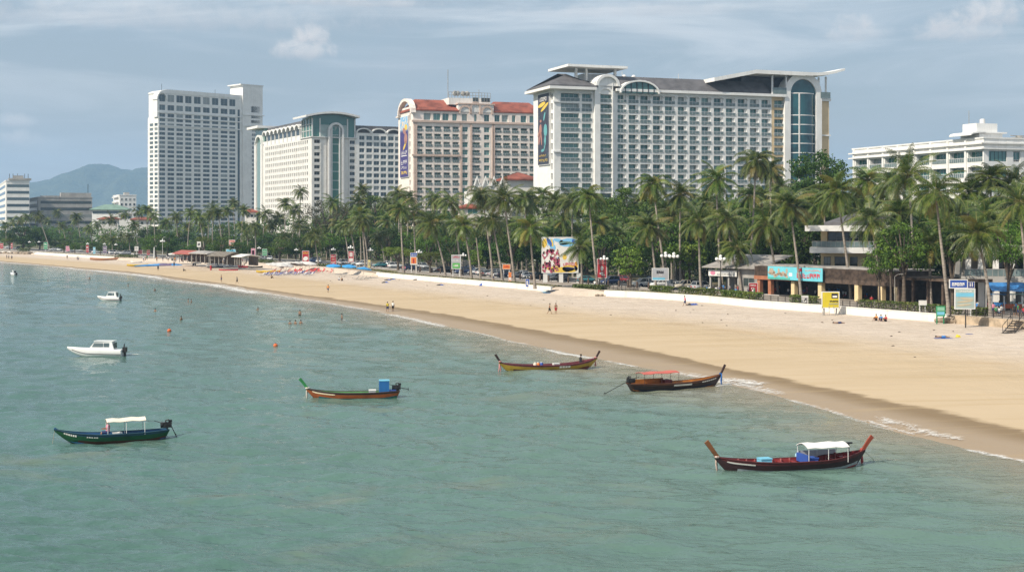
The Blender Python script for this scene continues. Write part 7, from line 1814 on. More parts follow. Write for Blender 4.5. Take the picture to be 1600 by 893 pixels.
def longtail(label, wb, ws, py_, fb, bo, bz, so, sz, beam, outer, inner, stripe, bottom, pointed_stern=False, seats=7, thwart=None):
    """wooden longtail boat; wb / ws = photo points where bow and stern meet the water; local +x to the bow"""
    B, S = gp(*wb), gp(*ws); d = B - S; Lw = d.length; root = thing('longtail_boat', label, 'boat', S, math.atan2(d.y, d.x), 'wooden longtail boats in the bay')
    n = 30; xs = [-so + (Lw+bo+so)*i/n for i in range(n+1)]; O, I, K = [], [], []
    for x in xs:
        t = (x+so)/(Lw+bo+so); zg = sheer(x, Lw, fb, bo, bz, so, sz)
        b = beam/2*max(.02, (1 - max(0, (t-.42)/.58)**2.3))
        if pointed_stern: b *= max(.03, 1 - max(0, (.38-t)/.38)**2.4)
        else: b *= 1 - .42*max(0, (.4-t)/.4)**1.6
        kz = -.28
        if x > Lw: kz = lerp(-.05, zg - .12, min(1, (x-Lw)/bo)**.9)
        elif x > Lw*.75: kz = lerp(-.28, -.05, (x-Lw*.75)/(Lw*.25))
        if x < 0: kz = lerp(-.05, zg - .14, min(1, -x/max(so, .01))**.9)
        elif x < Lw*.15: kz = lerp(-.05, -.28, x/(Lw*.15))
        hh = zg - kz
        prof = [(0, kz), (b*.55, kz + hh*.10), (b*.835, kz + hh*.425), (b*.94, kz + hh*.72), (b*.965, kz + hh*.80), (b, zg)]
        O.append([(x, -y, z) for y, z in reversed(prof)] + [(x, y, z) for y, z in prof[1:]])
        fl = min(zg - .05, max(kz + .10, -.02 if 0 < x < Lw else kz + .1)); ib = max(.005, b - .05)
        I.append([(x, -ib, zg - .01), (x, -ib*.9, lerp(fl, zg, .5)), (x, -ib*.7, fl), (x, ib*.7, fl), (x, ib*.9, lerp(fl, zg, .5)), (x, ib, zg - .01)])
    mb = MB(); m = len(O[0])
    for i in range(n):
        for k in range(m-1):
            row = min(k, m-2-k); mat = 0 if row in (2,) else (2 if row == 0 or row == 1 else (0 if row == 2 else 3))
            mat = {0: 2, 1: 0, 2: 0, 3: 3 if -.1 < xs[i] < Lw*.93 else 0, 4: 3 if -.1 < xs[i] < Lw*.93 else 0}[row]
            mb.add([O[i][k], O[i+1][k], O[i+1][k+1], O[i][k+1]], [(0, 1, 2, 3)], mat, True)
        for k in range(5): mb.add([I[i][k], I[i][k+1], I[i+1][k+1], I[i+1][k]], [(0, 1, 2, 3)], 1, False)
    mb.add(O[0], [tuple(range(m))], 0); mb.add(O[-1], [tuple(range(m))], 0)
    h = mb.build('hull', hull_mats(outer, inner, stripe, bottom), root, fix=False)
    for sgn in (0, -1):
        g = MB(); g.tube([(Vector(o[sgn]) + Vector((0, 0, .0))) for o in O], .045, 6); g.build('gunwale', stripe, root)
    for k in range(seats):
        x = lerp(Lw*.12, Lw*.92, (k+.5)/seats); i = min(range(n+1), key=lambda q: abs(xs[q]-x)); b = abs(I[i][0][1]); zg = I[i][0][2]
        t = MB(); t.box(x-.09, x+.09, -b*.97, b*.97, zg-.16, zg-.11); t.build('thwart', thwart or inner, root)
    for k in range(9):                                               # ribs standing against the inside planking
        pass
    root['_d'] = 0; del root['_d']
    return root, Lw, O, xs
def post(root, pts, w0, w1, mat, name='prow_post', tip=None):
    mb = MB(); n = len(pts)
    secs = []
    for i, p in enumerate(pts):
        w = lerp(w0, w1, i/(n-1))*.86; a = Vector(pts[min(i+1, n-1)]) - Vector(pts[max(0, i-1)]); a.normalize(); nrm = Vector((-a.z, 0, a.x)); p = Vector(p)
        secs.append([p + nrm*w + Vector((0, -.055, 0)), p + nrm*w + Vector((0, .055, 0)), p - nrm*w + Vector((0, .055, 0)), p - nrm*w + Vector((0, -.055, 0))])
    loft(mb, secs, smooth=False); return mb.build(name, mat, root)
def ribbon(root, p, ln, mat, n=3, seed=0, spread=.12, name='ribbon_garland'):
    r = random.Random(seed); mb = MB(); p = Vector(p); mb.tube([p + Vector((-.12, -.1, .02)), p + Vector((.05, -.13, -.02)), p + Vector((.14, .05, .02)), p + Vector((0, .13, 0)), p + Vector((-.12, -.1, .02))], .07, 6)
    for k in range(n):
        x = r.uniform(-spread, spread); q = [p + Vector((x*t*1.2 + .04*math.sin(5*t+k), -.12 - .03*k, -ln*t*r.uniform(.85, 1.05))) for t in (0, .3, .6, 1)]
        mb.tube(q, [.05, .06, .055, .035], 5)
    return mb.build(name, mat, root)
def canopy(root, x0, x1, z, w, mat, posts_m, sag=.25, drop=.0, floor_z=.4, slope=0.0):
    mb = MB(); n = 8; secs = []
    for i in range(7):
        x = lerp(x0, x1, i/6); zz = z + slope*(i/6) - .03*math.sin(i*2.1)
        top = [(x, lerp(-w/2, w/2, k/n), zz + sag*math.sin(math.pi*k/n)) for k in range(n+1)]
        secs.append(top + [(x, y, q - .035) for (x, y, q) in reversed(top)])
    loft(mb, secs, smooth=True)
    for (xa_, za_) in ((x0, z), (x1, z + slope)): pass
    c = mb.build('canopy', mat, root)
    mb = MB(); mb.tube([(0, 0, 0), (0, 0, 1)], .022, 6); me = mb.mesh('canopy_pole', [posts_m])
    for x in (x0+.08, (x0+x1)/2, x1-.08):
        for y in (-w/2+.04, w/2-.04): inst('canopy_pole', me, c, (x, y, floor_z), (0, 0, 0), (1, 1, z - floor_z + .0))
    return c
def engine(root, x, z, ang, shaft=2.2, side=0.0, lift=.35):
    """car-type engine on a pivot with its long propeller shaft"""
    mb = MB(); mb.box(x-.28, x+.32, -.2, .2, z+.12, z+.48); mb.tube([(x-.2, 0, z+.48), (x-.2, 0, z+.64)], .13, 10); mb.tube([(x+.34, 0, z+.3), (x+.46, 0, z+.3)], .2, 12); mb.box(x-.12, x+.2, -.3, -.2, z+.2, z+.42); mb.box(x-.1, x+.25, .2, .28, z+.16, z+.36); mb.tube([(x+.1, .1, z+.48), (x+.15, .12, z+.62), (x-.1, .15, z+.68)], .05, 6); mb.tube([(x, 0, z-.25), (x, 0, z+.15)], .06, 8); mb.tube([(x+.3, -.05, z+.4), (x+.9, -.1, z+.62)], .022, 5)
    e = mb.build('engine', M_ENGINE, root); mb = MB(); a, b = Vector((x-.25, 0, z+.25)), Vector((x-.25-shaft, side, z+.25-lift)); mb.tube([a, b], .03, 6)
    for k in range(3): t = k*2.094; mb.box(b.x-.02, b.x+.02, b.y+.1*math.cos(t)-.05, b.y+.1*math.cos(t)+.05, b.z+.1*math.sin(t)-.05, b.z+.1*math.sin(t)+.05)
    mb.build('propeller_shaft', M_ENGINE, e); return e
def hull_text(root, O, xs, x0, x1, f0, f1, n, seed, mat, th=.2):
    """letters painted on both topsides of the hull, following its planking"""
    for side in (0, 1):
        mb = MB(); g = MB(); glyphs(g, 0, 1, 0, 1, n, seed, 0, 1, th=th)
        for i in range(0, len(g.v), 8):
            q = g.v[i:i+8]; a0, a1 = min(p[0] for p in q), max(p[0] for p in q); c0, c1 = min(p[2] for p in q), max(p[2] for p in q)
            vs = []
            for (u, v) in ((a0, c0), (a1, c0), (a1, c1), (a0, c1)):
                x = lerp(x0, x1, u if side == 0 else 1-u); k = min(range(len(xs)-1), key=lambda t: abs((xs[t]+xs[t+1])/2 - x)); t = (x-xs[k])/(xs[k+1]-xs[k])
                sec = [Vector(O[k][m_]).lerp(Vector(O[k+1][m_]), t) for m_ in ((3, 2, 1, 0) if side == 0 else (-4, -3, -2, -1))]
                zq = lerp(sec[0].z, sec[3].z, lerp(f0, f1, v)); q_ = max(i_ for i_ in range(3) if sec[i_].z <= zq + 1e-6); p = sec[q_].lerp(sec[q_+1], (zq - sec[q_].z)/max(1e-5, sec[q_+1].z - sec[q_].z)); p.y += (-.035 if side == 0 else .035); vs.append(p)
            mb.add(vs, [(0, 1, 2, 3)])
        mb.build('lettering', mat, root)
def at_boat(root, x, y, z): return root.location + Matrix.Rotation(root.rotation_euler.z, 3, 'Z') @ Vector((x, y, z))
def anchor_rope(root, label, a, b, sag=.1):
    mb = MB(); a, b = at_boat(root, *a), at_boat(root, *b); m_ = (a+b)/2 - Vector((0, 0, sag)); mb.tube([a - a, m_ - a, b - a], .016, 5); return tag(mb.build('mooring_rope', M_ROPE, None, a), label, 'rope')
def crate(p, s, yaw, mat, label, name='storage_box', cat='box', lid=None):
    root = thing(name, label, cat, p, yaw); mb = MB(); x, y, z = s
    mb.box(-x, x, -y, y, 0, z); 
    for sx in (-1, 1): mb.box(sx*x-.02, sx*x+.02, -y-.02, -y+.03, .001, z-.002)
    mb.build('box_body', mat, root); mb = MB(); mb.box(-x-.03, x+.03, -y-.03, y+.03, z+.002, z+.07); mb.build('lid', lid or mat, root); return root
INKB = paint('boat_lettering', (.70, .68, .62), .6, .05)
# 1 green boat with white canopy, engine at the right
b1, Lw, O, xs = longtail('dark green longtail boat with blue interior, white canopy and outboard engine', (112,691.5), (258,683.5), 0, .52, 1.15, 1.0, .25, .62, 1.45, wood('bottle_green_boat_paint', (.012,.085,.032)), M_INNER_BLUE, wood('dark_blue_green_rail', (.02,.07,.10)), wood('brown_waterline_paint', (.11,.04,.025)))
post(b1, [(Lw+.85, 0, .85), (Lw+1.05, 0, 1.0), (Lw+1.15, 0, 1.06)], .10, .09, M_INNER_BLUE)
canopy(b1, Lw*.22, Lw*.64, 1.42, 1.35, paint('cream_canvas', (.78,.70,.58), .8, .06), M_METAL_WHITE, .16, slope=-.05)
engine(b1, -.15, .62, 0, .35, 0, .75); hull_text(b1, O, xs, Lw+.55, Lw-.3, .45, .75, 6, 71, INKB, .12); hull_text(b1, O, xs, Lw-.9, Lw-1.7, .5, .68, 5, 72, INKB, .12)
anchor_rope(b1, 'thin mooring rope hanging from the bow of the green boat', (Lw+1.1, 0, 1.0), (Lw+1.3, -.1, -.3), 0)
person('chair', at_boat(b1, Lw*.62, 0, .12), b1.rotation_euler.z, 'person in pink seated under the canopy edge of the green boat', PNK, NAV)
crate(at_boat(b1, Lw*.52, .1, .12), (.3, .25, .4), b1.rotation_euler.z, P_SKY, 'light blue box on the floor of the green boat', lid=P_WHITE)
# 2 orange boat with the green prow and blue cabin box
b2, Lw, O, xs = longtail('orange-brown longtail boat with green interior, tall green prow and blue box aft', (492,622.5), (620,620.5), 0, .50, .75, .90, .25, .62, 1.5, wood('orange_brown_boat_paint', (.33,.085,.02)), M_INNER_GREEN, wood('dark_rail_paint', (.06,.035,.03)), wood('teal_waterline_paint', (.02,.16,.18)))
post(b2, [(Lw+.45, 0, .72), (Lw+.75, 0, 1.05), (Lw+1.0, 0, 1.4), (Lw+1.3, 0, 1.75)], .11, .15, wood('bright_green_prow_paint', (.03,.22,.06)))
ribbon(b2, (Lw+.62, 0, .92), .95, paint('pale_ribbon', (.62,.55,.48), .8, .1), 2, 2)
engine(b2, -.05, .60, 0, .7, 0, .15); hull_text(b2, O, xs, Lw+.1, Lw-1.6, .5, .74, 7, 73, paint('cream_lettering', (.72,.58,.40), .6, .05))
crate(at_boat(b2, Lw*.155, 0, .05), (.42, .40, 1.42), b2.rotation_euler.z, paint('blue_locker_paint', (.02,.13,.36), .5, .12), 'tall bright blue locker standing aft in the orange boat', 'boat_locker', 'locker', P_SKY)
crate(at_boat(b2, Lw*.02+.25, 0, .2), (.3, .35, .42), b2.rotation_euler.z, P_BLUE, 'low blue crate behind the tall locker in the orange boat')
crate(at_boat(b2, Lw*.30, .05, .15), (.28, .3, .5), b2.rotation_euler.z, P_GREY, 'grey and white bundle before the locker in the orange boat', 'canvas_bundle', 'bundle', P_WHITE)
# 3 yellow boat, posts at both ends
b3, Lw, O, xs = longtail('mustard yellow longtail boat with maroon interior and dark posts at both ends', (792,579.5), (920,574.5), 0, .50, .85, .93, .95, 1.05, 1.6, wood('mustard_boat_paint', (.36,.24,.025)), M_INNER_VIO, M_INNER_VIO, wood('dark_brown_waterline', (.12,.04,.02)), True)
DKPOST = wood('dark_brown_post', (.06,.03,.025))
post(b3, [(Lw+.55, 0, .75), (Lw+.85, 0, 1.15), (Lw+1.25, 0, 1.75)], .10, .13, DKPOST); post(b3, [(-.7, 0, .85), (-.95, 0, 1.25), (-1.25, 0, 1.75)], .09, .12, DKPOST, 'stern_post')
PINKR = paint('pink_ribbon', (.55,.25,.24), .8, .12); ribbon(b3, (Lw+.72, 0, 1.0), 1.15, PINKR, 3, 3); ribbon(b3, (-.78, 0, 1.08), 1.05, PINKR, 3, 4)
hull_text(b3, O, xs, Lw*.40, Lw*.26, .3, .75, 4, 74, INKB)
for k, (x, m_, lb) in enumerate([(.66, C_('cream_plastic', (.7,.6,.48)), 'cream drum in the yellow boat, left of the orange one'), (.625, P_ORANGE, 'orange drum standing in the yellow boat'), (.585, P_BLUE, 'blue drum in the yellow boat, right of the orange one')]):
    root = thing('plastic_drum', lb, 'drum', at_boat(b3, Lw*x, 0, .12)); mb = MB(); mb.tube([(0, 0, 0), (0, 0, .1), (0, 0, .55), (0, 0, .62)], [.17, .19, .19, .14], 12); mb.build('drum_body', m_, root); mb = MB(); mb.tube([(0, 0, .62), (0, 0, .68)], .09, 10); mb.build('cap', P_WHITE, root)
crate(at_boat(b3, Lw*.40, -.1, .25), (.32, .2, .3), b3.rotation_euler.z, P_WHITE, 'white canvas bundle amidships in the yellow boat', 'canvas_bundle', 'bundle')
person('chair', at_boat(b3, Lw*.10, 0, .15), b3.rotation_euler.z + 3.0, 'person in black seated at the right end of the yellow boat', BLK, BLK)
# 4 dark boat at the water's edge, red canopy, engine at the left
b4, Lw, O, xs = longtail('dark brown longtail boat with red canopy nosing onto the sand', (1117,602), (986,610), 0, .55, .75, 1.05, .25, .66, 1.6, wood('black_brown_boat_paint', (.035,.018,.014)), M_INNER_ORG, wood('brown_rail_timber', (.13,.05,.025)), wood('blue_black_waterline', (.02,.025,.05)))
post(b4, [(Lw+.4, 0, .85), (Lw+.75, 0, 1.2), (Lw+1.15, 0, 1.9)], .09, .12, DKPOST); ribbon(b4, (Lw+.62, 0, 1.08), 1.0, paint('blue_ribbon', (.04,.15,.42), .8, .1), 3, 6)
canopy(b4, Lw*.10, Lw*.52, 1.50, 1.5, paint('salmon_red_canvas', (.52,.13,.10), .8, .08), DKPOST, .12, slope=.0)
engine(b4, -.1, .62, 0, 2.4, .0, 1.0); hull_text(b4, O, xs, Lw*.46, Lw*.66, .42, .74, 6, 75, INKB, .2); hull_text(b4, O, xs, Lw*.80, Lw*1.0, .58, .76, 7, 76, INKB, .12)
crate(at_boat(b4, Lw*.42, .1, .2), (.35, .4, .55), b4.rotation_euler.z, wood('dark_red_locker', (.14,.03,.03)), 'dark red locker under the canopy front of the dark boat', 'boat_locker', 'locker')
mb = MB(); mb.box(-1.5, 1.5, -.05, .05, 0, .42); o = mb.build('side_board', M_INNER_ORG, b4, (Lw*.25, .6, .5))
# 5 nearest boat
b5, Lw, O, xs = longtail('largest dark maroon longtail boat with white canopy, posts at both ends', (1137,738), (1335,727.5), 0, .56, .85, 1.0, .75, 1.0, 1.75, wood('dark_maroon_boat_paint', (.034,.014,.015)), M_INNER_RED, wood('maroon_rail_paint', (.10,.02,.02)), wood('pale_waterline_stripe', (.38,.40,.42)), True, 8)
BRP = wood('varnished_brown_post', (.22,.085,.03)); post(b5, [(Lw+.5, 0, .80), (Lw+.8, 0, 1.15), (Lw+1.1, 0, 1.55), (Lw+1.4, 0, 1.95)], .12, .17, BRP)
post(b5, [(-.5, 0, .85), (-.75, 0, 1.2), (-1.05, 0, 1.6), (-1.25, 0, 1.8)], .11, .15, wood('red_brown_post', (.30,.06,.03)), 'stern_post')
ribbon(b5, (Lw+.68, 0, .98), 1.35, paint('cream_violet_ribbon', (.55,.42,.36), .8, .25, 9), 3, 7, .05); ribbon(b5, (-.62, -.1, 1.0), .95, paint('red_ribbon', (.42,.07,.07), .8, .1), 4, 8, .12)
canopy(b5, Lw*.09, Lw*.42, 1.36, 1.55, paint('white_canvas', (.80,.77,.72), .8, .05), M_METAL_WHITE, .22)
mb = MB(); mb.box(Lw*.10, Lw*.40, -.86, -.80, .55, .98); mb.build('side_screen', paint('pale_screen_board', (.50,.50,.55), .6, .08), b5)
mb = MB(); mb.box(Lw*.40, Lw*.42, -.75, .7, .4, .9); mb.build('front_screen', P_BLUE, b5)
mb = MB(); glyphs(mb, Lw*.20, Lw*.28, .68, .78, 6, 77, -.885, -.862); mb.build('lettering', INK_DARK, b5)
hull_text(b5, O, xs, Lw+.15, Lw-1.55, .54, .72, 7, 78, paint('faded_lettering', (.52, .50, .46), .6, .1), .13)
mb = MB()
for k in range(12): x = lerp(Lw*.12, Lw*.90, k/11); i = min(range(len(xs)), key=lambda q: abs(xs[q]-x)); b = O[i][-1][1]-.06; zg = O[i][-1][2]; mb.box(x-.03, x+.03, b-.12, b-.03, zg-.32, zg+.01); mb.box(x-.03, x+.03, -b+.03, -b+.12, zg-.32, zg+.01)
mb.build('rib', wood('pinkish_rib_paint', (.45,.16,.15)), b5)
crate(at_boat(b5, Lw*.72, .1, .22), (.35, .3, .52), b5.rotation_euler.z, P_SKY, 'turquoise cool box in the bow half of the nearest boat')
crate(at_boat(b5, Lw*.36, .2, .25), (.3, .35, .42), b5.rotation_euler.z, P_BLUE, 'deep blue box under the front of the nearest boat canopy')
root = thing('plastic_bag', 'blue and white bag hanging at the canopy front of the nearest boat', 'bag', at_boat(b5, Lw*.395, -.93, .42)); mb = MB(); mb.ball((0, 0, .22), .2, 8, 6, sz=1.2); mb.tube([(0, 0, .42), (0, .02, .55)], [.06, .03], 6); mb.build('bag_body', C_('pale_blue_plastic', (.35,.55,.65)), root)
mb = MB(); mb.tube([(-.1, 0, .5), (-.1, 0, 1.35)], .05, 6); mb.box(-.32, .12, -.08, .08, 1.32, 1.42); mb.build('tiller_post', M_ENGINE, b5, (.55, .1, .1))
mb = MB(); mb.box(-.2, .35, -.25, .25, .2, .55); mb.tube([(0, 0, .55), (.1, .1, .8)], .05, 6); mb.tube([(-.2, -.2, .4), (.5, -.3, .75)], .04, 5); mb.build('engine', M_INNER_RED, b5, (.75, 0, .1))
anchor_rope(b5, 'taut mooring rope from the right end of the nearest boat', (-.7, -.05, .9), (-2.2, -.9, -.2), -.05)
anchor_rope(b2, 'slack mooring rope hanging from the bow of the orange boat', (Lw*.0 + 7.6, -.1, .75), (8.1, -.3, -.2), .0)
# ---------------------------------------------------------------- motor cruisers
M_GEL = paint('white_gelcoat', (.80, .79, .77), .25, .03, spec=.5); M_GELDARK = paint('dark_waterline_band', (.10, .09, .09), .4, .1)
def cruiser(label, wb, ws, stripe, long_bow=1.0, cabin=(.30, .78), beam=.32, hgt=1.0, letters=False, cz=1.0):
    B, S = gp(*wb), gp(*ws); d = B - S; L = d.length; root = thing('motor_cruiser', label, 'motor boat', S, math.atan2(d.y, d.x)); bw = L*beam/2; n = 16; secs = []; fb = .75*hgt
    for i in range(n+1):
        t = i/n; x = L*t*(1 + .0) + (long_bow*max(0, (t-.6)/.4)**1.5); b = bw*max(.02, 1 - max(0, (t-.45)/.55)**2.2); zg = fb + .28*hgt*t*t; k = -.3 + (.25 + zg*.8)*max(0, (t-.72)/.28)**1.6
        secs.append([(x, -b*.5, k + .08), (x, -b*.9, lerp(k, zg, .45)), (x, -b, zg*.97), (x, -b*.98, zg), (x, 0, zg + .04), (x, b*.98, zg), (x, b, zg*.97), (x, b*.9, lerp(k, zg, .45)), (x, b*.5, k+.08), (x, 0, k)])
    mb = MB(); loft(mb, secs); mb.build('hull', M_GEL, root)
    for s, sel in ((-1, 1), (1, 7)): g = MB(); g.tube([Vector(q[sel]) + Vector((0, s*.012, .06)) for q in secs[:-1]], .045*hgt, 5); g.build('hull_stripe', stripe, root)
    c0, c1 = L*cabin[0], L*cabin[1]; hz = fb + .95*cz; w = bw*.80
    mb = MB(); loft(mb, [[(c0, -w, fb), (c1+L*.10, -w*.8, fb+.1), (c1+L*.10, w*.8, fb+.1), (c0, w, fb)], [(c0+.25, -w*.86, hz), (c1-L*.04, -w*.74, hz), (c1-L*.04, w*.74, hz), (c0+.25, w*.86, hz)]], smooth=False)
    mb.box(c0+.05, c1-L*.02, -w*.9, w*.9, hz+.002, hz+.08); mb.build('cabin', M_GEL, root)
    me_h = (hz-fb)
    for s in (-1, 1):
        for (a, b) in ((c0+.55, (c0+c1)/2-.04), ((c0+c1)/2+.04, c1-.05)):
            f = lambda x, q: (x, s*(lerp(w, w*.86, q) - (x-c0)/(c1-c0)*w*.14 + .035), fb + me_h*q)
            sh = L*.05 if b > c1-.2 else 0
            mb = MB(); v = [f(a, .35), f(b + sh*.6, .35), f(b-sh*.3, .82), f(a, .82)]; v2 = [(x, y - s*.03, z) for x, y, z in v]; mb.add(v + v2, [(0, 1, 2, 3), (4, 7, 6, 5), (0, 4, 5, 1), (1, 5, 6, 2), (2, 6, 7, 3), (3, 7, 4, 0)]); mb.build('cabin_window', M_GLASS_GREY, root)
    mb = MB(); f = lambda y, q: (lerp(c1+L*.10, c1-L*.04, q) + .02, y*lerp(w*.8, w*.74, q)*.86, lerp(fb+.1, hz, q)); v = [f(-1, .3), f(1, .3), f(1, .85), f(-1, .85)]; v2 = [(x-.04, y, z-.02) for x, y, z in v]; mb.add(v + v2, [(0, 1, 2, 3), (4, 7, 6, 5), (0, 4, 5, 1), (1, 5, 6, 2), (2, 6, 7, 3), (3, 7, 4, 0)]); mb.build('windscreen', M_GLASS_DARK, root)
    mb = MB(); mb.box(c0-.03, c0+.02, -w*.6, w*.6, fb+.2, hz-.15); mb.build('rear_window', M_GLASS_DARK, root)
    mb = MB(); mb.box(-.45, -.02, -.22, .22, .45*hgt, 1.05*hgt); mb.box(-.35, -.12, -.1, .1, -.3, .45*hgt); mb.tube([(-.15, .05, 1.05*hgt), (-.2, .05, 1.45*hgt)], .07, 6); mb.build('outboard_engine', M_ENGINE, root)
    if letters:
        mb = MB(); glyphs(mb, L*.38, L*.60, fb*.62, fb*.9, 9, 91, -bw-.04, -bw-.0, th=.22); mb.build('lettering', INK_DARK, root)
    return root, L
c1, L1 = cruiser('larger white cabin cruiser with long bow, dark lettering and trailing wake', (121,555), (192,555.5), M_GELDARK, 1.2, (.16, .62), .30, .95, True, 1.0)
cruiser('small white cabin cruiser with reddish hull stripe, further out to sea', (158.5,469.5), (187,469.5), C_('dark_red_stripe', (.20,.05,.06)), .8, (.12, .62), .42, .9, False, 1.1)
cruiser('tiny white motor boat at the far left edge of the bay', (17.5,430), (25,430.5), M_GELDARK, .5, (.2, .55), .4, .8, False, .9)
def wake(name, pts, wid, k):
    V_, F_, U_ = [], [], []; n = 14
    for i in range(n+1):
        t = i/n; p = gp(lerp(pts[0], pts[2], t), lerp(pts[1], pts[3], t), 0); w = wid*(.4 + t)
        for j in range(5): s = -1 + j/2; V_.append((p.x, p.y + s*w, .02 + .04*(1-abs(s)))); U_.append((k - .25*t - (.6 if i in (0, n) else 0), s))
    for i in range(n):
        for j in range(4): F_.append((i*5+j, (i+1)*5+j, (i+1)*5+j+1, i*5+j+1))
    tag(inst(name, mesh_uv(name, V_, F_, U_, M_FOAM)), kind='stuff')
wake('wake_foam', (196, 553.5, 238, 553), .55, 1.0); wake('wake_foam', (533, 499, 540, 500), .5, .9); wake('wake_foam', (402, 484.8, 409, 485), .4, .9); wake('wake_foam', (1118, 603.5, 1150, 598), .7, .8)
# mooring buoys
M_BUOY = paint('orange_buoy', (.62, .13, .03), .45, .08)
for px, py, lb in ((264.5, 517.5, 'round orange buoy, left one, below the swimmer'), (430.5, 541, 'round orange buoy, right one, above the orange boat')):
    root = thing('buoy', lb, 'buoy', gp(px, py, 0)); mb = MB(); mb.ball((0, 0, .10), .29, 12, 8); mb.build('float', M_BUOY, root); mb = MB(); mb.tube([(0, 0, .37), (0, 0, .48)], .05, 6); mb.build('ring', M_DARK, root)

# ================================================================ beach furniture and craft
M_CANV = paint('parasol_canvas', (1, 1, 1), .85, .06, objcol=True)
def parasol_proto():
    root = thing('parasol', None, 'parasol', (0, 0, 0)); mb = MB(); n = 8; rr = 1.7
    for k in range(n):
        a, b = 2*math.pi*k/n, 2*math.pi*(k+1)/n; mb.add([(0, 0, 2.45), (rr*math.cos(a), rr*math.sin(a), 2.0), (rr*math.cos(b), rr*math.sin(b), 2.0), (rr*math.cos(a), rr*math.sin(a), 1.84), (rr*math.cos(b), rr*math.sin(b), 1.84)], [(0, 1, 2), (1, 3, 4, 2)])
    mb.build('canopy', M_CANV, root); mb = MB(); mb.tube([(0, 0, -.3), (0, 0, 2.5)], .035, 6); mb.build('pole', M_METAL_WHITE, root); return root
PAR = parasol_proto(); used = False
PARS = []
def parasol(px, py, c, lb, group=None, tilt=(0, 0), s=1.0):
    global used
    o = PAR if not used else copy_tree(PAR); used = True; o.location = beach_z(px, py); o.rotation_euler = (tilt[0], tilt[1], rng.uniform(0, 3)); recolor(o, c); o['label'] = lb; o.scale = (s,)*3
    if group: o['group'] = group
r = random.Random(9)
for i in range(9): parasol(423 + i*7.5 + r.uniform(-1, 1), 425.6 - i*.35 + r.uniform(-.5, .5), (.62, .60, .57), 'off-white parasol in the crowded row behind the red beach chairs', 'off-white beach parasols', (r.uniform(.15, .35), r.uniform(-.3, -.1)), 1.15)
for px, py, lb in ((521, 428.5, 'bright blue parasol, left of three at the right end of the chairs'), (545, 429.5, 'bright blue parasol, middle of three beside the red banner'), (567, 434.5, 'bright blue parasol, rightmost of three by the twin palms')): parasol(px, py, (.05, .30, .62), lb, None, (.1, -.1), 1.2)
def chair_proto():
    root = thing('deck_chair', None, 'deck chair', (0, 0, 0)); mb = MB(); mb.box(-.3, .75, -.3, .3, .30, .36); mb.build('seat', M_CANV, root)
    mb = MB(); mb.prism([(-.3, .33), (-.26, .31), (-.82, .95), (-.87, .92)], 'y', -.3, .3); mb.build('backrest', M_CANV, root)
    mb = MB(); mb.tube([(0, 0, 0), (0, 0, .31)], .025, 5); me = mb.mesh('leg', [M_METAL_WHITE])
    for x in (-.25, .7):
        for y in (-.28, .28): inst('leg', me, root, (x, y, 0))
    return root
CH = chair_proto(); cu = False
def chair(px, py, c, lb, grp):
    global cu
    o = CH if not cu else copy_tree(CH); cu = True; o.location = beach_z(px, py); o.rotation_euler = (0, 0, SEA + r.uniform(-.15, .15)); recolor(o, c); o['label'] = lb; o['group'] = grp
for i in range(34): chair(r.uniform(452, 516), 424.5 + r.uniform(-1.2, 2.8), (.50, .05, .05), 'red deck chair in the packed rows below the off-white parasols', 'red deck chairs')
for i in range(30): t = i/29; chair(lerp(409, 488, t) + r.uniform(-.6, .6), 430.6 + r.uniform(-1.6, .9) - t*1.0, r.choice(((.05, .06, .18), (.55, .54, .56), (.07, .10, .30))), 'blue or white deck chair in the long front row', 'blue and white deck chairs')
for i in range(8): chair(r.uniform(424, 452), 425.3 + r.uniform(-1, 1.2), (.5, .12, .10), 'faded red deck chair tucked under the off-white parasols', 'faded red deck chairs')
for i, (px, py) in enumerate([(556, 437), (562, 437.5), (568, 437), (574, 437.5), (532, 431.5), (538, 432)]): chair(px, py, (.25, .23, .2), 'grey-brown deck chair in the shade of the blue parasols', 'grey deck chairs')
# small craft drawn up on the sand
def small_boat(name, label, cat, px, py, L, wd, hgt, yaw, mat, inner, seatm=None):
    root = thing(name, label, cat, beach_z(px, py), yaw); n = 12; secs = []
    for i in range(n+1):
        t = i/n; x = (t-.5)*L; b = wd/2*max(.04, 1 - abs(2*t-1)**3); z = hgt*(.75 + .35*(2*t-1)**2); secs.append([(x, -b*.6, .0 + .25*hgt*(2*t-1)**4), (x, -b, z), (x, -b*.8, z-.02), (x, -b*.5, .14+.25*hgt*(2*t-1)**4), (x, b*.5, .14+.25*hgt*(2*t-1)**4), (x, b*.8, z-.02), (x, b, z), (x, b*.6, .25*hgt*(2*t-1)**4)])
    mb = MB(); loft(mb, secs); mb.build('hull', mat, root)
    for q in (-.2, .1): mb = MB(); mb.box(q*L-.12, q*L+.12, -wd*.42, wd*.42, hgt*.55, hgt*.62); mb.build('seat', seatm or inner, root)
    return root
YB = C_('yellow_boat_paint', (.62, .42, .04))
small_boat('rowing_boat', 'yellow rowing boat lying on the sand below the beach vine mound', 'boat', 215, 416, 7, 1.6, .8, .3, YB, P_WHITE)
small_boat('rowing_boat', 'dark-decked boat just above the yellow rowing boat', 'boat', 213, 410.5, 4, 1.4, .7, .2, P_WHITE, M_DARK)
small_boat('banana_boat', 'yellow banana boat, left of two before the deck chairs', 'boat', 414, 426, 5, 1.2, .7, .3, YB, YB); small_boat('banana_boat', 'yellow banana boat, right of two before the deck chairs', 'boat', 424, 426, 5, 1.2, .7, .2, YB, YB)
small_boat('beached_boat', 'long pale boat with blue cover at the right end of the far white wall', 'boat', 166, 406.5, 12, 2.2, 1.1, .45, C_('weathered_orange_hull', (.50, .25, .14)), P_SKY, P_SKY)
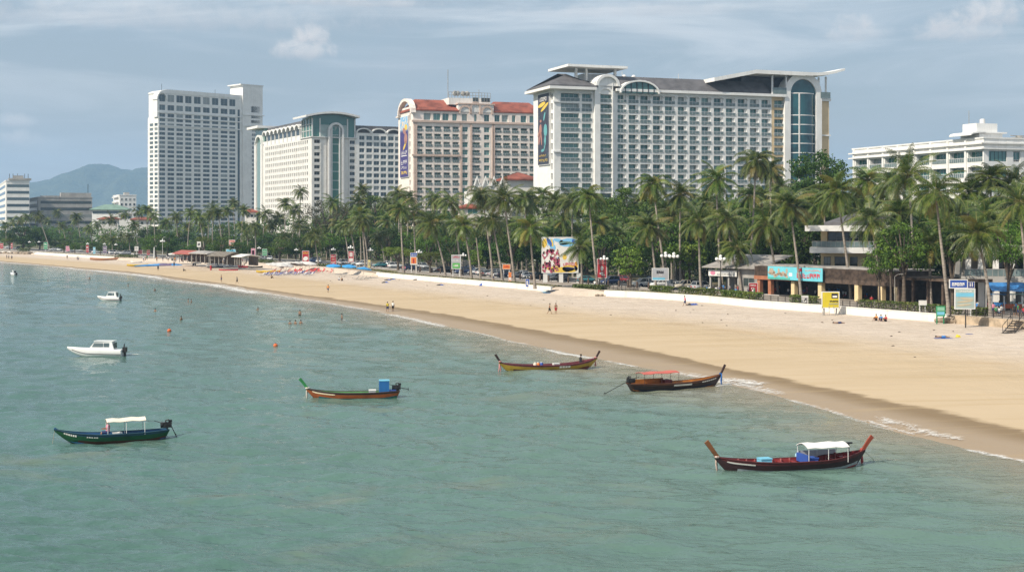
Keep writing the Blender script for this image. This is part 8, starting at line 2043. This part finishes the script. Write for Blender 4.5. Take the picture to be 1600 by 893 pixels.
small_boat('kayak', 'red and white kayak lying on the sand below the jet skis', 'kayak', 357, 422.5, 6, .9, .45, -.1, P_RED, P_WHITE)
small_boat('dinghy', 'dark grey dinghy left of the white speedboat on the sand', 'boat', 336, 418.5, 5, 1.6, .6, .3, C_('dark_grey_rubber', (.07, .07, .08)), M_DARK)
small_boat('dinghy', 'black dinghy on the sand beside the pink banner', 'boat', 399, 418.5, 4.5, 1.5, .6, .1, M_DARK, P_GREY)
def jetski(label, px, py, yaw, c):
    root = thing('jet_ski', label, 'jet ski', beach_z(px, py), yaw); secs = []
    for x, b, z in ((-1.5, .5, .5), (-.8, .55, .55), (.2, .55, .62), (1.0, .42, .7), (1.6, .08, .62)): secs.append([(x, -b*.5, .08), (x, -b, .4), (x, -b*.8, z), (x, b*.8, z), (x, b, .4), (x, b*.5, .08)])
    mb = MB(); loft(mb, secs); mb.build('hull', c, root); mb = MB(); mb.box(-1.3, .1, -.2, .2, .6, .85); mb.build('seat', M_DARK, root); mb = MB(); mb.tube([(.35, -.4, 1.05), (.3, 0, 1.0), (.35, .4, 1.05)], .035, 6); mb.tube([(.3, 0, 1.0), (.6, 0, .65)], .06, 6); mb.build('handlebar', M_DARK, root)
jetski('red and black jet ski beside the right beach hut', 374, 417, .4, P_RED); jetski('red jet ski, further right near the dark shrubs', 380, 418.5, .2, P_RED); jetski('grey jet ski between the speedboat and the red ones', 364, 418, .3, P_GREY)
_c, _l = cruiser('white and blue speedboat parked on the sand before the thatched restaurant', (354, 414), (340, 417), P_BLUE, 1.0, (.25, .55), .36, .9, False, .7)
_c.location = beach_z(341, 417.5) + Vector((0, 0, .35))
root = thing('marker_post', 'short red marker post standing on the open sand below the restaurants', 'post', beach_z(329.5, 422)); mb = MB(); mb.tube([(0, 0, -.2), (0, 0, 1.5)], .28, 10); mb.build('post', P_RED, root); mb = MB(); mb.tube([(0, 0, 1.5), (0, 0, 1.58)], .3, 10); mb.build('cap', P_WHITE, root)
def puffy(name, label, cat, px, py, wx, wy, h, mats, seed, yaw=0.0):
    """crumpled sheet or inflatable lying on the sand"""
    p = beach_z(px, py); n = 14; V_, F_ = [], []; mi = []
    for i in range(n+1):
        for j in range(n+1):
            u, v = i/n*2-1, j/n*2-1; k = max(0, 1-abs(u)**3)*max(0, 1-abs(v)**3); z = h*k*(.6 + .5*mnoise.noise(Vector((u*2.6, v*2.6, seed)))) + .02
            V_.append((u*wx + .15*wx*mnoise.noise(Vector((u, v, seed+5))), v*wy + .15*wy*mnoise.noise(Vector((u, v, seed+9))), z))
    for i in range(n):
        for j in range(n): F_.append((i*(n+1)+j, (i+1)*(n+1)+j, (i+1)*(n+1)+j+1, i*(n+1)+j+1)); mi.append((i*len(mats))//n)
    me = bpy.data.meshes.new(name); me.from_pydata(V_, [], F_); [me.materials.append(m_) for m_ in mats]; me.polygons.foreach_set('material_index', mi)
    for q in me.polygons: q.use_smooth = True
    o = inst(name, me, None, p, (0, 0, yaw)); return tag(o, label, cat)
BLUE_T = C_('bright_blue_sheet', (.06, .24, .52))
puffy('inflatable_pad', 'flat blue and white inflatable pad spread on the far sand', 'inflatable', 236, 415, 5.5, 4, .7, [BLUE_T, P_SKY], 1, .3); puffy('inflatable_pad', 'blue and violet inflatable pad, right of the flat blue one', 'inflatable', 258, 414.5, 6, 4, .9, [BLUE_T, P_VIOLET, BLUE_T], 2, .2)
puffy('tarpaulin', 'light blue tarpaulin spread on the sandy bank below the billboard', 'tarpaulin', 864, 450.5, 2.2, 1.2, .25, [P_SKY, BLUE_T], 3, .3); puffy('tarpaulin', 'crumpled dark blue tarpaulin bundle below the billboard', 'tarpaulin', 904.5, 457.5, .8, .7, 1.0, [P_BLUE], 4)
puffy('beach_towel', 'blue towel under the sunbather at the lower right', 'towel', 1474, 528, 1.1, .5, .03, [P_BLUE], 5); puffy('beach_towel', 'small blue towel lying right of the yellow bag', 'towel', 1514.5, 521.5, .45, .3, .04, [P_BLUE], 6)
puffy('beach_bag', 'yellow bag on the sand between the blue towels', 'bag', 1497, 526.5, .3, .25, .42, [P_YEL], 7); puffy('cloth_bundle', 'blue and white bundle on the verge beside the person in white', 'bundle', 755, 442.6, .9, .5, .9, [P_BLUE, P_WHITE, P_SKY], 8)
root = thing('pole_stack', 'stack of poles and folded blue parasols lying on the sand below the billboard', 'poles', beach_z(866, 458)); r = random.Random(2)
for i in range(11): mb = MB(); a = r.uniform(-.35, .35); c, s = math.cos(a), math.sin(a); l = r.uniform(1.6, 3); y = r.uniform(-.8, .8); x = r.uniform(-1, 1); mb.tube([(x-l*c*.5, y-l*s*.5, .08+.06*i), (x+l*c*.5, y+l*s*.5, .1+.06*i)], .05, 5); mb.build('pole', BLUE_T if i % 3 == 0 else M_RAIL, root)
# dark driftwood lumps and seaweed scattered on the dry sand
for i in range(34):
    px = r.uniform(430, 1500); yb, yw = poly(BASE, px), poly(WETL, px); py = lerp(yb, yw, r.uniform(.03, .42)); o = puffy('seaweed_clump', 'small dark clump of seaweed on the dry sand', 'seaweed', px, py, r.uniform(.10, .26), r.uniform(.08, .16), r.uniform(.06, .14), [M_DARKWOOD], 100+i, r.uniform(0, 3)); o['group'] = 'seaweed clumps on the sand'
for px, py in ((606, 437.5), (613, 436.5), (602, 441.5), (688, 445.5), (651, 436.5), (1079, 476.5), (1083, 476)):
    o = puffy('beach_mat', 'dark folded beach mat on the sand near the white wall', 'beach mat', px, py, .9, .35, .35, [M_DARK, P_BLUE], 300 + px, .2); o['group'] = 'dark mats by the wall'
